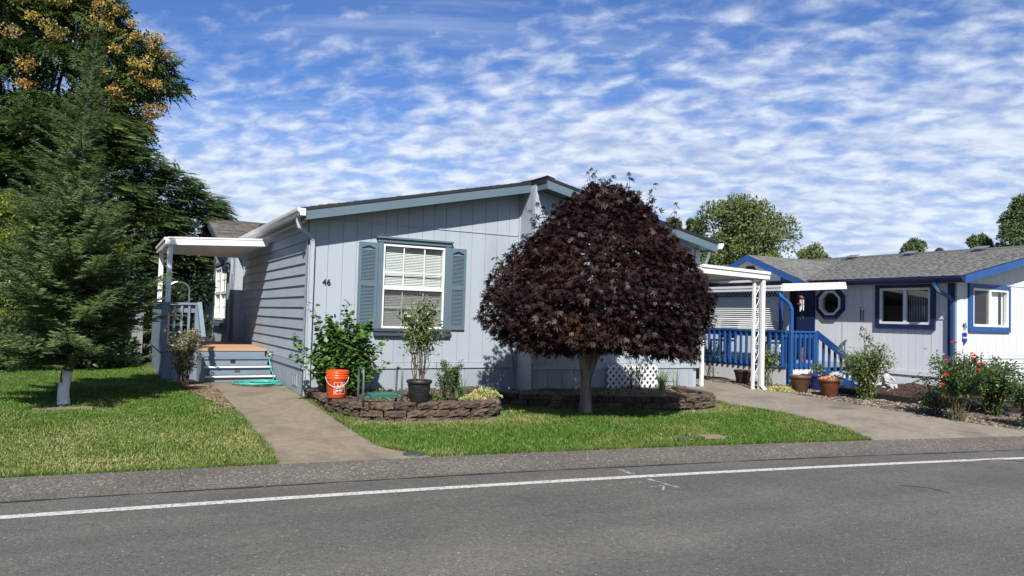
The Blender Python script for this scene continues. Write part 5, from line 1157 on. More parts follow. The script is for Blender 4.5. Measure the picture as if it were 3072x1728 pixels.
cover('concrete_strip', 'pale strip of concrete sunk in the lawn at the left tree', -3.14, -0.47, 0.66, 0.09, 'concrete', 0.0, 0.03)
o = MB().lathe((0.20, -4.17, float(gz(.2, -4.17))+0.02), [(0.0, 0.012), (0.10, 0.012), (0.115, 0.008), (0.12, -0.01)], 20).build('drain_lid', 'lid_green'); tag(o, 'round green drain lid where the walkway meets the kerb', 'drain cover')

# ================================================================== TREES
def noise3(P, s, ph):
    return (np.sin(P[:, 0]*s+ph)+np.sin(P[:, 1]*s*1.13+2*ph+1)+np.sin(P[:, 2]*s*1.31+3*ph+2)+np.sin((P[:, 0]+P[:, 2])*s*.7+ph)+np.sin((P[:, 1]-P[:, 2])*s*.8-ph))/5
def limb(mb, p, q, r0, r1, wob, g, n=7, k=8):
    p, q = np.array(p, float), np.array(q, float); pts = [p*(1-t)+q*t+(g.normal(0, wob, 3) if 0 < i < n-1 else 0) for i, t in enumerate(np.linspace(0, 1, n))]; mb.tube(pts, list(np.linspace(r0, r1, n)), k); return pts
def maple():
    g = np.random.default_rng(21); base = np.array([3.54, -2.48, 0.02]); T_ = thing('maple_tree', 'small rounded maple with dark purple red leaves on the front lawn', 'tree', tuple(base))
    mb = MB(); mb.tube([base+(0, 0, -.05), base+(0, 0, .03), base+(.005, 0, .12), base+(.008, 0, .30), base+(.0, 0, .50), base+(-.005, -.02, .70), base+(-.01, -.05, 1.0), base+(0, -.1, 1.3)], [.17, .118, .095, .082, .082, .066, .045, .03], 12); mb.build('trunk', 'bark_maple', T_, True)
    mb = MB(); fk = base+(0, 0, .50)
    for q, r_ in (((-.22, -.14, .62), .058), ((-.07, -.05, .66), .048), ((.10, -.20, .64), .052), ((.23, -.08, .60), .05), ((0, .04, .65), .045)):
        e = fk+np.array(q); pts = [fk-np.array([0, 0, .12])+np.array([q[0], q[1], q[2]+.12])*np.array([t**1.3, t**1.3, t]) for t in np.linspace(.0, 1, 7)]; mb.tube(pts, list(np.linspace(r_*1.05, r_*.75, 7)), 9)
        for _ in range(5):
            dd = g.normal(0, 1, 3); dd[2] = abs(dd[2])*.6+.3; dd /= np.linalg.norm(dd); limb(mb, e, e+dd*np.array([1.2, .85, 1.2])*g.uniform(.6, 1.1), r_*.5, .01, .04, g, 6, 6)
    mb.build('branches', 'bark_maple', T_, True)
    zc = np.array([1.03, 1.12, 1.27, 1.5, 1.8, 2.15, 2.5, 2.8, 3.05, 3.25, 3.42]); rc = np.array([1.10, 1.56, 1.77, 1.83, 1.78, 1.62, 1.37, 1.08, .78, .50, .18])
    zc = 1.44+(zc-1.44)*.965; rc = rc*.90; CX, CY = 3.62, -2.80; cx = lambda z: CX-0.02*(z-1)
    n = 27000; z = g.uniform(zc[0], zc[-1], n*2); k = g.random(n*2) < np.interp(z, zc, rc)/1.83+.12; z = z[k][:n]; n = len(z); a = g.uniform(0, 2*math.pi, n); r = np.interp(z, zc, rc)
    P = np.stack([np.cos(a), np.sin(a), z], 1); lump = 1+.13*noise3(P, 3.1, 1.7)+.15*noise3(P, 7.3, .4)+.10*noise3(P, 15, .9); dep = 1-.45*g.random(n)**1.8
    rr_ = r*lump*dep; P = np.stack([cx(z)+rr_*np.cos(a), CY+np.where(np.sin(a) > 0, 1.12, .78)*rr_*np.sin(a), z+.05*g.normal(0, 1, n)], 1); out = np.stack([np.cos(a), np.sin(a), .25+(z-1.6)*.35], 1)
    # underside
    m = 4200; a2 = g.uniform(0, 6.28, m); q = np.sqrt(g.random(m))*1.50; zb = 1.10+.09*np.sin(a2*3+1)+.06*g.normal(0, 1, m)-.02*q
    zb += np.where(np.cos(a2) < -.2, .08, 0)
    P2 = np.stack([CX+q*np.cos(a2), CY+np.where(np.sin(a2) > 0, 1.12, .78)*q*np.sin(a2), zb], 1); P = np.concatenate([P, P2]); out = np.concatenate([out, np.stack([np.cos(a2), np.sin(a2), np.full(m, -.2)], 1)])
    # loose sprays standing out of the dome
    tw = MB(); spP = []; spO = []
    sprays = [(3.50, 3.28, .34, -.15), (3.64, 3.32, .34, .05), (3.78, 3.33, .42, .1), (3.95, 3.28, .40, .2), (3.38, 3.18, .30, -.3), (3.86, 3.3, .3, .0), (4.3, 3.12, .36, .5), (4.5, 3.05, .34, .7), (4.42, 3.1, .42, .3), (4.75, 2.85, .42, .5), (4.85, 2.8, .34, .7), (4.62, 3.0, .3, .4), (5.05, 2.62, .46, .45), (2.85, 2.85, .36, -.7), (2.55, 2.7, .34, -.9), (2.4, 2.45, .3, -.9), (2.05, 2.15, .3, -1), (1.95, 1.75, .26, -1.1), (2.0, 1.4, .22, -1), (5.5, 2.1, .25, .9), (5.2, .95, .16, .3), (4.75, .95, .2, .1)]
    for x, zz, L_, ln in sprays:
        L_ *= g.uniform(.9, 1.5); x = CX+(x-3.83)*.90; zz = 1.44+(zz-1.44)*.965; p = np.array([x, CY+g.uniform(-.3, .1), zz-.10 if zz > 1.2 else 1.1]); d = np.array([ln, g.normal(0, .15), 1.0 if zz > 1.2 else -.7]); d /= np.linalg.norm(d); e = p+d*L_; tw.tube([p, (p+e)/2+g.normal(0, .015, 3), e], [.006, .004, .002], 4, False)
        for t in np.linspace(.1, 1, 9):
            q = p*(1-t)+e*t
            for sd in range(2 if t < .6 else 1): o = g.normal(0, 1, 3); o[2] *= .4; o /= np.linalg.norm(o); spP.append(q+o*.03); spO.append(o)
    tw.build('twigs', 'bark_dark', T_)['kind'] = 'stuff'
    P = np.concatenate([P, np.array(spP)]); out = np.concatenate([out, np.array(spO)]); n = len(P)
    D = unit(out)*.75+np.array([0, 0, -.45])+g.normal(0, .42, (n, 3)); Nn = unit(out)*1.0+np.array([0, 0, .45])+g.normal(0, .38, (n, 3)); S = g.uniform(.055, .095, n); rv = np.clip(.42+.30*noise3(P, 4, 2.2)+g.normal(0, .2, n), 0, 1)
    rv = np.where((P[:, 0] < 2.6) & (g.random(n) < .4), np.clip(rv+.35, 0, 1), rv)
    dpt = (P-CAM) @ _f-1.3*np.exp(-((P[:, 0]-3.2)/1.6)**2-((P[:, 2]-1.9)/1.2)**2)*0+g.normal(0, .2, n); od = np.argsort(dpt); f = od[:290]; r_ = od[290:]
    foliage('leaves', 'leaf_maple', T_, [scatter(*STAR, P[r_], D[r_], Nn[r_], S[r_], rv[r_])], 'stuff'); leaf_objects('leaf', 'leaf_maple', T_, STAR, P[f], D[f], Nn[f], S[f]*1.1, rv[f])
maple()

def conifer():
    g = np.random.default_rng(5); base = np.array([-3.15, -.03, .10]); top = np.array([-2.98, 0.2, 5.45]); T_ = thing('conifer_tree', 'young feathery conifer with white painted trunk foot on the left lawn', 'tree', tuple(base))
    mb = MB(); pts = [base+(0, 0, -.05), base+(0, 0, .02), base+(-.01, 0, .2), base+(.02, 0, .46)]; mb.tube(pts, [.10, .078, .068, .066], 12); mb.build('painted_trunk_foot', 'bark_painted', T_, True)
    def ax(t): return base*(1-t)+top*t+np.array([.05*math.sin(t*7), 0, 0])
    mb = MB(); ts = np.linspace(.085, 1, 16); mb.tube([ax(t) for t in ts], [.05*(1-t)**.8+.004 for t in ts], 8); mb.build('trunk', 'bark_pale', T_, True)
    tip = ([(0, 0, 0), (.45, .085, .03), (.45, -.085, .03), (1, 0, -.06)], [(0, 2, 1), (1, 2, 3)])
    br = MB(); P = []; D = []; S = []
    for i in range(265):
        t = .13+.85*((i+g.random())/165)**.85 if i < 165 else g.uniform(.11, .46); p = ax(t); a = i*2.399+g.normal(0, .3); prof = np.interp(t, [.10, .16, .26, .38, .5, .62, .75, .86, .94, 1], [.88, 1.12, 1.20, .98, .72, .50, .33, .20, .11, .05]); L_ = prof*g.choice([g.uniform(.6, .95), g.uniform(.85, 1.1), g.uniform(1.0, 1.28)])
        if t > .12 and abs((a+math.pi) % (2*math.pi)-math.pi) < .8: L_ *= .6 if .28 < t < .8 else .8
        o = np.array([math.cos(a), math.sin(a), 0]); rise = np.interp(t, [0, .12, .25, 1], [-.3, -.22, .10, .35]); k = 6
        pp = [p+o*L_*s+np.array([0, 0, L_*(rise*s+.30*s*s-.10*s)]) for s in np.linspace(0, 1, k)]; br.tube(pp, list(np.linspace(.012*(1-t)+.004, .002, k)), 4, False)
        ns = int((7 if t > .55 else 10)+26*L_); sdv = np.array([-o[1], o[0], 0])
        for j in range(ns):
            s = .10+.92*(j/ns); q = min(k-1.001, s*(k-1)); qi = int(q); c0 = pp[qi]*(1-q+qi)+pp[qi+1]*(q-qi)
            for sg in (1, -1):
                l2 = (.06+.19*L_)*(1.05-s*.65)*g.uniform(.6, 1.25); d2 = o*.75+sdv*sg*.75+np.array([0, 0, .16+g.normal(0, .22)]); d2 /= np.linalg.norm(d2)
                for w in np.linspace(.10, 1, 7):
                    c1 = c0+d2*l2*w+np.array([0, 0, -.05*l2*w])
                    for s3 in (1, -1):
                        s2 = np.cross(d2, [0, 0, 1]); P.append(c1); D.append(d2*.7+s2*s3*.7+np.array([0, 0, .12])+g.normal(0, .12, 3)); S.append(l2*.48*(1.1-w*.4))
            if s > .9:
                P.append(c0); D.append(o+np.array([0, 0, .4])); S.append(.07)
    br.build('branches', 'bark_dark', T_); P = np.array(P); D = np.array(D); S = np.clip(np.array(S), .03, .095); n = len(P)
    foliage('needles', 'leaf_conifer', T_, [scatter(*tip, P, D, np.tile([-.15, -.55, .8], (n, 1))+g.normal(0, .4, (n, 3)), S, np.clip(.45+.25*noise3(P, 6, 1)+g.normal(0, .18, n), 0, 1))])
conifer()

def clumps(g, ctrs, rads, n, flat=.75, shell=.55):
    """Points near the skins of overlapping clumps: a crown with gaps and lobes."""
    ctrs = np.array(ctrs, float); rads = np.array(rads, float); i = g.choice(len(ctrs), n, p=rads**2/(rads**2).sum()); d = unit(g.normal(0, 1, (n, 3))); d[:, 2] = np.abs(d[:, 2])*np.where(g.random(n) < .78, 1, -1)
    q = shell+(1-shell)*g.random(n)**.6; return ctrs[i]+d*(rads[i]*q)[:, None]*np.array([1, 1, flat]), d
def crown_clumps(g, c, R3, n, rmin, rmax):
    out = []; rad_ = []
    while len(out) < n:
        p = g.uniform(-1, 1, 3); l = np.linalg.norm(p)
        if .45 < l < 1: out.append(np.array(c)+p*np.array(R3)); rad_.append(g.uniform(rmin, rmax))
    return out, rad_
def mimosa():
    g = np.random.default_rng(31); base = np.array([-4.2, 9.6, .15]); T_ = thing('silk_tree', 'spreading dark green silk tree with feathery drooping leaves beyond the porch', 'tree', tuple(base)); mb = MB()
    C, Rr = [], []
    for x, y, z, r in ((-.75, 9.3, 3.5, .9), (-.7, 9.2, 4.0, .7), (-1.6, 9.0, 4.3, .95), (-0.9, 9.8, 2.9, .7), (-2.4, 8.8, 4.7, 1.0), (-3.3, 8.8, 5.3, 1.05), (-4.3, 9.0, 5.2, 1.1), (-5.3, 9.2, 4.6, 1.1), (-3.0, 8.4, 3.9, 1.1), (-4.4, 8.4, 4.1, 1.1), (-2.0, 8.6, 3.3, 1.0), (-5.8, 8.7, 3.7, 1.0), (-3.6, 8.2, 3.0, 1.0), (-1.4, 9.0, 2.5, .8), (-6.6, 9.4, 4.4, 1.0), (-2.8, 9.6, 5.6, .9), (-2.5, 8.3, 2.6, .9), (-5.0, 8.2, 2.9, .9)): C.append((x, y, z)); Rr.append(r)
    limb(mb, base, base+(.3, -.2, 2.0), .20, .14, .03, g)
    for c_ in C[::2]: limb(mb, base+(.3, -.2, 1.9), np.array(c_), .09, .03, .08, g)
    mb.build('trunk', 'bark_dark', T_, True)
    P, d = clumps(g, C, Rr, 15000, .75, .35); n = len(P); D = np.stack([d[:, 0], d[:, 1], np.full(n, .05)], 1)+g.normal(0, .35, (n, 3))*np.array([1, 1, .4])+np.array([0.1, -.15, 0]); Nn = np.tile([-.1, -.3, 1.], (n, 1))+d*.5+g.normal(0, .25, (n, 3))
    foliage('foliage', 'leaf_mimosa', T_, [scatter(*FEATHER, P, D, Nn, g.uniform(.22, .36, n), np.clip(.42+.3*noise3(P, 2.2, 1)+g.normal(0, .2, n), 0, 1))])
    pb = g.permutation(n)[:22]; pr = []; flower(pr, P[pb]+np.array([0, 0, .05]), .05, 7); foliage('blossom', 'petal_pink', T_, pr)
mimosa()
def raintree():
    g = np.random.default_rng(41); base = np.array([-4.9, 13.0, .15]); T_ = thing('golden_rain_tree', 'tall dark leaved tree with orange yellow seed pods at upper left', 'tree', tuple(base)); mb = MB()
    C, Rr = [], []
    for x, y, z, r in ((-2.0, 12.4, 8.6, .8), (-1.7, 12.5, 8.0, .75), (-2.5, 12.2, 7.7, .8), (-3.0, 12.0, 7.0, .8), (-2.4, 12.3, 6.6, .7), (-3.4, 12.3, 9.8, .9), (-2.9, 12.6, 9.3, .6), (-4.2, 12.2, 9.2, 1.0), (-4.8, 12.6, 10.4, 1.1), (-5.6, 12.3, 9.2, 1.1), (-4.1, 12.0, 8.0, .9), (-5.4, 12.2, 7.8, 1.0), (-6.4, 12.8, 8.6, 1.0), (-3.8, 12.4, 11.0, 1.0), (-6.6, 12.4, 7.0, 1.0), (-5.9, 12.6, 10.6, 1.1), (-4.4, 11.9, 6.6, .8), (-2.7, 12.0, 5.9, .7), (-7.0, 12.3, 9.8, 1.1), (-3.1, 12.2, 8.5, .7)): C.append((x, y, z)); Rr.append(r)
    limb(mb, base, base+(.2, -.2, 3.2), .24, .18, .04, g); f = base+np.array([.2, -.2, 3.1])
    for c_ in C: limb(mb, f, np.array(c_), .09, .02, .14, g, 8, 6)
    mb.build('trunk', 'bark_dark', T_, True)
    P, d = clumps(g, C, Rr, 8000, .85, .4); n = len(P); D = np.stack([d[:, 0], d[:, 1], np.full(n, -.25)], 1)+g.normal(0, .4, (n, 3)); Nn = np.tile([-.1, -.4, .8], (n, 1))+d*.7+g.normal(0, .35, (n, 3))
    foliage('foliage', 'leaf_rain', T_, [scatter(*PINNATE, P, D, Nn, g.uniform(.25, .42, n), np.clip(.42+.3*noise3(P, 2, 2)+g.normal(0, .22, n), 0, 1))])
    pp = []
    pc_ = [(-1.9, 11.7, 9.1), (-1.6, 11.9, 8.5), (-2.1, 11.6, 8.7), (-2.65, 11.5, 8.15), (-2.45, 11.5, 7.5), (-2.9, 11.4, 7.15), (-2.2, 11.6, 7.9), (-2.1, 11.6, 6.6), (-3.7, 11.5, 10.0), (-3.3, 11.6, 9.6), (-3.95, 11.4, 10.6), (-4.9, 11.5, 9.5), (-2.35, 11.5, 6.1), (-5.3, 11.4, 10.6), (-1.8, 11.8, 8.0), (-3.0, 11.7, 9.3), (-1.95, 11.8, 7.1), (-4.4, 11.4, 8.6), (-5.6, 11.3, 8.3), (-4.1, 11.4, 9.6), (-5.9, 11.4, 9.6), (-3.5, 11.4, 8.9), (-6.3, 11.5, 10.2), (-4.7, 11.3, 7.6), (-3.2, 11.4, 10.6), (-2.6, 11.6, 9.0)]
    for (x, y, z) in pc_:
      for _ in range(4):
        r = g.uniform(.16, .30); k = int(g.uniform(60, 150)); x2, y2, z2 = x+g.normal(0, .28), y+g.normal(0, .2), z+g.normal(0, .25)
        q = unit(g.normal(0, 1, (k, 3)))*(g.random(k)**.5)[:, None]*r*np.array([1, .6, .75]); pp.append(np.array([x2, y2, z2])+q)
    P = np.concatenate(pp); n = len(P); foliage('seed_pods', 'pod_rain', T_, [scatter(*ROUND, P, g.normal(0, 1, (n, 3))+np.array([0, 0, -.5]), g.normal(0, 1, (n, 3)), g.uniform(.035, .065, n), np.clip(.35+.5*noise3(P, 1.6, 2)+g.normal(0, .25, n), 0, 1))])
raintree()
def bushy(name, label, cat, base, ctrs, rads, n, lm, size, seed, tr=.08, tmpl=OVAL, group=None, flat=.9, shell=.5, stemh=None, bark='bark_dark', hang=0.0):
    g = np.random.default_rng(seed); T_ = thing(name, label, cat, tuple(base), group); mb = MB(); b = np.array(base, float); top = np.array(ctrs).mean(0); limb(mb, b, b*(1-.6)+top*.6, tr, tr*.6, tr*.3, g)
    for c_ in ctrs: limb(mb, b*(1-.55)+top*.55, np.array(c_), tr*.45, tr*.12, tr*.5, g, 6, 6)
    mb.build('trunk', bark, T_, True); P, d = clumps(g, ctrs, rads, n, flat, shell); k = P[:, 2] > b[2]+.02; P = P[k]; d = d[k]; m = len(P)
    foliage('foliage', lm, T_, [scatter(*tmpl, P, d+g.normal(0, .6, (m, 3))+np.array([0, 0, -hang]), d+np.array([-.15, -.4, .3])+g.normal(0, .45, (m, 3)), g.uniform(.7, 1.3, m)*size, np.clip(.45+.3*noise3(P, 2.5/max(.5, np.mean(rads)), seed)+g.normal(0, .2, m), 0, 1))]); return T_
bushy('hedge_shrub', 'yellow green sunlit bush behind the young conifer at left edge', 'shrub', (-4.3, 6.6, .17), [(-4.48, 6.4, 3.15), (-3.76, 6.0, 2.9), (-4.39, 6.4, 2.4), (-3.49, 5.9, 2.1), (-5.05, 6.7, 2.8), (-3.93, 6.2, 1.5), (-3.1, 5.75, 1.5), (-4.95, 6.7, 1.75), (-4.55, 6.55, .8), (-3.55, 6.0, .85), (-5.7, 6.9, 2.3), (-5.6, 6.8, 1.2)], [.55, .5, .6, .5, .6, .6, .4, .65, .6, .55, .65, .6], 24000, 'leaf_hedge', .075, 51)
bushy('hedge_shrub', 'laurel bush with leaves coloured dark for the shade beyond the porch posts', 'shrub', (-2.9, 7.6, .17), [(-2.6, 7.5, 1.4), (-3.2, 7.4, 1.7), (-3.8, 7.2, 1.2), (-2.3, 7.7, 2.1), (-3.3, 7.3, .7), (-2.5, 7.5, .6)], [.6, .7, .7, .5, .6, .6], 9000, 'leaf_shade_dark', .10, 52)
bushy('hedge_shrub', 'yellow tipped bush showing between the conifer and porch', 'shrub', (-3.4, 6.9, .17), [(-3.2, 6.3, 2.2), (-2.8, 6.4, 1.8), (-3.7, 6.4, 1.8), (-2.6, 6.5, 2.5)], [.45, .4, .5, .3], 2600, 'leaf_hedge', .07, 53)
bushy('hedge_shrub', 'low hedge with shade-darkened leaf colour along the back of the left lawn', 'hedge', (-5.2, 5.4, .17), [(-7.5+.55*i, 5.2+.1*math.sin(i), .55+.1*math.sin(i*2.1)) for i in range(9)], [.6]*9, 12000, 'leaf_shade_dark', .10, 54)
bushy('background_tree', 'leafy tree seen behind the porch cover and dark cross gable', 'tree', (-1.2, 19, .17), [(-1.2, 18, 2.2), (-.4, 18.5, 3.0), (-2.2, 18, 3.2), (.2, 19, 2.4), (-3.2, 18.4, 2.5), (-1.4, 18, 4.2)], [1.3, 1.2, 1.3, 1.0, 1.4, 1.2], 6500, 'leaf_hedge', .16, 55, .15)
# dense wood closing the view at far left
g_ = np.random.default_rng(60)
bushy('background_tree', 'broad dark tree closing the view at far left behind the bushes', 'tree', (-9.5, 15, .17), [(-11+1.3*i+.3*g_.normal(), 14+g_.normal()*.5, 1.0+1.7*j+.3*g_.normal()) for i in range(6) for j in range(4)], [1.4]*24, 11000, 'leaf_mimosa', .2, 56, .2)
bushy('hedge_shrub', 'evergreen shrub with shade-darkened leaves filling the shade behind the porch deck', 'shrub', (-1.1, 9.2, .17), [(-1.7, 7.6, .7), (-1.0, 8.2, .9), (-1.5, 7.8, 1.6), (-.8, 8.6, 1.9), (-1.9, 8.0, 2.2), (-1.2, 8.4, 2.7), (-.5, 11.5, 1.4), (-.6, 11.6, 2.4)], [.6, .6, .6, .55, .5, .45, .7, .7], 12000, 'leaf_shade_dark', .10, 57)
bushy('hedge_shrub', 'low shrub with leaves darkened for the shade between young conifer and porch deck', 'shrub', (-2.6, 5.5, .17), [(-2.45, 5.6, .55), (-2.9, 5.3, .6), (-2.55, 5.8, 1.1), (-3.4, 5.2, .6), (-3.0, 5.6, 1.2)], [.38, .5, .35, .5, .45], 9000, 'leaf_shade_dark', .08, 58)
# shed beyond the conifer
SH = thing('garden_shed', 'dim grey shed wall half hidden between conifer and porch', 'shed', (-2.1, 7.8, .17))
planks(Pl('y', 6.9), 'wall_board', 'shed_paint', SH, -2.25, -1.95, .17, lambda s: 1.7, .18, .22, seed=31); wall_face(Pl('y', 6.9), 'wall', 'shed_paint', SH, -2.25, -1.95, .17, lambda s: 1.7); box('side_wall', 'shed_paint', SH, -2.0, -1.95, 7.01, 8.6, .17, 1.7); box('roof', 'drip_edge', SH, -2.35, -1.85, 6.75, 8.7, 1.703, 1.76)

# trees beyond the houses at right
def far_tree(label, px, py_top, py_bot, dist, wpx, n, lm, seed, size=.28, nclump=14, conical=False):
    g = np.random.default_rng(seed); c = at(px, (py_top+py_bot)/2, dist); k = dist/F; hw = wpx*k/2; hh = (py_bot-py_top)*k/2; C, Rr = [], []
    for i in range(nclump):
        v = g.uniform(-1, 1); wv = (1-((v+1)/2)**1.3*.9) if conical else math.sqrt(max(.05, 1-v*v*.8)); a = g.uniform(0, 6.28); q = math.sqrt(g.random())*g.choice([.7, .8, .95])*wv
        C.append((c[0]+hw*q*math.cos(a), c[1]+hw*q*math.sin(a), c[2]+hh*v*.82)); Rr.append(hw*g.uniform(.15, .38)*(.55+.45*wv))
    base = (c[0], c[1], .17); bushy('background_tree', label, 'tree', base, C, Rr, n, lm, size, seed, max(.1, hw*.07), OVAL, 'trees beyond the neighbouring houses', 1.45, .25)
far_tree('large spreading tree rising above the white carport roof', 2228, 598, 880, 42, 300, 30000, 'leaf_far', 71, .17, 58)
far_tree('lower dark tree left of the large spreading one above carport', 2080, 650, 840, 45, 110, 6000, 'leaf_far_dark', 72, .18, 12)
far_tree('rounded bush-topped tree above the neighbour roof valley', 2432, 740, 860, 55, 140, 10000, 'leaf_far', 73, .18, 30)
far_tree('thin tree between the roof vents of the white house', 2745, 716, 860, 55, 96, 5500, 'leaf_far_dark', 74, .18, 22)
far_tree('small low treetop peeping over the ridge of the white house', 2812, 745, 860, 55, 60, 2400, 'leaf_far_dark', 75, .18, 8)
far_tree('pointed dark tree left of the tall one at right edge', 2915, 698, 860, 55, 90, 6500, 'leaf_far_dark', 76, .18, 26, True)
far_tree('tall dark tree at the right edge above the white house roof', 3052, 556, 940, 55, 200, 26000, 'leaf_far_dark', 77, .19, 64, True)
far_tree('low dark tree at the foot of the tall right edge tree', 2975, 690, 860, 58, 110, 5500, 'leaf_far_dark', 78, .18, 12)
far_tree('treetop showing just over the right slope of the blue-grey roof', 2010, 640, 860, 40, 80, 3500, 'leaf_far', 79, .16, 10)
# ================================================================== HOUSE 45
N_ = thing('manufactured_house', 'white house numbered 45 with royal blue trim and grey shingle roof', 'house', (16.75, 4.0, .1))
U0 = 12.75; V0 = -2.5; RU = 16.75
def zn(u): return 2.545+.217*((u if u < RU else 2*RU-u)-12.40)
NL = Pl('x', U0); NG = Pl('y', V0); OC = (0.51, 2.0, .30)
W1 = (-1.99, -.80, 1.525, 2.325); W2 = (13.33, 14.69, 1.515, 2.33)
DOOR = (.98, 1.78, .60, 2.36)
oct_h = (OC[0]-.24, OC[0]+.24, OC[1]-.24, OC[1]+.24)
wall_face(NL, 'side_wall', 'house_white', N_, V0+.1, 10.5, .05, lambda s: 2.42, [W1, oct_h, DOOR])
wall_face(NG, 'gable_wall', 'gable_white', N_, U0, RU, .05, lambda s: zn(s)-.1, [W2]); wall_face(NG, 'gable_wall', 'gable_white', N_, RU, 20.75, .05, lambda s: zn(s)-.1)
planks(NL, 'siding_plank', 'house_white', N_, V0, 6.0, .50, lambda s: 2.40, .15, .19, [W1, oct_h, DOOR], seed=14)
planks(NL, 'skirting_plank', 'house_white', N_, V0, -.4, .05, lambda s: .415, .19, .24, seed=15)
NL.part('trim_board', 'house_white', N_, V0+.02, -.55, 0, .025, .42, .495)
NL.part('trim_board', 'gable_white', N_, -2.35, -2.02, 0, .014, 1.645, 1.675)
planks(NG, 'siding_plank', 'gable_white', N_, 13.0, 17.0, .90, lambda s: 2.425, .22, .30, [W2], seed=16, groove=.006)
planks(NG, 'siding_plank', 'gable_white', N_, 13.0, 17.0, 2.44, lambda s: zn(s)-.1, .22, .30, seed=16, groove=.006)
NG.part('flashing_strip', 'gable_white', N_, 12.95, 17.0, 0, .012, 2.426, 2.438); NG.part('trim_board', 'gable_white', N_, 12.95, 17.0, 0, .02, .83, .895)
for i in range(7): lap(NG, N_, 12.97, 17.0, .10+.105*i, .10+.105*i+.1, 'gable_white')
box('corner_board', 'gable_white', N_, 12.76, 12.97, V0-.03, V0-.002, .1, 2.42); box('corner_board', 'dark_blue', N_, 12.715, 12.748, V0+.002, V0+.14, .1, 2.42)
box('rear_wall', 'house_white', N_, 12.75, 20.75, 10.5, 10.6, .05, 2.5); box('side_wall', 'house_white', N_, 20.65, 20.75, V0+.1, 10.5, .05, 2.5)
ro = []
for x0, x1 in ((12.36, RU), (21.14, RU)):
    ro.append(MB().prism([(x0, V0-.34, zn(x0)-.09), (x1, V0-.34, zn(x1)-.09), (x1, V0-.34, zn(x1)), (x0, V0-.34, zn(x0))], (0, 13.6, 0)).build('roof', 'drip_edge', N_))
kk = 1/math.sqrt(1+.217**2)
shingles('shingles', 'roof_grey', ro[0], (12.34, V0-.37, zn(12.34)+.004), (0, 1, 0), (kk, 0, .217*kk), 13.6, 4.48, pitch=.072, wmean=.19, t=.006)
MB().prism([(RU-.16, V0-.38, zn(RU-.16)+.012), (RU, V0-.38, zn(RU)+.02), (RU+.16, V0-.38, zn(RU-.16)+.012), (RU, V0-.38, zn(RU)+.036)], (0, 13.7, 0)).build('ridge_cap', 'roof_grey', ro[0])
def rake2(x0, x1, a, b, th=.035, y=V0-.38): return MB().prism([(x0, y, zn(x0)+a), (x1, y, zn(x1)+a), (x1, y, zn(x1)+b), (x0, y, zn(x0)+b)], (0, th, 0))
rake2(12.45, RU, -.175, -.015).build('fascia_board', 'royal_blue', N_); rake2(21.05, RU, -.175, -.015).build('fascia_board', 'royal_blue', N_)
rake2(12.36, RU, -.013, .006, .03, V0-.385).build('drip_edge', 'dark_blue', N_)
MB().prism([(12.45, V0-.344, zn(12.45)-.13), (RU, V0-.344, zn(RU)-.13), (RU, V0-.344, zn(RU)-.11), (12.45, V0-.344, zn(12.45)-.11)], (0, .335, 0)).build('soffit', 'gable_white', N_)
g1 = MB().prism([(12.45, 0, 2.52), (12.45, 0, 2.41), (12.38, 0, 2.41), (12.36, 0, 2.45), (12.325, 0, 2.48), (12.32, 0, 2.53), (12.45, 0, 2.535)], (0, 2.84, 0)); g1.v = [(x, y+V0-.37, z) for x, y, z in g1.v]; g1.build('gutter', 'dark_blue', N_)
box('soffit', 'house_white', N_, 12.46, 12.74, V0-.3, 10.4, 2.405, 2.42)
box('fascia_board', 'dark_blue', N_, 12.452, 12.475, V0-.33, 10.4, 2.40, 2.52)
# cross gable toward the porch
def zc(v): return 3.28-.405*abs(v-2.78)
for v0 in (.85, 4.71):
    sg = 1 if v0 < 2.78 else -1; v1 = 2.779 if sg > 0 else 2.781
    rf = MB().prism([(12.28, v0, zc(v0)-.08), (12.28, v1, zc(v1)-.08), (12.28, v1, zc(v1)), (12.28, v0, zc(v0))], (3.8, 0, 0)).build('roof', 'drip_edge', N_); k = 1/math.sqrt(1+.405**2)
    shingles('shingles', 'roof_grey', rf, (12.26, v0-.02*sg, zc(v0-.02*sg)+.004), (1, 0, 0), (0, sg*k, .405*k), 3.8, 2.1, pitch=.072, wmean=.19, t=.006)
    MB().prism([(12.245, v0, zc(v0)-.16), (12.245, v1, zc(v1)-.16), (12.245, v1, zc(v1)-.012), (12.245, v0, zc(v0)-.012)], (.034, 0, 0)).build('fascia_board', 'royal_blue', N_)
MB().prism([(12.42, .98, 2.42), (12.42, 4.58, 2.42), (12.42, 4.58, zc(4.58)-.09), (12.42, 2.78, zc(2.78)-.09), (12.42, .98, zc(.98)-.09)], (.05, 0, 0)).build('gable_wall', 'house_white', N_)
MB().prism([(12.395, .95, 2.44), (12.395, 1.75, 2.44), (12.395, 1.75, 2.70), (12.395, 1.35, 2.72)], (.02, 0, 0)).build('gable_trim', 'royal_blue', N_)
MB().prism([(12.39, 2.55, 2.82), (12.39, 3.0, 2.82), (12.39, 2.9, 2.98), (12.39, 2.66, 2.98)], (.025, 0, 0)).build('gable_vent', 'dark_blue', N_)
for (u, v) in ((16.42, 2.68), (16.42, .90), (16.42, -.95)):
    z = zn(u); vt = MB(); vt.box(u-.10, u+.10, v-.10, v+.10, z-.02, z+.06); w_ = vt.build('roof_vent', 'vent_metal', N_)
    MB().prism([(u-.19, v-.16, z+.03), (u+.15, v-.16, z+.12), (u+.15, v-.16, z+.14), (u-.19, v-.16, z+.05)], (0, .32, 0)).build('vent_cap', 'vent_metal', w_)
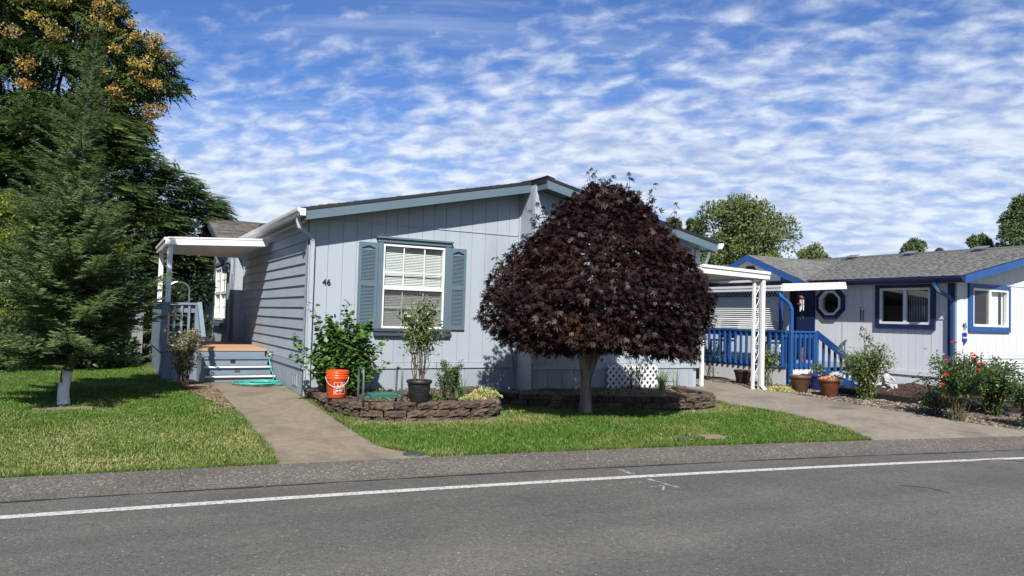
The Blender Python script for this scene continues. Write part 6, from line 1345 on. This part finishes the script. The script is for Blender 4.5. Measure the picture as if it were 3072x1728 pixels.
# windows
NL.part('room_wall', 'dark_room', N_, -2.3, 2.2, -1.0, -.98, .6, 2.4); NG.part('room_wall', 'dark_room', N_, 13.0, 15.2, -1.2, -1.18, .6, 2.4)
wA = sash_window(NL, N_, *W1, mull=(-1.40,), fw=.05, glass='glass_dark')
b = MB()
for i in range(14): s = -1.95+i*.037; b.add([NL.p(s, -.07, 1.56), NL.p(s+.026, -.085, 1.56), NL.p(s+.026, -.085, 2.29), NL.p(s, -.07, 2.29)], [(0, 1, 2, 3)])
o = b.build('blind', 'curtain', wA); o['kind'] = 'stuff'
for a in ((-.799, -.70, 1.42, 2.43), (-2.09, -1.991, 1.42, 2.43)): NL.part('window_trim', 'dark_blue', N_, a[0], a[1], 0, .05, a[2], 2.40)
NL.part('window_trim', 'dark_blue', N_, -1.99, -.80, 0, .05, 1.42, 1.523); NL.part('window_trim', 'dark_blue', N_, -1.99, -.80, 0, .05, 2.327, 2.40)
wB = sash_window(NG, N_, *W2, mull=(13.99,), fw=.05, screen=(13.385, 13.95, 1.57, 2.28))
NG.part('curtain', 'curtain', wB, 14.03, 14.45, -.075, -.065, 1.55, 2.28); NG.part('curtain', 'curtain', wB, 14.58, 14.635, -.075, -.065, 1.55, 2.28)
for a, c_ in ((13.19, 13.328), (14.692, 14.75)): NG.part('window_trim', 'royal_blue', N_, a, c_, 0, .045, 1.40, 2.42)
NG.part('window_trim', 'royal_blue', N_, 13.33, 14.69, 0, .045, 1.40, 1.513); NG.part('window_trim', 'royal_blue', N_, 13.33, 14.69, 0, .045, 2.332, 2.42)
def octo(r, z=0): return [(OC[0]+r*math.cos(R(22.5+45*i))/math.cos(R(22.5)), OC[1]+r*math.sin(R(22.5+45*i))/math.cos(R(22.5))) for i in range(8)]
def octring(ri, ro_, n0, n1, m, name, parent):
    a, b = octo(ri), octo(ro_); mb = MB()
    for i in range(8): j = (i+1) % 8; NL.poly(mb, [a[i], a[j], b[j], b[i]], n0, n1)
    return mb.build(name, m, parent)
wo = octring(.245, .30, -.04, .06, 'vinyl', 'octagon_window', N_); octring(.302, .40, -.005, .05, 'dark_blue', 'window_trim', N_)
MB().add([NL.p(a, -.02, z) for a, z in octo(.246)], [tuple(range(8))]).build('pane', 'glass_dark', wo)
# door
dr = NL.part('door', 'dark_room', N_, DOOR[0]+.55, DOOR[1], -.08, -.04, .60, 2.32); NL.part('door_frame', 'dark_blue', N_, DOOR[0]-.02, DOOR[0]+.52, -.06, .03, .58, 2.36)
PN = Pl('x', U0)
dn = downspout(N_, [(12.40, -2.28, 2.42), (12.40, -2.28, 2.34), (12.44, -2.32, 2.24), (12.62, -2.44, 2.12), (12.68, -2.49, 2.02), (12.68, -2.49, .15)], 'navy_pipe', .075, .06)
me = text_mesh('45', .165, 'number_metal', .006); q = link('house_number', me, N_, (13.02, V0-.036, 1.515)); q.rotation_euler = (R(90), 0, 0)
sh_ = MB(); S_ = [(12.93, 1.36), (12.97, 1.38), (13.06, 1.38), (13.10, 1.36), (13.085, 1.29), (13.105, 1.22), (13.06, 1.165), (13.015, 1.145), (12.97, 1.165), (12.925, 1.22), (12.945, 1.29)]
NG.poly(sh_, S_, .034, .044); sg_ = sh_.build('security_sign', 'sign_blue', N_); NG.part('sign_band', 'print_white', sg_, 12.945, 13.085, .045, .048, 1.262, 1.285)

# ------------------------------------------------------------------ deck of house 45
D2 = thing('porch_deck', 'royal blue railed porch deck with white skirting in front of white house', 'deck', (11.0, 1.5, .17))
UF, VN, VF, UW, DZ = 9.80, -.72, 3.8, 12.70, .58
for i in range(20):
    u = UF+.02+i*.146
    if u > UW-.1: break
    box('deck_board', 'shed_paint', D2, u, u+.14, VN+.02, VF, DZ-.04, DZ)
PFr = Pl('x', UF); PNr = Pl('y', VN)
planks(PFr, 'skirting_plank', 'gable_white', D2, VN+.02, VF, .08, lambda s: .52, .20, .26, seed=21); planks(PNr, 'skirting_plank', 'gable_white', D2, UF+.12, 10.72, .08, lambda s: .52, .30, .4, seed=22)
def rail(pl, s0, s1, sp, off=.0):
    pl.part('top_rail', 'royal_blue', D2, s0, s1, -.04, .05, 1.28, 1.32); pl.part('rail_board', 'royal_blue', D2, s0+.01, s1-.01, -.012, .012, 1.17, 1.278); pl.part('rail_board', 'royal_blue', D2, s0+.01, s1-.01, -.012, .012, .52, .63)
    s = s0+.08
    while s < s1-.05: pl.part('baluster', 'royal_blue', D2, s-.021, s+.021, .013, .055, .55, 1.265); s += sp
rail(PFr, VN, VF, .165); rail(PNr, UF, 10.66, .145)
for (u, v) in ((UF, VN), (UF, 1.0), (UF, 2.9)): box('rail_post', 'royal_blue', D2, u+.013, u+.10, v+.013, v+.10, .10, 1.275)
box('rail_post', 'royal_blue', D2, 10.62, 10.71, VN-.07, VN+.02, .30, 1.30)
for v in np.linspace(-.9, -1.62, 6): box('stair_baluster', 'royal_blue', D2, 10.70, 10.742, v-.021, v+.021, .42+.62*(v+.9), 1.13+.62*(v+.9))
MB().beam((10.68, VN-.02, 1.28), (10.68, -1.72, .66), .04, .13).build('stair_rail', 'royal_blue', D2); MB().beam((10.68, VN-.02, .55), (10.68, -1.80, .16), .04, .16).build('stringer', 'royal_blue', D2)
for i, (v, z) in enumerate(((-.88, .46), (-1.17, .33), (-1.46, .20))): box('stair_tread', 'shed_paint', D2, 10.72, 12.3, v-.145, v+.14, z-.04, z); box('stair_riser', 'gable_white', D2, 10.73, 12.28, v-.12, v-.10, z-.14, z-.042)
vent(PNr, 10.08, 10.40, .30, .44, 'gable_white', D2)
ply = box('plywood_sheet', 'ply_tan', None, 8.93, 9.12, 1.05, 1.08, .185, 1.25); tag(ply, 'orange tan plywood sheet standing behind the corner of blue-grey house', 'board')
# awning over the porch
A2 = thing('porch_awning', 'white metal awning over the blue railed porch', 'awning', (11.0, 1.6, 1.32))
def za(u): return 2.18+.066*(u-10.0)
MB().prism([(9.98, VN+.28, za(9.98)+.03), (11.97, VN+.28, za(11.97)+.03), (11.97, VN+.28, za(11.97)+.06), (9.98, VN+.28, za(9.98)+.06)], (0, 4.6, 0)).build('roof_panel', 'white_metal', A2)
box('fascia', 'white_metal', A2, 9.93, 9.975, -.46, 4.2, 2.16, 2.285); box('fascia_lip', 'white_metal', A2, 9.905, 9.928, -.46, 4.2, 2.165, 2.21); box('fascia_lip', 'white_metal', A2, 9.905, 9.928, -.46, 4.2, 2.235, 2.285)
MB().prism([(9.93, -.50, 2.155), (12.0, -.50, za(12.0)-.02), (11.94, -.50, za(12.0)+.13), (9.93, -.50, 2.315)], (0, .037, 0)).build('fascia', 'white_metal', A2)
for v in (-.35, 3.9): box('post', 'royal_blue', A2, 10.02, 10.055, v-.035, v+.035, 1.322, 2.155)
downspout(A2, [(9.94, -.40, 2.15), (9.94, -.40, 2.09), (9.90, -.5, 2.0), (9.86, -.66, 1.93), (9.84, -.76, 1.85), (9.84, -.80, 1.75), (9.84, -.80, .15)], 'royal_blue', .075, .06)
LV = thing('louvre_shade', 'white horizontal louvre shade hanging above the blue porch rail', 'shade', (9.95, .6, 1.33))
i = 0; z = 1.36
while z < 2.02:
    MB().prism([(10.065, -.30, z), (10.095, -.30, z+.030), (10.098, -.30, z+.027), (10.068, -.30, z-.003)], (0, 3.0, 0)).build('shade_slat', 'white_metal', LV); z += .047; i += 1
box('shade_edge', 'white_metal', LV, 10.06, 10.10, -.335, -.302, 1.345, 2.02); box('shade_edge', 'white_metal', LV, 10.06, 10.10, 2.702, 2.73, 1.345, 2.02); box('bottom_rail', 'white_metal', LV, 10.06, 10.10, -.335, 2.73, 1.325, 1.344)
LS = thing('lattice_strip', 'dark blue lattice strip under the white awning edge', 'lattice', (9.96, .6, 2.03)); lattice(LS, Pl('x', 10.10), -.28, 3.0, 2.03, 2.15, 'dark_blue', .085, .022, .008)

# ------------------------------------------------------------------ carport of house 46
CP = thing('carport', 'white metal carport roof on twin posts beside the blue-grey house', 'carport', (8.3, 1.0, .16))
def zk(x): return 2.512-.03*(x-7.09)
MB().prism([(6.95, -1.21, zk(6.95)-.155), (8.74, -1.21, zk(8.74)-.140), (8.74, -1.21, zk(8.74)), (6.95, -1.21, zk(6.95))], (0, .04, 0)).build('fascia', 'white_metal', CP)
MB().prism([(6.95, -1.235, zk(6.95)-.045), (8.745, -1.235, zk(8.745)-.045), (8.745, -1.235, zk(8.745)+.008), (6.95, -1.235, zk(6.95)+.008)], (0, .024, 0)).build('fascia_lip', 'white_metal', CP)
box('fascia', 'white_metal', CP, 8.70, 8.739, -1.168, 9.5, 2.325, 2.455)
def pan():
    V = []; Fc = []; xs = np.linspace(7.62, 8.70, 49)
    for x in xs: z = zk(x)-.095+.016*math.sin((x-7.6)*2*math.pi/.135); V += [(x, -1.165, z), (x, 9.5, z)]
    for i in range(len(xs)-1): Fc.append((2*i, 2*i+2, 2*i+3, 2*i+1))
    MB().add(V, Fc).build('roof_panel', 'white_metal', CP)
pan()
MB().prism([(6.97, -1.166, zk(6.97)-.10), (7.615, -1.166, zk(7.615)-.10), (7.615, -1.166, zk(7.615)-.085), (6.97, -1.166, zk(6.97)-.085)], (0, .55, 0)).build('roof_panel', 'white_metal', CP)
for y0 in (-1.10,):
    for x in (8.43, 8.615): box('post', 'white_paint', CP, x-.024, x+.024, y0-.024, y0+.024, .12, 2.33)
    for z0 in (.35, 1.0, 1.65):
        pts = [(8.457+.064*(1-math.cos(t)*1), y0, z0+.28+.27*math.sin(t-math.pi/2)) for t in np.linspace(.2, 2*math.pi-.2, 22)]
        S = [(8.523+.058*math.cos(t)*(1 if t < math.pi else -1)*.9, y0, z0+.30+.25*(1-t/math.pi)) for t in np.linspace(0, 2*math.pi, 24)]
        MB().tube(S, .006, 5).build('scroll', 'white_paint', CP)
        for zz, sgn in ((z0+.55, 1), (z0+.05, -1)):
            C_ = [(8.523+sgn*(.045-.030*t/5)*math.cos(t), y0, zz+(.045-.030*t/5)*math.sin(t)) for t in np.linspace(0, 5, 14)]; MB().tube(C_, .005, 5).build('scroll', 'white_paint', CP)
downspout(CP, [(8.615, -1.155, 2.34), (8.615, -1.155, .24), (8.66, -1.20, .17)], 'white_paint', .078, .055)

# ------------------------------------------------------------------ pots, ornaments and plants by house 45
def planter(label, c, r, h, m, group, seed=0, soil=True):
    T_ = thing('plant_pot', label, 'pot', c, group); k = r
    MB().lathe(c, [(0, 0), (k*.62, 0), (k*.66, .01), (k*.92, h*.80), (k*.94, h*.82), (k*1.0, h*.83), (k*1.02, h*.98), (k*.98, h), (k*.90, h*.99), (k*.86, h*.86), (0, h*.86)], 28).build('pot_body', m, T_, True); return T_
planter('dark rusty terracotta pot nearest the white carport posts', (9.08, -.22, .165), .185, .30, 'rust_pot', 'terracotta pots along the driveway')
planter('plain brown terracotta pot in the middle of the gravel edge', (9.20, -1.58, .135), .205, .33, 'terracotta', 'terracotta pots along the driveway')
planter('orange stained terracotta pot filled with dry leaves by the stairs', (9.30, -2.16, .11), .21, .34, 'terracotta_orange', 'terracotta pots along the driveway')
cushion('dried_plant', 'dry orange leaves filling the stained terracotta pot', (9.30, -2.16, .40), .17, .17, .07, 160, 'petal_faded', .05, 11)
planter('glossy blue pot behind the orange stained terracotta pot', (9.85, -1.45, .14), .18, .33, 'pot_blue', None)
cushion('potted_plant', 'soft green plant growing in the glossy blue pot', (9.85, -1.45, .42), .16, .16, .26, 260, 'leaf_rose', .05, 12)
planter('dark green pot squeezed between white bowls and blue pot', (9.95, -1.15, .155), .15, .28, 'pot_green', None)
planter('left small white bowl planter before the white deck skirting', (9.72, -.98, .16), .085, .14, 'statue_white', 'small white bowls'); planter('right small white bowl planter beside the dark green pot', (9.80, -1.14, .155), .085, .14, 'statue_white', 'small white bowls')
def figure(name, label, cat, c, m, parts_, hat=None):
    T_ = thing(name, label, cat, c); mb = MB(); mb.lathe(c, parts_, 14); mb.build('body', m, T_, True)
    return T_
T_ = figure('garden_statue', 'white mushroom capped gnome statue at the foot of the blue stairs', 'statue', (9.98, -1.78, .13), 'statue_white', [(0, 0), (.10, 0), (.11, .03), (.085, .07), (.10, .13), (.085, .20), (.055, .25), (.06, .30), (.05, .35), (0, .37)])
MB().lathe((9.98, -1.78, .42), [(.02, -.03), (.14, -.005), (.155, .02), (.125, .075), (.06, .115), (0, .12)], 16).build('mushroom_cap', 'statue_white', T_, True)
for sx in (-.07, .07): MB().ball((9.98+sx, -1.84, .35), (.035, .035, .05), 8, 5).build('arm', 'statue_white', T_, True)
T_ = figure('garden_statue', 'white seated cherub statue by the white wall left of the red roses', 'statue', (11.30, -1.95, .15), 'statue_white', [(0, 0), (.13, 0), (.135, .05), (.11, .07), (.085, .12), (.075, .20), (.09, .27), (.08, .32), (.04, .355), (.035, .38), (0, .38)])
cx_, cy_ = 11.30, -1.95
MB().ball((cx_-.01, cy_-.02, .15+.44), (.062, .066, .075), 12, 8).build('head', 'statue_white', T_, True); MB().ball((cx_, cy_-.005, .15+.475), (.07, .072, .055), 12, 6).build('hair', 'statue_white', T_, True)
MB().tube([(cx_-.08, cy_-.02, .45), (cx_-.13, cy_-.08, .36), (cx_-.07, cy_-.15, .33)], [.03, .027, .022], 8).build('arm', 'statue_white', T_, True); MB().tube([(cx_+.08, cy_-.02, .45), (cx_+.12, cy_-.09, .38), (cx_+.05, cy_-.15, .36)], [.03, .027, .022], 8).build('arm', 'statue_white', T_, True)
for sx in (-1, 1):
    MB().tube([(cx_+sx*.05, cy_-.05, .25), (cx_+sx*.07, cy_-.17, .27), (cx_+sx*.06, cy_-.19, .17)], [.045, .04, .03], 8).build('leg', 'statue_white', T_, True)
    MB().prism([(cx_+sx*.03, cy_+.07, .44), (cx_+sx*.16, cy_+.10, .52), (cx_+sx*.17, cy_+.10, .40), (cx_+sx*.10, cy_+.09, .30)], (0, .02, 0)).build('wing', 'statue_white', T_)
for i, (u, v, r, h) in enumerate(((10.05, -.42, .06, .13), (10.22, -.45, .06, .14), (10.36, -.42, .055, .14))):
    planter(('left', 'middle', 'right')[i]+' small white pot of three on the blue porch deck', (u, v, DZ+.002), r, h, 'statue_white', 'white pots on the deck')
figure('garden_statue', 'slim white statue on the deck behind the corner balusters', 'statue', (9.96, -.30, DZ+.002), 'statue_white', [(0, 0), (.04, 0), (.045, .05), (.03, .12), (.045, .2), (.03, .27), (.02, .29), (.035, .34), (.03, .38), (0, .40)])
figure('garden_statue', 'orange brown carved statue on the deck beside the stair post', 'statue', (10.56, -.50, DZ+.002), 'statue_orange', [(0, 0), (.06, 0), (.065, .08), (.05, .12), (.07, .18), (.055, .24), (.065, .29), (.045, .34), (.05, .38), (0, .43)])
WH = tag(MB().tube([(10.25+.07*math.cos(t), -.20, .92+.09*math.sin(t)) for t in np.linspace(0, 6.283, 22)], .012, 6, False).build('wreath_ring', 'curtain'), 'small pale ring ornament seen between the blue balusters', 'ornament')
def chair(label, x, y, rot, m):
    T_ = thing('patio_chair', label, 'chair', (x, y, DZ), 'chairs on the blue railed porch'); c_, s_ = math.cos(rot), math.sin(rot)
    def P(a, b, z): return (x+a*c_-b*s_, y+a*s_+b*c_, DZ+z)
    MB().prism([P(-.23, -.22, .42), P(.23, -.22, .42), P(.23, .22, .42), P(-.23, .22, .42)], (0, 0, .04)).build('seat', m, T_); MB().prism([P(-.23, .20, .5), P(.23, .20, .5), P(.23, .26, .95), P(-.23, .26, .95)], tuple(np.array(P(0, .03, 0))-np.array(P(0, 0, 0)))).build('backrest', m, T_)
    for a in (-.21, .21):
        for b_ in (-.2, .22): MB().beam(P(a, b_, .003), P(a, b_, .46 if b_ < 0 else .9), .03, .03, up=(1, 0, 0)).build('leg', m, T_)
    for a in (-.23, .23): MB().beam(P(a, -.2, .62), P(a, .24, .66), .04, .025).build('armrest', m, T_)
chair('dark patio chair behind the left blue balusters', 10.6, 1.9, -1.4, 'drip_edge'); chair('dark patio chair nearer the middle of the blue rail', 10.6, .55, -1.7, 'drip_edge')
# hanging things
FD = thing('hummingbird_feeder', 'red hummingbird feeder hanging under the awning edge', 'bird feeder', (10.6, -.40, 1.90))
MB().tube([(10.6, -.40, 2.06), (10.6, -.40, 2.215)], .004, 5).build('hanger', 'black_metal', FD); MB().lathe((10.6, -.40, 1.88), [(0, 0), (.05, 0), (.075, .02), (.06, .04), (.03, .05)], 14).build('feeder_base', 'feeder_red', FD, True); MB().lathe((10.6, -.40, 1.93), [(.028, 0), (.032, .1), (.045, .13), (.04, .15), (0, .155)], 12).build('bottle', 'feeder_red', FD, True)
def chime(label, u, v, ztop, hang, m, rt, tubes, tl):
    T_ = thing('wind_chime', label, 'wind chime', (u, v, ztop-.5)); MB().tube([(u, v, ztop), (u, v, hang)], .003, 5).build('cord', 'black_metal', T_); MB().lathe((u, v, ztop), [(0, .035), (rt*.7, .02), (rt, 0), (0, -.004)], 14).build('cap', m, T_, True)
    for i in range(tubes): a = 2*math.pi*i/tubes; L_ = tl*(.75+.25*((i*.37) % 1)); MB().tube([(u+rt*.65*math.cos(a), v+rt*.65*math.sin(a), ztop-.03), (u+rt*.65*math.cos(a), v+rt*.65*math.sin(a), ztop-.03-L_)], .008, 6).build('tube', 'black_metal' if m == 'black_metal' else 'chrome', T_)
    MB().tube([(u, v, ztop), (u, v, ztop-tl-.12)], .0025, 4).build('clapper_cord', 'black_metal', T_); MB().tube([(u, v+.04*math.cos(t), ztop-tl-.16+.04*math.sin(t)) for t in np.linspace(0, 6.283, 14)], .010, 6, False).build('sail', 'black_metal', T_)
chime('wind chime with green cap hanging beside the octagon window', 10.6, -.43, 2.03, 2.22, 'chime_green', .055, 5, .28)
chime('black wind chime hanging before the white wall by the big window', 12.36, -.62, 1.86, 2.40, 'black_metal', .06, 6, .30)
# black edging of the bark bed
ED = thing('bed_edging', 'black plastic edging round the dark bark bed', 'garden edging', (10.3, -3.2, .1))
def edging():
    P = np.array(EDGE); g = []
    for (a, b) in zip(P[:-1], P[1:]):
        n = max(1, int(np.linalg.norm(b-a)/.5))
        for i in range(n):
            p = a+(b-a)*i/n; q = a+(b-a)*(i+1)/n; zp_, zq = float(gz(*p)), float(gz(*q)); d = unit(q-p)*.004; MB().beam((p[0]+d[0], p[1]+d[1], zp_+.055), (q[0]-d[0], q[1]-d[1], zq+.055), .05, .13).build('edging_board', 'edging', ED)
edging()
# roses along the drive of house 45
rose('rose_bush', 'bare caned rose in front of the left blue balusters', 'rose bush', (8.90, .55, .17), .9, .28, 11, 300, 'leaf_rose_dark', .055, 'cane', [('petal_white', [(9.0, .5, 1.02)], .05, 'bloom')], .5, seed=61)
rose('rose_bush', 'sparse rose beside the white carport downspout', 'rose bush', (9.24, -.75, .16), .88, .40, 16, 800, 'leaf_rose', .058, 'cane_green', [], .45, seed=62)
rose('rose_bush', 'dense pale leaved shrub hiding the foot of the blue stair rail', 'shrub', (9.72, -2.64, .09), 1.08, .50, 40, 5200, 'leaf_rose', .05, 'cane_green', [('petal_white', [(9.95, -2.95, .3), (9.98, -2.9, .27)], .03, 'bloom')], .05, seed=63, rx=1.0)
rose('rose_bush', 'wispy arching shoots above the pale leaved shrub', 'shrub', (9.92, -2.45, .3), 1.28, .16, 4, 130, 'leaf_rose_dark', .06, 'cane', [], .5, seed=64, lean=(.10, 0))
rose('rose_bush', 'large red flowered rose bush with tall bare canes by the driveway', 'rose bush', (9.10, -4.66, .0), 1.10, .62, 34, 3400, 'leaf_rose_dark', .058, 'cane_green', [('petal_red', [(8.78, -4.7, .94), (9.06, -4.65, 1.22), (9.42, -4.75, 1.02), (9.42, -4.75, .96), (9.36, -4.85, .88), (9.50, -4.8, .89), (9.34, -4.85, .80), (8.68, -4.75, .72), (8.58, -4.75, .58), (9.5, -4.8, .74)], .072, 'bloom'), ('petal_faded', 4, .04, 'faded_bloom')], .42, seed=65)
rose('rose_bush', 'leafy green shrub spreading right behind the red rose', 'shrub', (10.35, -4.55, .02), .98, .70, 44, 5600, 'leaf_rose_dark', .06, 'cane_green', [('petal_white', 2, .04, 'bloom')], .12, seed=66)
rose('rose_bush', 'crimson flowered rose cut off by the right edge of the photo', 'rose bush', (9.66, -5.45, -.02), .78, .40, 26, 2400, 'leaf_rose_dark', .05, 'cane', [('petal_crimson', [(9.45, -5.5, .50), (9.26, -5.5, .27)], .05, 'bloom')], .1, seed=67)
rose('rose_bush', 'low rose with dark leaves at the black edging left of the red rose', 'rose bush', (9.30, -4.2, .03), .42, .38, 14, 800, 'leaf_rose_dark', .05, 'cane', [], .1, seed=68)
cushion('small_plant', 'small dark plant in the bark bed between cherub and red rose', (11.3, -3.0, .2), .14, .14, .16, 140, 'leaf_rose_dark', .05, 13)
